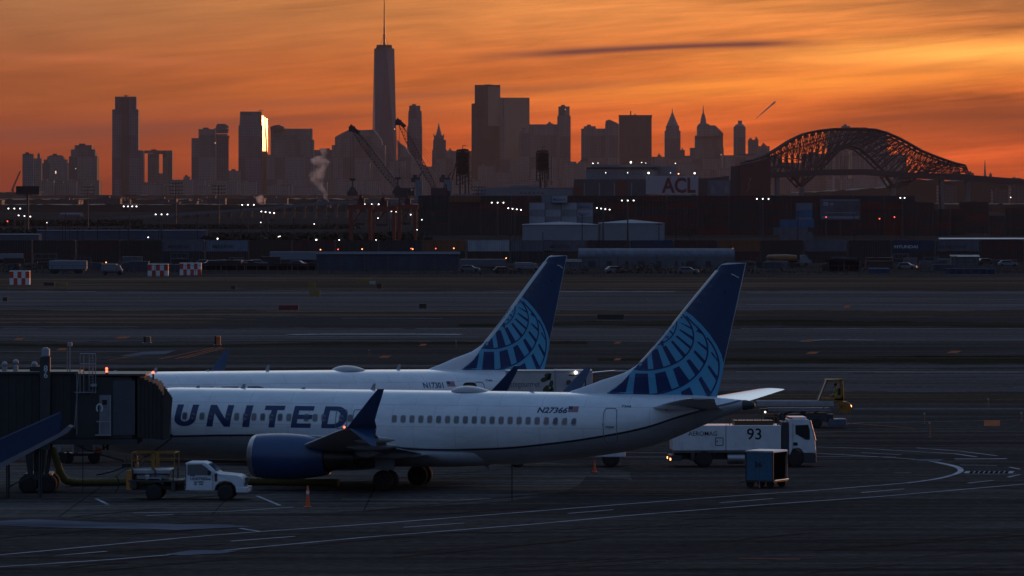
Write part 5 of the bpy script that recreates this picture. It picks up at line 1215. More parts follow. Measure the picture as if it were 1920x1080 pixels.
# the long wall under the ship
k = 0; u = 784; Yw = 2100
while u < 1660:
    tiers = 6
    for t_ in range(tiers):
        c = rc.choice(pool)
        if k == 1 and t_ == 5: c = 'orange brown'
        if k in (6, 8) and t_ == 4: c = 'rust red'
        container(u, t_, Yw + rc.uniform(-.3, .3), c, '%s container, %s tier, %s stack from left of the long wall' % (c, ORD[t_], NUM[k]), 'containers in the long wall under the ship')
    u += 58.25; k += 1
# stepped stacks at the right
k = 0
for u, tiers, Yr, L_ in ((1692, 5, 2080, 6.06), (1722, 5, 2080, 6.06), (1752, 4, 2080, 6.06), (1782, 4, 2090, 6.06), (1798, 5, 2200, 12.2), (1854, 3, 2080, 6.06), (1884, 2, 2080, 12.2), (1884, 4, 2260, 12.2)):
    for t_ in range(tiers):
        c = rc.choice(pool); container(u, t_, Yr, c, '%s container, %s tier, %s of the stepped stacks at right' % (c, ORD[t_], NUM[k]), 'containers in the stepped stacks at the right', L_)
    k += 1
# blue stack in front of the wall
for t_, u, c, txt in ((0, 1462, 'slate grey', None), (1, 1450, 'slate grey', None), (2, 1462, 'mid blue', 'HAMBURG')):
    container(u, t_, 1760, c, '%s container, %s of the three piled in front of the long wall' % (c, ORD[t_] if t_ < 2 else 'topmost'), 'containers piled before the wall', L_=11.4)
for t_ in range(5):
    c = ['slate grey', 'charcoal', 'grey blue', 'mid blue', 'grey blue'][t_]
    container(1492, t_, 1930, c, '%s container, %s tier, short stack behind the bright blue one' % (c, ORD[t_]), 'containers in the short blue stack', 6.06)
# pale refrigerated stack with lettering
TB = mat('text_blue', (.05, .09, .22), .6, vary=0)
for t_ in range(6):
    for i, u in enumerate((992, 1022, 1052, 1082) if t_ < 5 else (1015, 1034)):
        if t_ == 5 and i == 1: container(u, t_, 1998, 'white', 'white container with blue lettering on the peak of the pale stack', 'pale containers behind the tents', 6.06, text='Matson', tm=TB, tsize=1.3, tx=.5); continue
        last = (i == 3 and t_ in (3, 4))
        c = 'pale grey' if (i + t_) % 2 else 'white'
        container(u, t_, 2000, c, '%s container, %s tier, %s from left in the pale stack' % (c, ORD[t_], NUM[i]), 'pale containers behind the tents', 6.06 if not (t_ == 5) else 3.9, text='Matson' if last else None, tm=TB, tsize=1.1, tx=.5)
# the row in front, one lettered container after another
row = [(-20, 'charcoal', 0), (62, 'dark brown', 0), (145, 'maroon', 0), (226, 'olive', 0), (303, 'slate grey', 1), (386, 'grey blue', 1), (467, 'dark brown', 0), (548, 'maroon', 0), (630, 'dark brown', 0), (711, 'charcoal', 0), (792, 'orange brown', 0), (876, 'white', 2), (957, 'slate grey', 0), (1018, 'slate grey', 1),
       (1100, 'charcoal', 0), (1182, 'navy blue', 0), (1264, 'maroon', 0), (1345, 'orange brown', 0), (1426, 'dark brown', 0), (1508, 'slate grey', 0), (1590, 'charcoal', 0), (1672, 'navy blue', 3), (1756, 'slate grey', 4), (1838, 'maroon', 0), (1919, 'rust red', 0)]
for k, (u, c, tx) in enumerate(row):
    low = rc.choice(['dark brown', 'charcoal', 'maroon'])
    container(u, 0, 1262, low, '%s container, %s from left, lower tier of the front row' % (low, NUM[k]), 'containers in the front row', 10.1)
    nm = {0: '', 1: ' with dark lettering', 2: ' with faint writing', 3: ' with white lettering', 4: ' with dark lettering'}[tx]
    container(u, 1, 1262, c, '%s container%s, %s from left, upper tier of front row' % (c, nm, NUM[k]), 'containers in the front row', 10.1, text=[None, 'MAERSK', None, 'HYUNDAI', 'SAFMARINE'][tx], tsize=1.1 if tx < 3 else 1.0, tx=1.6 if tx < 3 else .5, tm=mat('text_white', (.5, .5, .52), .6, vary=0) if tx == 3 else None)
# ------------------------------------------------------------------ sheds, tents, hangar
def shed(name, u0, u1, v0, Y, depth, rise, m, label, roofm=None, ribs=0, barrel=False, cat='shed', group=None, vb=None):
    s = F / Y; uc = (u0 + u1) / 2; t = empty(name, ((uc - 960) * Y / F, Y, 0)); W = (u1 - u0) / s / 2; Zt = H - (v0 - VH) * Y / F
    b = MB(); b.box(-W, W, 0, depth, 0, Zt - rise); b.build('wall', m, t)
    b = MB()
    if barrel:   # arched roof running along x; its end shows at the right
        n = 12; arc = [(-math.cos(math.pi * k / n) * depth / 2 + depth / 2, math.sin(math.pi * k / n) * rise + Zt - rise) for k in range(n + 1)]
        b.loft([[(x, y, z) for y, z in arc] for x in (-W, W)], caps=True, closed=True)
    else:
        b.loft([[(-W - .3, -.3, Zt - rise), (W + .3, -.3, Zt - rise), (W + .3, depth + .3, Zt - rise), (-W - .3, depth + .3, Zt - rise)], [(-W * .02, depth * .4, Zt), (W * .02, depth * .4, Zt), (W * .02, depth * .6, Zt), (-W * .02, depth * .6, Zt)]] if ribs == -1 else
               [[(x, -.3, Zt - rise), (x, depth / 2, Zt), (x, depth + .3, Zt - rise)] for x in (-W - .3, W + .3)])
    b.build('roof', roofm or m, t, smooth=30 if barrel else None)
    if ribs > 0:
        for k in range(ribs + 1):
            x = -W + 2 * W * k / ribs; b = MB(); b.box(x - .12, x + .12, -.16, -.002, 0, Zt - rise - .05); b.build('wall_rib', mat('rib_grey', (.05, .055, .065), .6), t)
    return tag(t, label, cat, group)
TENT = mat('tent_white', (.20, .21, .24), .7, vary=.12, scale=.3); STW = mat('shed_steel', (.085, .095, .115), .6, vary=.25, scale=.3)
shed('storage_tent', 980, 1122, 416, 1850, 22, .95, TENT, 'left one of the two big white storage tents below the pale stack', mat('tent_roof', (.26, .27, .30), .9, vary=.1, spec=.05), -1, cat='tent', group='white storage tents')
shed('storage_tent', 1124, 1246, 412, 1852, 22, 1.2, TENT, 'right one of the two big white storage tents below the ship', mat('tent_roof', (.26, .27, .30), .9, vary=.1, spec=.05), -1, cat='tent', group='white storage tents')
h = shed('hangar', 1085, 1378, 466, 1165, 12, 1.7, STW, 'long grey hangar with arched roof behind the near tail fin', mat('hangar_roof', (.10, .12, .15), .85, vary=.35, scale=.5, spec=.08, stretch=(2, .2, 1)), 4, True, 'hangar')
for k in range(9): b = MB(); b.box(-15 + k * 3.6 + (k % 3) * .5, -13.4 + k * 3.6, -.05, -.002, .2, 1.5); b.build('door', mat('door_dark', (.03, .03, .035), .6), h)
shed('long_warehouse', 70, 385, 431, 1900, 12, .3, mat('warehouse_blue', (.075, .095, .135), .9, vary=.25, scale=.1, spec=.02), 'long low blue-grey warehouse across the left middle distance', None, 9, cat='warehouse')
shed('warehouse', -30, 72, 438, 1700, 12, .4, mat('warehouse_pale', (.11, .12, .14), .9, vary=.2, spec=.02), 'pale low warehouse at the left edge beside the long blue one', None, 3, cat='warehouse')
shed('blue_shed', 595, 860, 472, 1130, 8, .5, mat('shed_blue', (.055, .075, .105), .9, vary=.35, scale=.3, spec=.02, stretch=(1, 1, .3)), 'long blue-grey shed with pale fascia left of the far tail fin', mat('fascia_pale', (.06, .085, .12), .9, spec=.02), 6, cat='shed')
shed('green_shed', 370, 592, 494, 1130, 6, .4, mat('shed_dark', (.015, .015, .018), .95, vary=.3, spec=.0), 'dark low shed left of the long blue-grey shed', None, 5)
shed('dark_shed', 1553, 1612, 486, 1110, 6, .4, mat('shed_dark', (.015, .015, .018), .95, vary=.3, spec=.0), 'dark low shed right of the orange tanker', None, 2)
shed('blue_hut', 1632, 1665, 502, 1080, 5, .3, mat('hut_blue', (.06, .09, .14), .95, spec=0), 'small blue hut right of the dark low shed', None, 2)
shed('blue_container_office', 1778, 1865, 503, 1075, 5, .2, mat('office_blue', (.04, .06, .10), .95, spec=0), 'long low blue cabin at the right behind the airfield', None, 6)
shed('grey_shed', 1050, 1088, 487, 1140, 6, .5, mat('shed_pale', (.13, .13, .15), .95, spec=0), 'small pale shed between the far tail fin and the arched hangar', None, 2)
shed('long_canopy', 1764, 1960, 446, 1290, 5, .3, mat('canopy_wall', (.05, .04, .04), .8, vary=.3), 'long low canopy with a pale roof edge crossing the container rows at right', mat('canopy_edge', (.40, .40, .42), .5, vary=.2), 3, cat='canopy')  # roof colour made pale to carry the lit line along its edge
shed('small_shed', 1785, 1835, 478, 1200, 6, .4, STW, 'small grey shed among containers near the right edge', None, 2)
# billboard-like lettered stack and boards
def board(name, u0, u1, v0, v1, Y, m, label, vb=None, posts=2, cat='billboard'):
    s = F / Y; t = empty(name, (((u0 + u1) / 2 - 960) * Y / F, Y, 0)); W = (u1 - u0) / s / 2; z1 = H - (v0 - VH) / s; z0 = H - (v1 - VH) / s
    b = MB(); b.box(-W, W, -.3, .3, z0, z1); b.build('panel', m, t)
    b = MB()
    for k in range(posts): x = 0 if posts == 1 else -W * .7 + 1.4 * W * k / (posts - 1); b.cyl((x, .4, 0), (x, .4, z1 - .5), .5 if posts == 1 else .3, None, 8)
    b.build('post', DGREY, t); return tag(t, label, cat), W, z0, z1
bt, W, z0, z1 = board('billboard', 30, 74, 349, 364, 2300, mat('board_black', (.012, .014, .014), .6), 'black billboard on a single tall post against the left skyline', posts=1)
b = MB(); b.box(-W * .95, W * .95, -.9, -.3, z0 - .4, z0 - .1); b.build('catwalk', DGREY, bt)
bt, W, z0, z1 = board('lettered_panel', 1538, 1613, 373, 412, 2080, mat('panel_slate', (.07, .08, .10), .6, vary=.5, scale=.15), 'large dim lettered grey panel on the front of the container wall', posts=3)
b = MB()
for k, (z, w_) in enumerate(((z1 - .6, .9), (z0 + .5, .9), (z0 + 1.1, .95), (z0 + 2.6, .8))): b.box(-W * w_, W * w_, -.36, -.3, z, z + (.25 if k != 1 else .55))
b.box(-W * .85, -W * .6, -.36, -.3, z1 - 2.6, z1 - 1.2); b.box(-W * .5, -W * .35, -.36, -.3, z1 - 2.4, z1 - 1.6); b.build('stripe', mat('stripe_pale', (.20, .22, .27), .6, vary=.3), bt)
# checkered sheds
def checker(u0, u1, v0, v1, n, label, part=1.0):
    Y = H * F / (v1 + 1 - VH); s = F / Y; t = empty('checkered_shed', (((u0 + u1) / 2 - 960) * Y / F, Y, 0)); W = (u1 - u0) / s; h = (v1 - v0) / s
    r = MB(); w_ = MB()
    for i in range(n):
        for j in range(2):
            bb = r if (i + j) % 2 else w_
            bb.box(-W / 2 + W * i / n, -W / 2 + W * (i + 1) / n, 0, 2.4, h * j / 2, h * (j + 1) / 2)
    r.build('red_square', REDW, t); w_.build('white_square', WHTW, t)
    b = MB(); b.box(-W / 2 - .05, W / 2 + .05, -.05, 2.45, h, h + .1); b.build('roof', WHTW, t)
    return tag(t, label, 'shed', 'red and white checkered sheds')
checker(18, 55, 508, 533, 5, 'red and white checkered shed at the far left'); checker(277, 315, 495, 517, 5, 'clean red and white checkered shed, middle one of the row'); checker(337, 377, 493, 515, 6, 'red and white checkered shed half hidden behind poles, rightmost')
# ------------------------------------------------------------------ lamps and poles
def light_mast(u, v, Y, n, label, step=7.5, slope=0.0, small=0):
    s = F / Y; z = H - (v - VH) / s; t = empty('light_mast', ((u - 960) * Y / F, Y, 0))
    b = MB(); b.cyl((0, 0, 0), (0, 0, z + .3), .34, .17, 10); b.box(-n * step / s / 2, n * step / s / 2, -.1, .1, z + .25, z + .45); b.build('pole', DGREY, t)
    for k in range(n):
        x = (k - (n - 1) / 2) * step / s; r = (1.15 if not small else .8) / s * (1.0 if k != small - 1 else .5); dz = slope * (k - (n - 1) / 2) / s
        b = MB(); b.ball((x, -.3, z + dz), r, 10, .8); b.build('lamp', LAMPW, t)
    return tag(t, label, 'light mast', 'lit floodlight masts in the port')
for m_ in ((27, 391, 2000, 3, 'lit mast with three lamps at the far left beside the billboard post'), (46, 405, 1800, 3, 'lower lit mast with three lamps just right of the leftmost mast'), (244, 387, 2000, 4, 'tall lit mast with four lamps under the tallest left tower'),
           (303, 402, 1900, 3, 'lit mast with three lamps right of the tall left one'), (465, 384, 2300, 3, 'lit mast with three lamps above the viaduct, left of the smoke'), (502, 398, 2100, 4, 'lit mast with four lamps before the viaduct'),
           (730, 395.5, 1850, 4, 'lit mast with four lamps among the red gantries'), (933, 380, 1950, 3, 'lit mast with three lamps at the upper left of the wall'), (965, 392, 1850, 4, 'lit mast with four lamps left of the pale stack'),
           (1131, 391.5, 1820, 4, 'lit mast with four lamps right of the pale stack'), (1177, 376, 1840, 3, 'lit mast with three lamps before the right white tent'), (1430, 373, 2000, 3, 'lit mast with three lamps before the wall below the bridge end'), (1692, 371, 1950, 2, 'lit mast with two lamps at the right end of the wall'),
           (697, 383, 2000, 3, 'dim lit mast with three lamps at the top of the red gantries', 13)):
    light_mast(m_[0], m_[1], m_[2], m_[3], m_[4], *(m_[5:] if len(m_) > 5 else (11 if m_[3] == 3 else 8,)), slope=-1.0 if m_[2] in (1800, 2100, 1850, 1820) else 0)
def yard_lamp(u, v, Y, m, r, label, group):
    s = F / Y; z = H - (v - VH) / s; t = empty('yard_lamp', ((u - 960) * Y / F, Y, 0))
    b = MB(); b.cyl((0, 0, 0), (0, 0, z), .10, .07, 6); b.build('post', DGREY, t); b = MB(); b.ball((0, -.15, z), r / s, 8); b.build('lamp', m, t)
    return tag(t, label, 'yard lamp', group)
for u, v, r in ((278, 445, 1.6), (408, 447.5, 2.0), (489, 417, 1.2), (525, 443, 1.3), (522, 444, 1.1), (541, 452, 1.2), (589, 420, 1.3), (593, 450, 2.6), (612, 453, 1.8), (636, 450, 1.8), (701, 453, 2.4), (705, 450, 1.2), (709, 409, 1.8), (770, 402.5, 1.6), (791, 412, 1.4), (782, 431, 1.2), (782, 452, 2.0), (693, 468, 1.3), (781, 406, 1.2), (1731, 496, 1.4), (88, 417.5, 1.0),
                (1111, 306.5, 1.0), (1650, 485, .8), (1895, 370, 1.2)):
    if v > 350: yard_lamp(u, v, 1500 if v > 415 else 1850, LAMPS if r < 1.7 else LAMPW, r * .6, 'small white yard lamp shining among the dark port stacks', 'small white yard lamps')
for u, v, m in ((14, 415, LAMPR), (71, 492, LAMPO), (199, 492, LAMPO), (236, 499, LAMPR), (601, 468, LAMPO), (634, 467.5, LAMPR), (679, 467, LAMPO), (774, 467, LAMPO), (771, 466, LAMPR), (817, 466, LAMPR), (851, 465.5, LAMPO), (949, 484, LAMPO), (1374, 466, LAMPR), (1549, 407, LAMPR), (1649, 410, LAMPR), (1677, 407, LAMPR)):
    yard_lamp(u, v, 1240 if v > 440 else 2050, m, .95, 'small red or orange warning lamp glowing in the port', 'small red warning lamps')
def crossmast(u, v0, v1, Y, rows, label):
    s = F / Y; z = H - (v0 - VH) / s; t = empty('floodlight_mast', ((u - 960) * Y / F, Y, 0))
    b = MB(); b.cyl((0, 0, 0), (0, 0, z), .35, .2, 8); b.build('pole', DGREY, t)
    for r_ in range(rows):
        zz = z - .3 - r_ * 6.5 / s; W = (11 if r_ % 3 != 1 else 12) / s
        b = MB(); b.box(-W, W, -.12, .12, zz - .1, zz + .1)
        for k in range(5): x = -W + 2 * W * k / 4; b.box(x - .28, x + .28, -.4, .1, zz + .05, zz + .55)
        b.build('lamp_bar', BLACK, t)
    return tag(t, label, 'floodlight mast', 'unlit floodlight masts before the skyline')
for a in ((165, 350, 440, 2600, 3, 'unlit two-armed floodlight mast below the stepped left tower'), (243, 366, 440, 2600, 2, 'unlit mast rising just above the four-lamp mast'), (330, 343, 440, 2500, 4, 'unlit mast with many lamp bars, tallest of the dark masts'), (410, 348, 440, 2500, 3, 'unlit mast with three lamp bars below the jagged tower'), (898, 350, 370, 2700, 3, 'unlit mast with lamp bars on the ship side near the dark block')): crossmast(*a)
rp_ = random.Random(5)
for u, v in ((68, 405), (93, 396), (103, 417), (120, 420), (146, 421), (171, 404), (199, 407), (220, 427), (257, 421), (276, 412), (306, 442), (317, 432), (388, 410), (422, 422), (464, 378), (476, 402), (493, 412), (545, 408), (603, 405), (640, 430), (1017, 434), (1088, 400), (1226, 416), (1270, 400), (1298, 440), (1488, 395), (1762, 365), (1900, 395), (1915, 388), (1577, 400), (1734, 420), (957, 438), (1005, 455), (1640, 470), (897, 452), (1860, 425), (1240, 470), (1035, 460)):
    Y = 1500; s = F / Y; z = H - (v - VH) / s; b = MB(); b.cyl((0, 0, 0), (0, 0, z), .16, .10, 6)
    if rp_.random() < .45: b.box(-.9, .9, -.06, .06, z - .5, z - .36)
    tag(b.build('utility_pole', BLACK, loc=((u - 960) * Y / F, Y + rp_.uniform(-60, 60), 0)), 'thin dark utility pole standing in the port area', 'pole', 'thin dark utility poles')
# ------------------------------------------------------------------ vehicles at the airfield edge
def trailer(u0, u1, v0, v1, m, label, wheels_=True):
    Y = H * F / (v1 + 3 - VH); s = F / Y; t = empty('box_trailer', (((u0 + u1) / 2 - 960) * Y / F, Y, 0)); W = (u1 - u0) / s / 2; z1 = H - (v0 - VH) / s; z0 = H - (v1 - VH) / s
    z0 = max(.9, z0); b = MB(); b.box(-W, W, 0, 2.5, z0, z1)
    for k in range(9): b.box(-W + 2 * W * k / 8 - .04, -W + 2 * W * k / 8 + .04, -.04, 0, z0, z1)
    b.build('box_body', m, t)
    b = MB(); b.box(-W * .95, W * .95, .3, 2.2, z0 - .3, z0 - .01); b.build('chassis', DGREY, t)
    for x in (-W * .8, -W * .62, W * .45, W * .65):
        b = MB(); b.cyl((x, .1, .5), (x, .45, .5), .5, .5, 14); b.cyl((x, 2.1, .5), (x, 2.4, .5), .5, .5, 14); b.cyl((x, .4, .5), (x, 2.15, .5), .08, .08, 6); b.build('wheel', BLACK, t)
    return tag(t, label, 'trailer')
trailer(92, 162, 489, 510, mat('trailer_white', (.15, .175, .22), .5, vary=.15), 'white box trailer parked left of the small truck at the field edge')
trailer(506, 592, 472, 491, mat('trailer_white', (.15, .175, .22), .5, vary=.15), 'long white box trailer touching the left end of the blue-grey shed')
trailer(-10, 42, 476, 490, mat('trailer_white', (.15, .175, .22), .5, vary=.15), 'white box trailer cut off by the left edge')
trailer(862, 948, 486, 505, mat('trailer_dim', (.09, .10, .13), .5), 'dim grey trailer right of the blue-grey shed under a lit line')
trailer(1050, 1084, 486, 500, mat('trailer_dim', (.09, .10, .13), .5), 'short dim trailer before the small pale shed')
def mini_truck(u0, u1, v0, v1, m, label, tank=None):
    Y = H * F / (v1 - VH); s = F / Y; t = empty('parked_truck', (((u0 + u1) / 2 - 960) * Y / F, Y, 0)); W = (u1 - u0) / s / 2; h = (v1 - v0) / s
    if tank: b = MB(); b.lathe((-W, 1.2, h * .62), (1, 0, 0), [(0, h * .12), (.3, h * .30), (W * .9, h * .34), (W * 1.35, h * .26)], 18); b.build('tank', tank, t, smooth=50)
    else: b = MB(); b.box(-W, W * .45, 0, 2.3, h * .35, h); b.box(-W * .98, W * .4, -.05, 0, h * .55, h * .6); b.build('cargo_body', m, t)
    b = side([(W * .5, h * .25), (W * .5, h * .9), (W * .75, h * .9), (W * .9, h * .55), (W, h * .5), (W, h * .25)], .05, 2.25); b.build('cab', m, t)
    b = MB(); b.box(-W, W, .3, 2, h * .2, h * .33); b.build('chassis', DGREY, t)
    for x in (-W * .65, W * .75):
        b = MB(); b.cyl((x, 0, .45), (x, .3, .45), .45, .45, 14); b.cyl((x, 2, .45), (x, 2.3, .45), .45, .45, 14); b.cyl((x, .2, .45), (x, 2.1, .45), .08, .08, 6); b.build('wheel', BLACK, t)
    return tag(t, label, 'truck')
mini_truck(190, 229, 495, 516, mat('truck_dim', (.16, .17, .20), .5), 'dim flat truck right of the white box trailer')
mini_truck(1437, 1522, 476, 500, mat('truck_dim_white', (.16, .17, .20), .5), 'tanker truck with orange tank and white cab behind the near tail fin', mat('tank_orange', (.20, .07, .016), .5))
mini_truck(965, 1010, 492, 510, mat('truck_dim', (.16, .17, .20), .5), 'dim truck with pale parts left of the far tail fin')
def car(u0, u1, v1, m):
    Y = H * F / (v1 - VH); s = F / Y; L_ = 4.5; t = empty('parked_car', (((u0 + u1) / 2 - 960) * Y / F, Y, 0), rp_.uniform(-.3, .3))
    b = side([(-2.2, .35), (-2.2, .85), (-1.9, .95), (-1.5, 1.4), (.4, 1.42), (1.1, .98), (2.1, .82), (2.25, .35)], -.85, .85); b.build('car_body', m, t, bevel=.05)
    b = side([(-1.45, .98), (-1.25, 1.32), (.32, 1.34), (.85, 1.0)], -.87, .87); b.build('side_window', GLASS, t)
    for x in (-1.4, 1.4):
        b = MB(); b.cyl((x, -.9, .32), (x, -.7, .32), .32, .32, 12); b.cyl((x, .7, .32), (x, .9, .32), .32, .32, 12); b.cyl((x, -.8, .32), (x, .8, .32), .06, .06, 6); b.build('wheel', BLACK, t)
    tag(t, 'small parked car behind the dark shed at the airfield edge', 'car', 'cars parked at the airfield edge')
for k, (u, v) in enumerate(((385, 499), (402, 500), (418, 499), (452, 499), (468, 500), (484, 499), (560, 501), (1605, 500), (1700, 505), (880, 510), (945, 513), (1155, 512), (1290, 514), (1850, 496), (1890, 500))): car(u - 18, u + 18, v, [mat('car_silver', (.10, .11, .13), .5), mat('car_dark', (.03, .03, .04), .3), mat('car_white', (.16, .17, .19), .5)][k % 3])
# perimeter fence
b = MB()
for k in range(140):
    x = -140 + k * 2.0; b.box(x - .04, x + .04, -.04, .04, 0, 2.2)
b.box(-140, 138, -.02, .02, 2.1, 2.16); b.box(-140, 138, -.02, .02, 1.1, 1.14); b.box(-140, 138, -.02, .02, .1, .15)
tag(b.build('perimeter_fence', mat('fence_grey', (.04, .045, .05), .6), loc=(0, 1045, 0)), 'long low post and rail fence along the far edge of the airfield', 'fence')
# dark scrub line at the field edge
def scrub(name, u0, u1, Y, hmin, hmax, dens, m, label):
    rs = random.Random(int(Y)); b = MB(); x0, x1 = (u0 - 960) * Y / F, (u1 - 960) * Y / F
    n = int((x1 - x0) * dens)
    for k in range(n):
        x = rs.uniform(x0, x1); y = rs.uniform(-6, 6); hh = rs.uniform(hmin, hmax) * (.6 + .4 * math.sin(x * .05 + rs.random()))
        for j in range(7):
            c = Vector((x + rs.gauss(0, hh * .25), y + rs.gauss(0, hh * .2), rs.uniform(.05, 1) * hh)); a = Vector((rs.gauss(0, 1), rs.gauss(0, 1), rs.gauss(0, 1))).normalized() * hh * .28; d = Vector((rs.gauss(0, 1), rs.gauss(0, 1), rs.gauss(0, 1))).normalized() * hh * .28
            b.q(c - a, c + d, c + a)
    o = b.build(name, m, loc=(0, Y, 0)); tag(o, label, 'scrub', kind='stuff')
BUSH = mat('scrub_dark', (.030, .032, .022), .95, vary=.4)
scrub('scrub', 1150, 1950, 1085, .8, 2.2, 2.6, BUSH, 'dark scrub and clutter along the airfield edge at the right')
scrub('scrub', -20, 640, 1095, .6, 1.6, 2.4, BUSH, 'dark scrub along the airfield edge at the left')
scrub('scrub', 600, 1100, 1075, .6, 1.5, 2.2, BUSH, 'dark scrub along the airfield edge in the middle')

# yard clutter between the front row and the airfield
CLG = {'loading_frame': 'small grey loading frame standing among the yard clutter', 'stacked_pallets': 'low stack of pallets in the yard clutter', 'equipment_box': 'small boxy equipment cabin in the yard clutter'}
rq = random.Random(31)
for k in range(64):
    u = rq.choice([rq.uniform(0, 600), rq.uniform(1000, 1920), rq.uniform(1380, 1920)]); Y = rq.uniform(1110, 1235); s_ = F / Y; kd = rq.choice(list(CLG)); m_ = rq.choice([STW, mat('clutter_dark', (.02, .02, .023), .7, vary=.3), mat('clutter_blue', (.03, .045, .07), .6), mat('clutter_brown', (.05, .025, .018), .7), mat('clutter_pale', (.12, .12, .13), .6)])
    b = MB(); w_ = rq.uniform(1.0, 3.0)
    if kd == 'loading_frame':
        h_ = rq.uniform(1.5, 3.2)
        for x in (-w_, w_): b.box(x - .07, x + .07, -.07, .07, 0, h_)
        b.box(-w_ + .07, w_ - .07, -.06, .06, h_ - .14, h_ - .001); b.box(-w_ + .07, w_ - .07, -.05, .05, h_ * .5, h_ * .5 + .1)
        for j in range(4): x = -w_ + .4 + j * (2 * w_ - .8) / 3; b.box(x - .03, x + .03, -.04, .04, h_ * .5 + .1, h_ - .14)
    elif kd == 'stacked_pallets':
        for j in range(5): b.box(-w_ * rq.uniform(.8, 1), w_, -.6, .6, j * .28, j * .28 + .22); b.box(-w_ * .8, w_ * .8, -.5, .5, j * .28 + .22, j * .28 + .28)
    else:
        h_ = rq.uniform(1.2, 2.5); b.box(-w_, w_, 0, 2, .15, h_); b.box(-w_ * .9, -w_ * .2, -.05, 0, .3, h_ * .8); b.box(-w_ - .1, w_ + .1, -.1, 2.1, h_, h_ + .12); b.box(w_ * .3, w_ * .6, -.04, 0, h_ * .4, h_ * .8)
    tag(b.build(kd, m_, loc=((u - 960) * Y / F, Y, 0.02)), CLG[kd], kd.split('_')[1], 'yard clutter: ' + kd.replace('_', ' '))
# ------------------------------------------------------------------ red gantries
REDG = mat('gantry_red', (.20, .035, .02), .6, vary=.25)
def gantry(u0, u1, v0, Y, label):
    s = F / Y; t = empty('gantry_crane', (((u0 + u1) / 2 - 960) * Y / F, Y, 0)); W = (u1 - u0) / s / 2; z = H - (v0 - VH) / s
    for x in (-W, W):
        for y in (-4, 4): b = MB(); b.box(x - .45, x + .45, y - .45, y + .45, 0, z); b.build('leg', REDG, t)
    b = MB()
    for y in (-4, 4): b.box(-W - 1, W + 1, y - .5, y + .5, z, z + 1.5)
    for x in (-W, W): b.box(x - .5, x + .5, -3.5, 3.5, z + .1, z + 1.1)
    b.bar((-W, -4, z * .5), (W * .2, -4, z), .2); b.build('girder', REDG, t)
    b = MB(); b.box(-W * .3, W * .4, -2.5, 2.5, z + 1.5, z + 3.4); b.box(-W * .15, W * .2, -3, -1, z + 3.4, z + 4.4); b.bar((0, 0, z + 4.4), (0, 0, z + 6), .08); b.build('trolley_house', mat('trolley_dark', (.07, .02, .018), .6, vary=.3), t)
    b = MB(); b.box(-W * .6, W * .5, -1.2, 1.2, z * .55, z * .62); b.bar((-W * .4, 0, z * .6), (-W * .4, 0, z), .06); b.bar((W * .3, 0, z * .6), (W * .3, 0, z), .06); b.build('spreader', DGREY, t)
    return tag(t, label, 'gantry crane', 'red yard gantry cranes')
gantry(658, 694, 392, 1700, 'dull red yard gantry, left one of the three under the boom crane'); gantry(697, 739, 396, 1720, 'dull red yard gantry, middle one of the three'); gantry(749, 779, 392, 1740, 'dull red yard gantry, right one beside the long container wall')
# ------------------------------------------------------------------ lattice helpers
def lattice(b, p, q, w0, w1, n, r, wm=None):
    """square lattice boom from p to q; widest in the middle when wm is given"""
    p = Vector(p); q = Vector(q); d = (q - p).normalized(); e1 = d.cross(Vector((0, 1, 0))).normalized(); e2 = Vector((0, 1, 0))
    def cr(k):
        f = k / n; w_ = (w0 + (w1 - w0) * f) if wm is None else (w0 + (wm - w0) * min(1, f / .25) if f < .5 else w1 + (wm - w1) * min(1, (1 - f) / .25)); c = p.lerp(q, f)
        return [c + (e1 * a + e2 * e) * w_ / 2 for a, e in ((-1, -1), (1, -1), (1, 1), (-1, 1))]
    prev = cr(0)
    for k in range(1, n + 1):
        cur = cr(k)
        for i in range(4):
            b.bar(prev[i], cur[i], r); b.bar(prev[i], cur[(i + 1) % 4], r * .6); b.bar(cur[i], cur[(i + 1) % 4], r * .5)
        prev = cur
CRN = mat('crane_dark', (.035, .035, .04), .6, metal=.2, vary=.2)
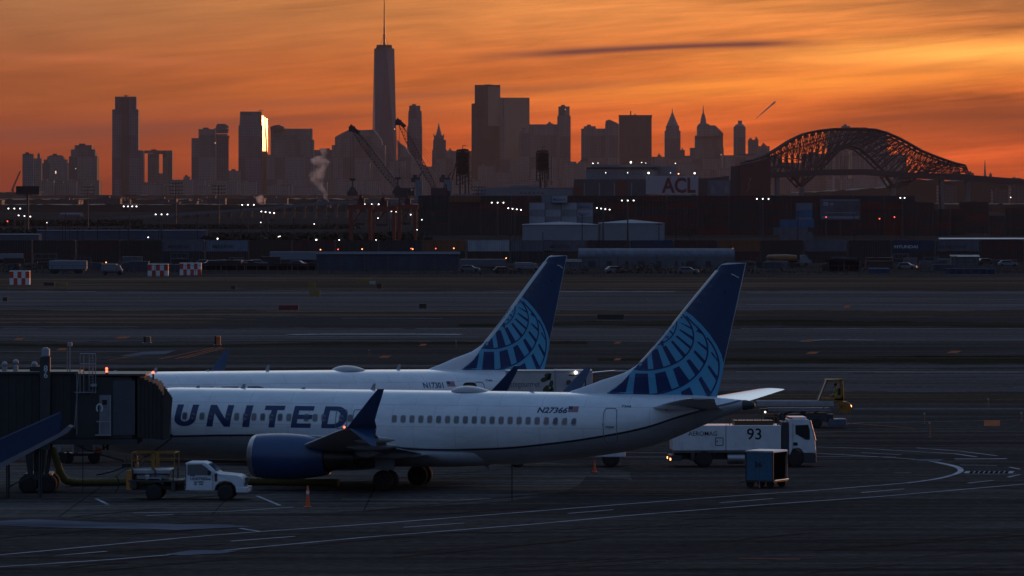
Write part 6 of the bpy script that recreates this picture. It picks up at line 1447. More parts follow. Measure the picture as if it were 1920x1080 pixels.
def boom_crane(base, tip, hook, Y, house, label, knee=None):
    s = F / Y; t = empty('boom_crane', ((base[0] - 960) * Y / F, Y, 0)); o = Vector(((base[0] - 960) * Y / F, Y, 0))
    A, B_, Hk = P(*base, Y) - o, P(*tip, Y) - o, P(*hook, Y) - o
    b = MB(); lattice(b, A, B_, 1.2, 1.2, 22, .16, 3.4); b.build('boom', CRN, t)
    b = MB(); d = (B_ - A).normalized(); b.box(B_.x - 1.8, B_.x + 1.8, -1, 1, B_.z - 2.0, B_.z + .9); b.hexa([B_ + Vector(v) for v in ((-1.5, -.8, .5), (2.8, -.8, -3.5), (2.8, .8, -3.5), (-1.5, .8, .5), (-.5, -.8, 2.2), (4.6, -.8, -2.4), (4.6, .8, -2.4), (-.5, .8, 2.2))]); b.build('boom_head', CRN, t)
    b = MB()
    for dx in (-1.2, .6, 1.2): b.bar(B_ + Vector((dx * .6, 0, 0)), Hk + Vector((dx, 0, 0)), .07)
    C_ = P(*house, Y) - o
    for k in range(3): b.bar(B_ + Vector((k * .5, 0, 0)), C_ + Vector((k * 1.6, 0, k * 1.2)), .06)
    b.build('hoist_cable', CRN, t)
    b = MB(); b.box(Hk.x - 1.6, Hk.x + 1.6, -.8, .8, Hk.z - 1.4, Hk.z); b.bar(Hk, Hk - Vector((0, 0, 6.5)), .35); b.box(Hk.x - 3, Hk.x + 3, -1, 1, Hk.z - 9.5, Hk.z - 7.4); b.loft([[Hk + Vector((x, y, -7.4)) for x, y in ((-2.6, -.9), (2.6, -.9), (2.6, .9), (-2.6, .9))], [Hk + Vector((x, y, -4.6)) for x, y in ((-.7, -.3), (.7, -.3), (.7, .3), (-.7, .3))]]); b.build('grab_block', CRN, t)
    b = MB(); z = A.z; b.box(-3.5, 5.5, -3, 3, z - 2.5, z + 2.8); b.box(2, 7.5, -2.5, 2.5, z - 1.5, z + 1.2); b.bar((3, 0, z + 2), C_, .3); b.bar((6, 0, z), C_, .3); b.build('machine_house', CRN, t)
    b = MB(); lattice(b, (1, 0, 0), (1, 0, z - 2), 5, 3.6, 4, .25); b.build('tower_leg', CRN, t)
    return tag(t, label, 'crane', 'boom cranes in the port')
boom_crane((752, 362), (660, 240), (661, 334), 2900, (778, 352), 'lattice boom crane reaching up left, its grab hanging beside the smoke')
boom_crane((820, 362), (747, 228), (746, 332), 2950, (836, 345), 'lattice boom crane leaning against the tallest tower, grab block below')
SHW = mat('ship_white', (.15, .16, .18), .6, vary=.2, scale=.1); SHD = mat('ship_dark', (.03, .03, .035), .6, vary=.2)
def pedestal(u0, u1, v0, Y, label):
    s = F / Y; t = empty('ship_deck_crane', (((u0 + u1) / 2 - 960) * Y / F, Y, 13.0)); W = (u1 - u0) / s / 2; z = H - (v0 - VH) / s - 13.0
    b = MB(); b.loft([[(-W, -W, 0), (W, -W, 0), (W, W, 0), (-W, W, 0)], [(-W, -W, z), (W, -W, z), (W, W, z), (-W, W, z)]]); b.box(-W * .8, W * .8, -W - .1, -W, z * .45, z * .5); b.build('pedestal', SHW, t)
    b = MB(); b.box(-W - 2.6, W * .4, -1.5, 1.5, z - 1.5, z + 1.3); b.box(-W - 1.6, -W + 1, -1, 1, z + 1.3, z + 3); b.bar((0, 0, z + 1), (1.8, 0, z + 4.6), .25); b.bar((-1.2, 0, z + 1), (1.8, 0, z + 4.6), .15); b.build('winch_head', SHD, t)
    return tag(t, label, 'deck crane', 'pale deck crane posts on the ship')
pedestal(779, 792, 337, 3200, 'pale deck crane post between the two boom cranes'); pedestal(832, 849, 337, 3200, 'pale deck crane post right of the second boom crane')
def lift_block(u0, u1, v0, v1, leg, Y, label):
    """ship-to-shore crane seen end-on"""
    s = F / Y; t = empty('quay_crane', (((u0 + u1) / 2 - 960) * Y / F, Y, 0)); W = (u1 - u0) / s / 2; z1 = H - (v0 - VH) / s; z0 = H - (v1 - VH) / s
    b = MB(); b.box(-W * .85, W * .9, -5, 5, z0 + 1, z1 - 1.5)
    for y in (-6, 6):
        for k in range(7):
            za = z0 + (z1 - z0) * k / 7; zc_ = z0 + (z1 - z0) * (k + 1) / 7
            b.bar((-W, y, za), (W, y, zc_), .22); b.bar((W, y, za), (-W, y, zc_), .22); b.bar((-W, y, za), (W, y, za), .25)
        for x in (-W, W, 0): b.bar((x, y, z0 - 6), (x, y, z1 - 1), .35)
        for k in range(4): b.bar((-W, y, z0 - 6 + k * 3), (W, y, z0 - 3 + k * 3), .2)
    b.loft([[(-W, y, z1 - 1), (W, y, z1 - 1), (W * .98, y, z1 + .3), (W * .3, y, z1 + .8), (-W * .3, y, z1 + .5), (-W * .98, y, z1 + .2)] for y in (-6, 6)])
    for k in range(5): b.box(-W - .15, W + .15, -6.2, 6.2, z0 + (z1 - z0) * k / 5, z0 + (z1 - z0) * k / 5 + .25)
    b.box(W, W + 2.2, -1, 1, z0 + 2, z0 + 2.4); b.box(W + 1.8, W + 2.2, -1, 1, z0 - 9, z1 - 4)
    for k in range(9): b.box(W + .9, W + 2.2, -.1, .1, z0 - 8 + k * 2.2, z0 - 7.8 + k * 2.2)
    b.build('machinery_block', mat('quay_dark', (.035, .022, .02), .6, vary=.3), t)
    for sx, l in ((-1, leg), (1, leg * .1)):
        b = MB(); b.bar((sx * W * .7, 0, z1 - 2), (sx * (W + l / s), 0, 0), .35); b.bar((sx * W * .4, 0, z0), (sx * (W * .5), 0, 0), .5); b.build('leg', CRN, t)
    b = MB(); b.box(-.2, .2, -.2, .2, z1, z1 + 3); b.box(-.2, 2.4, -.15, .15, z1 + 2.6, z1 + 3); b.build('mast', CRN, t)
    return tag(t, label, 'quay crane', 'quay cranes seen end-on')
lift_block(856, 879, 281, 330, 26, 3500, 'dark quay crane block with leaning legs left of the tall twin tower'); lift_block(1006, 1028, 283, 322, -14, 3550, 'dark quay crane block before the tower with the round-topped neighbour')
# ------------------------------------------------------------------ the ship
def ship():
    Y = 3300; s = F / Y; t = empty('cargo_ship', ((1150 - 960) * Y / F, Y, 0)); X = lambda u: (u - 1150) / s; Z = lambda v: H - (v - VH) / s
    b = MB(); b.loft([[(x, y, 0) for x, y in ((X(830), -12), (X(1365), -12), (X(1395), 0), (X(1365), 12), (X(830), 12))], [(x, y, Z(370)) for x, y in ((X(826), -13), (X(1375), -13), (X(1412), 0), (X(1375), 13), (X(826), 13))]]); b.build('hull', mat('hull_dark', (.05, .04, .045), .6, vary=.2), t)
    b = MB(); b.box(X(895), X(1078), -11, 11, Z(370), Z(352)); b.box(X(955), X(1010), -8, 8, Z(352), Z(348)); b.box(X(830), X(900), -11, 11, Z(370), Z(364)); b.m = 1
    for k in range(6): b.box(X(975 + k * 8), X(979 + k * 8), -11.1, -11, Z(363), Z(361))
    b.box(X(960), X(1070), -11.1, -11, Z(353), Z(351) - .8); b.build('fore_deckhouse', [SHW, SHD], t)
    b = MB(); b.loft([[(x, y, Z(370)) for x, y in ((X(1073), -12), (X(1215), -12), (X(1215), 12), (X(1073), 12))], [(x, y, Z(336)) for x, y in ((X(1076), -12), (X(1215), -12), (X(1215), 12), (X(1076), 12))]]); b.build('cargo_block', mat('cargo_slate', (.06, .068, .078), .6, vary=.35, scale=.12), t)
    for u in (1094, 1122, 1150, 1182): b = MB(); b.box(X(u), X(u + 2.5), -12.3, -12, Z(368), Z(343)); b.build('pillar', SHW, t)
    for a_, c_, v_ in ((1076, 1093, 345), (1153, 1175, 338)): b = MB(); b.box(X(a_), X(c_), -12.2, -12, Z(368), Z(v_)); b.build('red_bay', mat('bay_red', (.12, .035, .025), .6, vary=.2), t)
    b = MB(); b.box(X(1098), X(1232), -9, 9, Z(336), Z(319)); b.loft([[(x, y, z) for x, z in ((X(1225), Z(336)), (X(1225), Z(312)), (X(1262), Z(312)), (X(1290), Z(336)))] for y in (-6, 6)]); b.build('bridge_house', SHW, t)
    b = MB(); b.box(X(1100), X(1226), -10, 10, Z(318) + .1, Z(314)); b.build('bridge_window', SHD, t)
    b = MB(); b.box(X(1108), X(1235), -10.5, 10.5, Z(314) + .1, Z(309)); b.build('bridge_roof', SHW, t)
    for k in range(11): b = MB(); b.cyl((X(1123 + k * 8), -9.1, Z(326)), (X(1123 + k * 8), -9, Z(326)), .35, .35, 10); b.build('porthole', SHD, t)
    b = MB(); b.box(X(1210), X(1308), -13.2, -12.2, Z(364), Z(330)); pn = b.build('name_panel', mat('panel_rose_white', (.36, .30, .32), .6, vary=.08), t)
    text_on('ship_lettering', 'ACL', 12.6, (X(1241), -13.2, Z(360.5)), (1, 0, 0), (0, 0, 1), mat('letter_maroon', (.13, .02, .02), .6, vary=.1), t, bold=.03, wx=.86, thick=.1)
    b = MB(); b.box(X(1308), X(1325), -12, 12, Z(368), Z(334)); b.build('brown_bay', mat('bay_brown', (.06, .035, .035), .6), t)
    b = MB(); b.box(X(1325), X(1368), -11, 11, Z(368), Z(338)); b.build('stern_block', mat('stern_slate', (.11, .12, .14), .6, vary=.3, scale=.1), t)
    b = MB()
    for u in (1331, 1357): b.loft([[(X(u), y, Z(362)), (X(u + 9), y, Z(362)), (X(u + 7), y, Z(350)), (X(u + 4), y, Z(347)), (X(u + 1), y, Z(352))] for y in (-11.3, -11)])
    b.build('white_cover', SHW, t)
    rs = random.Random(4); b = MB()
    for k in range(26): x = X(1185 + k * 4.2); z = Z(336) + .1; b.box(x, x + .25, -5, -4.8, z, z + rs.uniform(1, 4)); b.box(x - .5, x + .9, -5, -4, z, z + rs.uniform(.4, 1.8))
    b.box(X(1100), X(1112), -8, 8, Z(337), Z(325)); b.build('deck_gear', mat('gear_brown', (.05, .03, .03), .6), t)
    for u, v, r in ((1111, 306.5, 1.1), (1120.5, 306, .7), (1182, 304.5, 2.1), (1202, 305, .8), (1210, 306, .6), (1265, 306.5, .8), (1135, 324, .9), (1176, 324, .9), (1215, 324.5, 2.0), (1301, 325, 1.8), (1256, 324, .7)):
        b = MB(); z = Z(v); b.ball((X(u), -13.4, z), r / s * .8, 8, m=0); b.bar((X(u), -13.2, Z(337 if v > 315 else 313)), (X(u), -13.2, z), .10, m=1); b.build('deck_lamp', [LAMPS if r < 1.5 else LAMPW, SHD], t)
    b = MB(); b.ball((X(1271), -13.4, Z(326)), .35, 8, m=0); b.bar((X(1271), -13.2, Z(336)), (X(1271), -13.2, Z(322)), .15, m=1); b.build('deck_lamp', [LAMPO, SHD], t)
    return tag(t, 'grey and white cargo ship with a big lettered white panel above the container wall', 'ship')
ship()
def quay_house():
    Y = 3650; s = F / Y; t = empty('quay_house', ((1405 - 960) * Y / F, Y, 0)); X = lambda u: (u - 1405) / s; Z = lambda v: H - (v - VH) / s
    b = MB(); b.loft([[(X(1388), y, 0), (X(1445), y, 0), (X(1445), y, Z(300)), (X(1440), y, Z(297)), (X(1388), y, Z(308))] for y in (0, 26)]); b.build('wall', mat('rust_cladding', (.11, .035, .028), .7, vary=.35, scale=.08, stretch=(1, 1, .2)), t)
    b = MB(); b.loft([[(X(1366), y, 0), (X(1388), y, 0), (X(1388), y, Z(310)), (X(1371), y, Z(312))] for y in (2, 24)]); b.build('side_wing', SHD, t)
    b = MB(); b.box(X(1394), X(1401), -.2, 0, Z(313), Z(309)); b.box(X(1404), X(1413), -.2, 0, Z(313), Z(309)); b.build('window', SHD, t)
    b = MB(); b.tube([(X(1404), -.2, Z(333)), (X(1408), -.2, Z(336)), (X(1403), -.2, Z(345)), (X(1406), -.2, Z(350)), (X(1401), -.2, Z(360))], .4, 6); b.build('pipe', mat('pipe_pink', (.24, .12, .10), .6), t)
    return tag(t, 'rust coloured quay building with dark side wing at the left foot of the arch bridge', 'building')
quay_house()
# ------------------------------------------------------------------ arch bridge
def arch_bridge():
    Y = 4500.0; s = F / Y; t = empty('arch_bridge', ((1620 - 960) * Y / F, Y, 0)); X = lambda u: (u - 1620) / s; Z = lambda v: H - (v - VH) / s
    top = [(1395, 303), (1415, 299), (1440, 290), (1462, 277), (1485, 262), (1510, 250), (1535, 245), (1560, 242), (1600, 241), (1640, 243), (1662, 249), (1685, 259), (1707, 271), (1728, 283), (1750, 292), (1772, 300), (1790, 306), (1808, 310)]
    bot = [(1395, 322), (1415, 322), (1440, 322), (1462, 324), (1485, 330), (1503, 350), (1528, 328), (1552, 304), (1572, 283), (1592, 273), (1612, 279), (1632, 296), (1652, 316), (1675, 350), (1700, 346), (1725, 328), (1765, 326), (1814, 328)]
    n = len(top); BR = mat('bridge_steel', (.045, .035, .038), .6, vary=.2)
    for y in (-11, 11, 30):
        off = 6 if y == 30 else 0
        b = MB(); T = [Vector((X(u - off * .7), y, Z(v + off * .25))) for u, v in top]; B_ = [Vector((X(u - off), y, Z(v + off * .2))) for u, v in bot]
        for k in range(n - 1):
            b.bar(T[k], T[k + 1], .85); b.bar(B_[k], B_[k + 1], .75)
            for g_ in (.25, .5, .75): b.bar(T[k].lerp(B_[k], g_), T[k + 1].lerp(B_[k + 1], g_), .3)
            # subdivided panels
            for f in (0, .5):
                a0 = T[k].lerp(T[k + 1], f); c0 = B_[k].lerp(B_[k + 1], f); a1 = T[k].lerp(T[k + 1], f + .5); c1 = B_[k].lerp(B_[k + 1], f + .5)
                b.bar(a0, c0, .42); m0 = a0.lerp(c0, .5); m1 = a1.lerp(c1, .5); b.bar(m0, m1, .22)
                b.bar(a0, m1, .34); b.bar(c0, m1, .34) if (k + int(f * 2)) % 2 else b.bar(m0, c1, .34); b.bar(a0.lerp(c0, .25), a1.lerp(c1, .25), .18); b.bar(m0, a1, .2)
        b.build('arch_truss', BR, t)
    for k in range(0, n):
        for lst in (top, bot): u, v = lst[k]; b = MB(); b.bar((X(u), -11, Z(v)), (X(u), 11, Z(v)), .4); b.build('cross_brace', BR, t)
        if k < n - 1: b = MB(); b.bar((X(top[k][0]), -11, Z(top[k][1])), (X(top[k + 1][0]), 11, Z(top[k + 1][1])), .35); b.bar((X(top[k][0]), 11, Z(top[k][1])), (X(top[k + 1][0]), -11, Z(top[k + 1][1])), .35); b.build('cross_brace', BR, t)
    b = MB()
    b.bar((X(1808), -11, Z(310)), (X(1816), -11, Z(330)), .8); b.build('end_post', BR, t); b = MB(); b.bar((X(1808), 11, Z(310)), (X(1816), 11, Z(330)), .8)
    b.build('end_post', BR, t)
    b = MB(); dk = [(1180, 352), (1395, 326), (1540, 318), (1620, 317), (1700, 323), (1815, 328), (1930, 337), (2100, 348)]
    for (u0, v0), (u1, v1) in zip(dk[:-1], dk[1:]): b.hexa([(X(u0), -12, Z(v0 + 11)), (X(u1), -12, Z(v1 + 11)), (X(u1), 12, Z(v1 + 11)), (X(u0), 12, Z(v0 + 11)), (X(u0), -12, Z(v0)), (X(u1), -12, Z(v1)), (X(u1), 12, Z(v1)), (X(u0), 12, Z(v0))])
    b.build('road_deck', BR, t)
    for u in range(1545, 1650, 8):
        # hangers from the arch soffit to the deck
        for (u0, v0), (u1, v1) in zip(bot[:-1], bot[1:]):
            if u0 <= u <= u1: v = v0 + (v1 - v0) * (u - u0) / (u1 - u0); b = MB(); b.bar((X(u), -11, Z(v)), (X(u), -11, Z(318)), .16); b.build('hanger', BR, t); b = MB(); b.bar((X(u), 11, Z(v)), (X(u), 11, Z(318)), .16); b.build('hanger', BR, t); break
    for u, v in ((1503, 352), (1675, 352), (1420, 326), (1457, 326), (1765, 334), (1814, 336), (1350, 332), (1300, 338), (1250, 344)):
        b = MB(); b.box(X(u) - 1.6, X(u) + 1.6, -11, -7, 0, Z(v)); b.box(X(u) - 1.6, X(u) + 1.6, 7, 11, 0, Z(v)); b.box(X(u) - 1.4, X(u) + 1.4, -7, 7, Z(v) - 4, Z(v) - 1.5); b.build('pier', mat('pier_grey', (.12, .11, .11), .8), t)
    b = MB(); b.box(X(1585), X(1625), -3, 3, Z(240.5), Z(239)); b.build('maintenance_gantry', BR, t)
    return tag(t, 'big dark steel arch bridge with lattice trusses filling the right horizon', 'bridge')
arch_bridge()
# ------------------------------------------------------------------ viaduct
def viaduct():
    Y = 3600.0; s = F / Y; t = empty('viaduct', ((450 - 960) * Y / F, Y, 0)); X = lambda u: (u - 450) / s; Z = lambda v: H - (v - VH) / s
    dk = [(80, 415), (200, 408), (300, 401), (400, 395), (500, 388), (570, 381), (640, 377), (760, 374), (860, 372)]
    b = MB()
    for (u0, v0), (u1, v1) in zip(dk[:-1], dk[1:]):
        b.hexa([(X(u0), -10, Z(v0 + 6)), (X(u1), -10, Z(v1 + 6)), (X(u1), 10, Z(v1 + 6)), (X(u0), 10, Z(v0 + 6)), (X(u0), -10, Z(v0)), (X(u1), -10, Z(v1)), (X(u1), 10, Z(v1)), (X(u0), 10, Z(v0))])
    b.build('road_deck', mat('concrete_deck', (.12, .12, .13), .8, vary=.2), t)
    PM = mat('pier_grey', (.12, .11, .11), .8)
    for k in range(29):
        u = 250 + k * 20
        v = next((v0 + (v1 - v0) * (u - u0) / (u1 - u0) for (u0, v0), (u1, v1) in zip(dk[:-1], dk[1:]) if u0 <= u <= u1), 380)
        b = MB(); b.box(X(u) - .9, X(u) + .9, -8, -5, 0, Z(v + 9)); b.box(X(u) - .9, X(u) + .9, 5, 8, 0, Z(v + 9)); b.box(X(u) - 1.2, X(u) + 1.2, -9, 9, Z(v + 9), Z(v + 6)); b.build('pier', PM, t)
    tag(t, 'long concrete road viaduct on many piers rising to the right', 'viaduct')
viaduct()
# ------------------------------------------------------------------ skyline
def tower_mat(name, col, rough=.35, glassy=.5):
    m = bpy.data.materials.new(name); m.use_nodes = True; nt = m.node_tree; N = nt.nodes; L = nt.links; b = N['Principled BSDF']
    tc = N.new('ShaderNodeTexCoord'); s = N.new('ShaderNodeSeparateXYZ'); L.new(tc.outputs['Object'], s.inputs[0])
    cb = N.new('ShaderNodeCombineXYZ'); ad = N.new('ShaderNodeMath'); ad.operation = 'ADD'; L.new(s.outputs[0], ad.inputs[0]); L.new(s.outputs[1], ad.inputs[1]); L.new(ad.outputs[0], cb.inputs[0]); L.new(s.outputs[2], cb.inputs[1])
    br = N.new('ShaderNodeTexBrick'); br.offset = 0; br.inputs['Scale'].default_value = 1; br.inputs['Brick Width'].default_value = 4.5; br.inputs['Row Height'].default_value = 4.0; br.inputs['Mortar Size'].default_value = .9
    br.inputs['Color1'].default_value = (col[0] * .35, col[1] * .4, col[2] * .5, 1); br.inputs['Color2'].default_value = (col[0] * .6, col[1] * .6, col[2] * .7, 1); br.inputs['Mortar'].default_value = (*col, 1); L.new(cb.outputs[0], br.inputs['Vector'])
    b2 = N.new('ShaderNodeTexBrick'); b2.offset = .5; b2.inputs['Scale'].default_value = 1; b2.inputs['Brick Width'].default_value = 13; b2.inputs['Row Height'].default_value = 55; b2.inputs['Mortar Size'].default_value = .25
    b2.inputs['Color1'].default_value = (1.35, 1.35, 1.35, 1); b2.inputs['Color2'].default_value = (.65, .65, .68, 1); b2.inputs['Mortar'].default_value = (.70, .70, .72, 1); L.new(cb.outputs[0], b2.inputs['Vector'])
    mm = N.new('ShaderNodeMix'); mm.data_type = 'RGBA'; mm.blend_type = 'MULTIPLY'; mm.inputs[0].default_value = 1; L.new(br.outputs[0], mm.inputs[6]); L.new(b2.outputs[0], mm.inputs[7])
    L.new(mm.outputs[2], b.inputs['Base Color']); mr = N.new('ShaderNodeMapRange'); mr.inputs['To Min'].default_value = .7; mr.inputs['To Max'].default_value = rough; L.new(br.outputs['Fac'], mr.inputs[0])
    mr.inputs['From Min'].default_value = 1; mr.inputs['From Max'].default_value = 0; L.new(mr.outputs[0], b.inputs['Roughness']); b.inputs['Specular IOR Level'].default_value = glassy
    return m
TS = tower_mat('tower_stone', (.16, .14, .12), .5, .4); TG = tower_mat('tower_glass', (.08, .09, .10), .2, .8); TD = tower_mat('tower_dark', (.05, .045, .045), .3, .6)
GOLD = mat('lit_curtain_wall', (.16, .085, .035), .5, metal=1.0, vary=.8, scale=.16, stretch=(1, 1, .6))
BRZ = mat('bronze_curtain_wall', (.30, .22, .17), .22, metal=1.0, vary=.1, scale=.05)
def tower(label, Y, tiers, m=TS, depth=None, roof=None, name='tower_block', cat='skyscraper', extra=None, vb=385):
    """tiers: (u0, u1, v_top) from the widest up; each stands on the ground behind/inside the previous"""
    s = F / Y; uc = (tiers[0][0] + tiers[0][1]) / 2; t = empty(name, ((uc - 960) * Y / F, Y, 0)); X = lambda u: (u - uc) / s; Z = lambda v: H - (v - VH) / s
    D = depth or (tiers[0][1] - tiers[0][0]) / s * .8
    ts = sorted(tiers, key=lambda a: -a[2]); zprev = 0
    for k, tr in enumerate(ts):
        u0, u1, v = tr[:3]; k0 = tr[3] if len(tr) > 3 else 0
        b = MB(); d0 = D * .08 * k
        zb = 0 if k == 0 else Z(ts[k - 1][2])
        # a tier stands on the one below when it lies over it, else on the ground
        on = [q for q in ts[:k] if q[0] <= u0 + 1 and q[1] >= u1 - 1]
        zb = Z(on[-1][2]) if on else 0
        w0, w1 = X(u0), X(u1); b.hexa([(w0, d0 - (.3 * k), zb), (w1, d0 - .3 * k, zb), (w1, D - d0, zb), (w0, D - d0, zb), (w0 + k0 / s, d0 - .3 * k, Z(v)), (w1 - k0 / s, d0 - .3 * k, Z(v)), (w1 - k0 / s, D - d0, Z(v)), (w0 + k0 / s, D - d0, Z(v))])
        b.build('tower_shaft' if k == 0 else 'upper_tier', m, t)
    if extra: extra(t, X, Z, D)
    # parapet ledge
    u0, u1, v = ts[-1][:3]
    if not extra:
        b = MB(); w = X(u1) - X(u0); b.box(X(u0) + w * .25, X(u0) + w * .6, D * .3, D * .6, Z(v), Z(v) + 3.0 / s * 1.0); b.build('roof_plant', TD, t)
    return tag(t, label, cat)
def spire(pts, m=TS, nm='spire', rnd=8):
    """pts: (u_centre, half_width_px, v)"""
    def f(t, X, Z, D):
        b = MB(); b.loft([[(X(u) + (X(u + hw) - X(u)) * math.cos(a), D / 2 + (X(u + hw) - X(u)) * math.sin(a), Z(v)) for a in [2 * math.pi * (k + .5) / rnd for k in range(rnd)]] for u, hw, v in pts]); b.build(nm, m, t)
    return f
tower('slim pale slab at the far left end of the skyline', 13000, [(42, 62, 288.5)], TG)
tower('low reddish-lit slab with a hooked roof just right of the leftmost slab', 13100, [(62, 78, 297), (70, 75, 289)], TS)
tower('rounded stepped block, third building from the left', 13200, [(78, 127, 306), (82, 124, 299), (88, 118, 293), (92, 114, 291)], TS)
tower('stepped flat-topped tower with banded right edge, left of the sky gap', 13300, [(128, 186, 338), (129, 182, 293), (132, 178, 280), (139, 171, 272)], TS)
def ant4(t, X, Z, D):
    b = MB(); b.box(X(233), X(236), D * .4, D * .5, Z(181), Z(178)); b.box(X(230), X(240), D * .4, D * .5, Z(179), Z(178)); b.build('roof_antenna', TD, t)
    b = MB(); b.box(X(226), X(242), -1.5, 0, 0, Z(184)); b.build('window_bay', TD, t)
tower('tallest tower at the left, slim with a narrower top box', 13500, [(210, 268, 282), (210, 259, 205), (215, 255, 181)], TG, extra=ant4)
def slit(t, X, Z, D):
    b = MB(); b.box(X(288), X(323), 0, D, Z(289), Z(282)); b.box(X(269), X(290), 0, D, Z(287.5), Z(282)); b.box(X(305), X(323), 0, D, 0, Z(289)); b.box(X(298), X(305), 0, D, 0, Z(325)); b.build('upper_tier', TS, t); b = MB(); b.box(X(283), X(293), D * .3, D * .6, Z(282), Z(280)); b.build('roof_plant', TD, t)
tower('twin-slab tower with tall open slots showing sky', 13600, [(277, 298, 288)], TS, extra=slit)
tower('low block between the slotted tower and the jagged pair', 13200, [(323, 360, 337), (344, 355, 331)], TS)
tower('wide stepped tower left of the jagged balconied tower', 13400, [(359, 404, 259), (372, 403, 242)], TS)
def jag(t, X, Z, D):
    rs = random.Random(9); b = MB(); z = 0
    for v0, v1, u0, u1 in ((268, 254, 403, 428), (262, 258, 402, 426), (258, 255, 405, 430), (254, 251, 403, 426), (250, 246, 405, 427), (246, 241, 403, 428), (242, 240, 402, 424), (240, 235, 405, 428), (235, 232, 407, 424)): b.box(X(u0), X(u1), rs.uniform(-6, 0), D + rs.uniform(-3, 5), Z(v0), Z(v1) - .3)
    b.build('stacked_floor', TG, t)
tower('jagged tower of offset stacked floors, top overhanging', 13500, [(404, 428, 262)], TG, extra=jag, name='jagged_tower')
tower('low dark block between the jagged tower and the sunlit-edge tower', 13300, [(428, 450, 320)], TS)
def goldedge(t, X, Z, D):
    # right-hand chamfer catches the rising sun
    b = MB(); x0, x1 = X(491), X(500.5); dep = (x1 - x0) * 3.38
    for k in range(3):
        xa = x0 + (x1 - x0) * k / 3; xb = x0 + (x1 - x0) * (k + 1) / 3
        zt = Z(217 + k * 2.5); b.q((xa, dep * k / 3 - .5, 0), (xb, dep * (k + 1) / 3 - .5, 0), (xb, dep * (k + 1) / 3 - .5, zt), (xa, dep * k / 3 - .5, zt))
    b.q((x1, dep, 0), (x0, dep, 0), (x0, dep, Z(222)), (x1, dep, Z(222))); b.q((x0, -.5, Z(217)), (x1, dep - .5, Z(222)), (x0, dep, Z(222))); b.build('lower_glazing', BRZ, t)
    b = MB(); xm = X(496.6); k_ = (xm - x0) / (x1 - x0)
    b.loft([[(xm + 3.2, dep * k_ + 9, Z(302)), (x1 - .3, dep - 1.4, Z(302))], [(xm + 1.5, dep * k_ + 3.5, Z(275)), (x1 - .4, dep - 1.6, Z(275))], [(xm - .3, dep * k_ - 2.2, Z(250)), (x1 - 1.2, dep - 4.2, Z(250))], [(xm - 1.6, dep * k_ - 6.6, Z(218)), (x1 - 4.5, dep - 15, Z(221))]], caps=False, closed=False); b.build('glint_corner', GOLD, t)  # gold metal sliver cut to the outline of the sun glint
    b = MB(); b.box(X(483), X(493), D * .4, D * .5, Z(207), Z(206)); b.bar((X(488), D * .45, Z(209)), (X(488), D * .45, Z(206)), .6); b.build('roof_antenna', TD, t)
tower('tapering tower whose right glass edge glows gold', 13700, [(447, 492, 235), (449, 491, 209, 1)], TG, extra=goldedge)
def curved(t, X, Z, D):
    b = MB(); b.loft([[(X(u), y, Z(v)) for u, v in ((507, 244), (507, 238), (514, 235), (524, 234), (532, 238), (533, 244))] for y in (-1.5, D)]); b.build('curved_crown', TD, t)
tower('broad flat block with a small curved crown, right of the gold-edged tower', 13400, [(500, 588, 290), (507, 587, 262), (507, 584, 241)], TS, extra=curved)
tower('low wide block behind the smoke', 13900, [(585, 640, 281)], TS)
def domed(t, X, Z, D):
    b = MB(); b.loft([[(X(u), y, Z(v)) for u, v in ((628, 282), (628, 257), (640, 250), (655, 243), (662, 240), (675, 244), (700, 243), (715, 262), (718, 282))] for y in (-1.5, D)]); b.build('sloping_roof', TS, t)
tower('wide tower with a sloping domed roof behind the first boom crane', 13600, [(622, 722, 272)], TS, extra=domed)
# the tallest tower: square base turning to a rotated square top
def one_tower():
    Y = 14000.0; s = F / Y; uc = 720.5; t = empty('tallest_tower', ((uc - 960) * Y / F, Y, 0)); Z = lambda v: H - (v - VH) / s
    rot = R(12); hb = 31.5; zt = Z(91); z0 = Z(345); A = [Vector((hb * math.sqrt(2) * .93 * math.cos(rot + R(45) + k * math.pi / 2), hb * math.sqrt(2) * .93 * math.sin(rot + R(45) + k * math.pi / 2), 0)) for k in range(4)]
    C_ = [Vector((27.0 * math.cos(rot + k * math.pi / 2 + R(90)), 27.0 * math.sin(rot + k * math.pi / 2 + R(90)), 0)) for k in range(4)]
    b = MB(); up = Vector((0, 0, 1))
    b.loft([[a for a in A], [a + up * z0 for a in A]])
    a = [x + up * z0 for x in A]; c = [x + up * zt for x in C_]
    for k in range(4):
        b.q(a[k], a[(k + 1) % 4], c[k]); b.q(a[(k + 1) % 4], c[(k + 1) % 4], c[k])
    b.q(*c); b.build('tower_shaft', mat('blue_glass', (.06, .07, .085), .22, spec=.45, vary=.08, scale=.02, stretch=(1, 1, .2)), t)
    b = MB(); b.box(-21, 21, -21, 21, zt, zt + 4); b.box(-19, 20, -19, 20, zt + 4, zt + 6.5)
    for k in range(12): b.box(-20 + k * 3.4, -18.6 + k * 3.4, -20, 20, zt + 6.5, zt + 9.5)
    b.lathe((0, 0, zt + 7), (0, 0, 1), [(0, 20), (2.2, 20.4), (2.4, 19)], 24); b.build('crown_ring', TD, t)
    b = MB(); b.lathe((0, 0, zt + 6), (0, 0, 1), [(0, 3.6), (12, 2.8), (27, 2.2), (28, 4.6), (30, 4.6), (31, 1.9), (50, 2.3), (51, 1.6), (70, 1.9), (71, 1.4), (90, 1.5), (126, .7)], 12)
    b.build('spire', TD, t)
    b = MB()
    for k in range(4): a_ = k * math.pi / 2 + .8; b.bar((15 * math.cos(a_), 15 * math.sin(a_), zt + 8), (2.4 * math.cos(a_), 2.4 * math.sin(a_), zt + 34), .45)
    b.build('guy_wire', TD, t)
    return tag(t, 'tallest glass tower with tapering facets and a mast reaching the top edge', 'skyscraper')
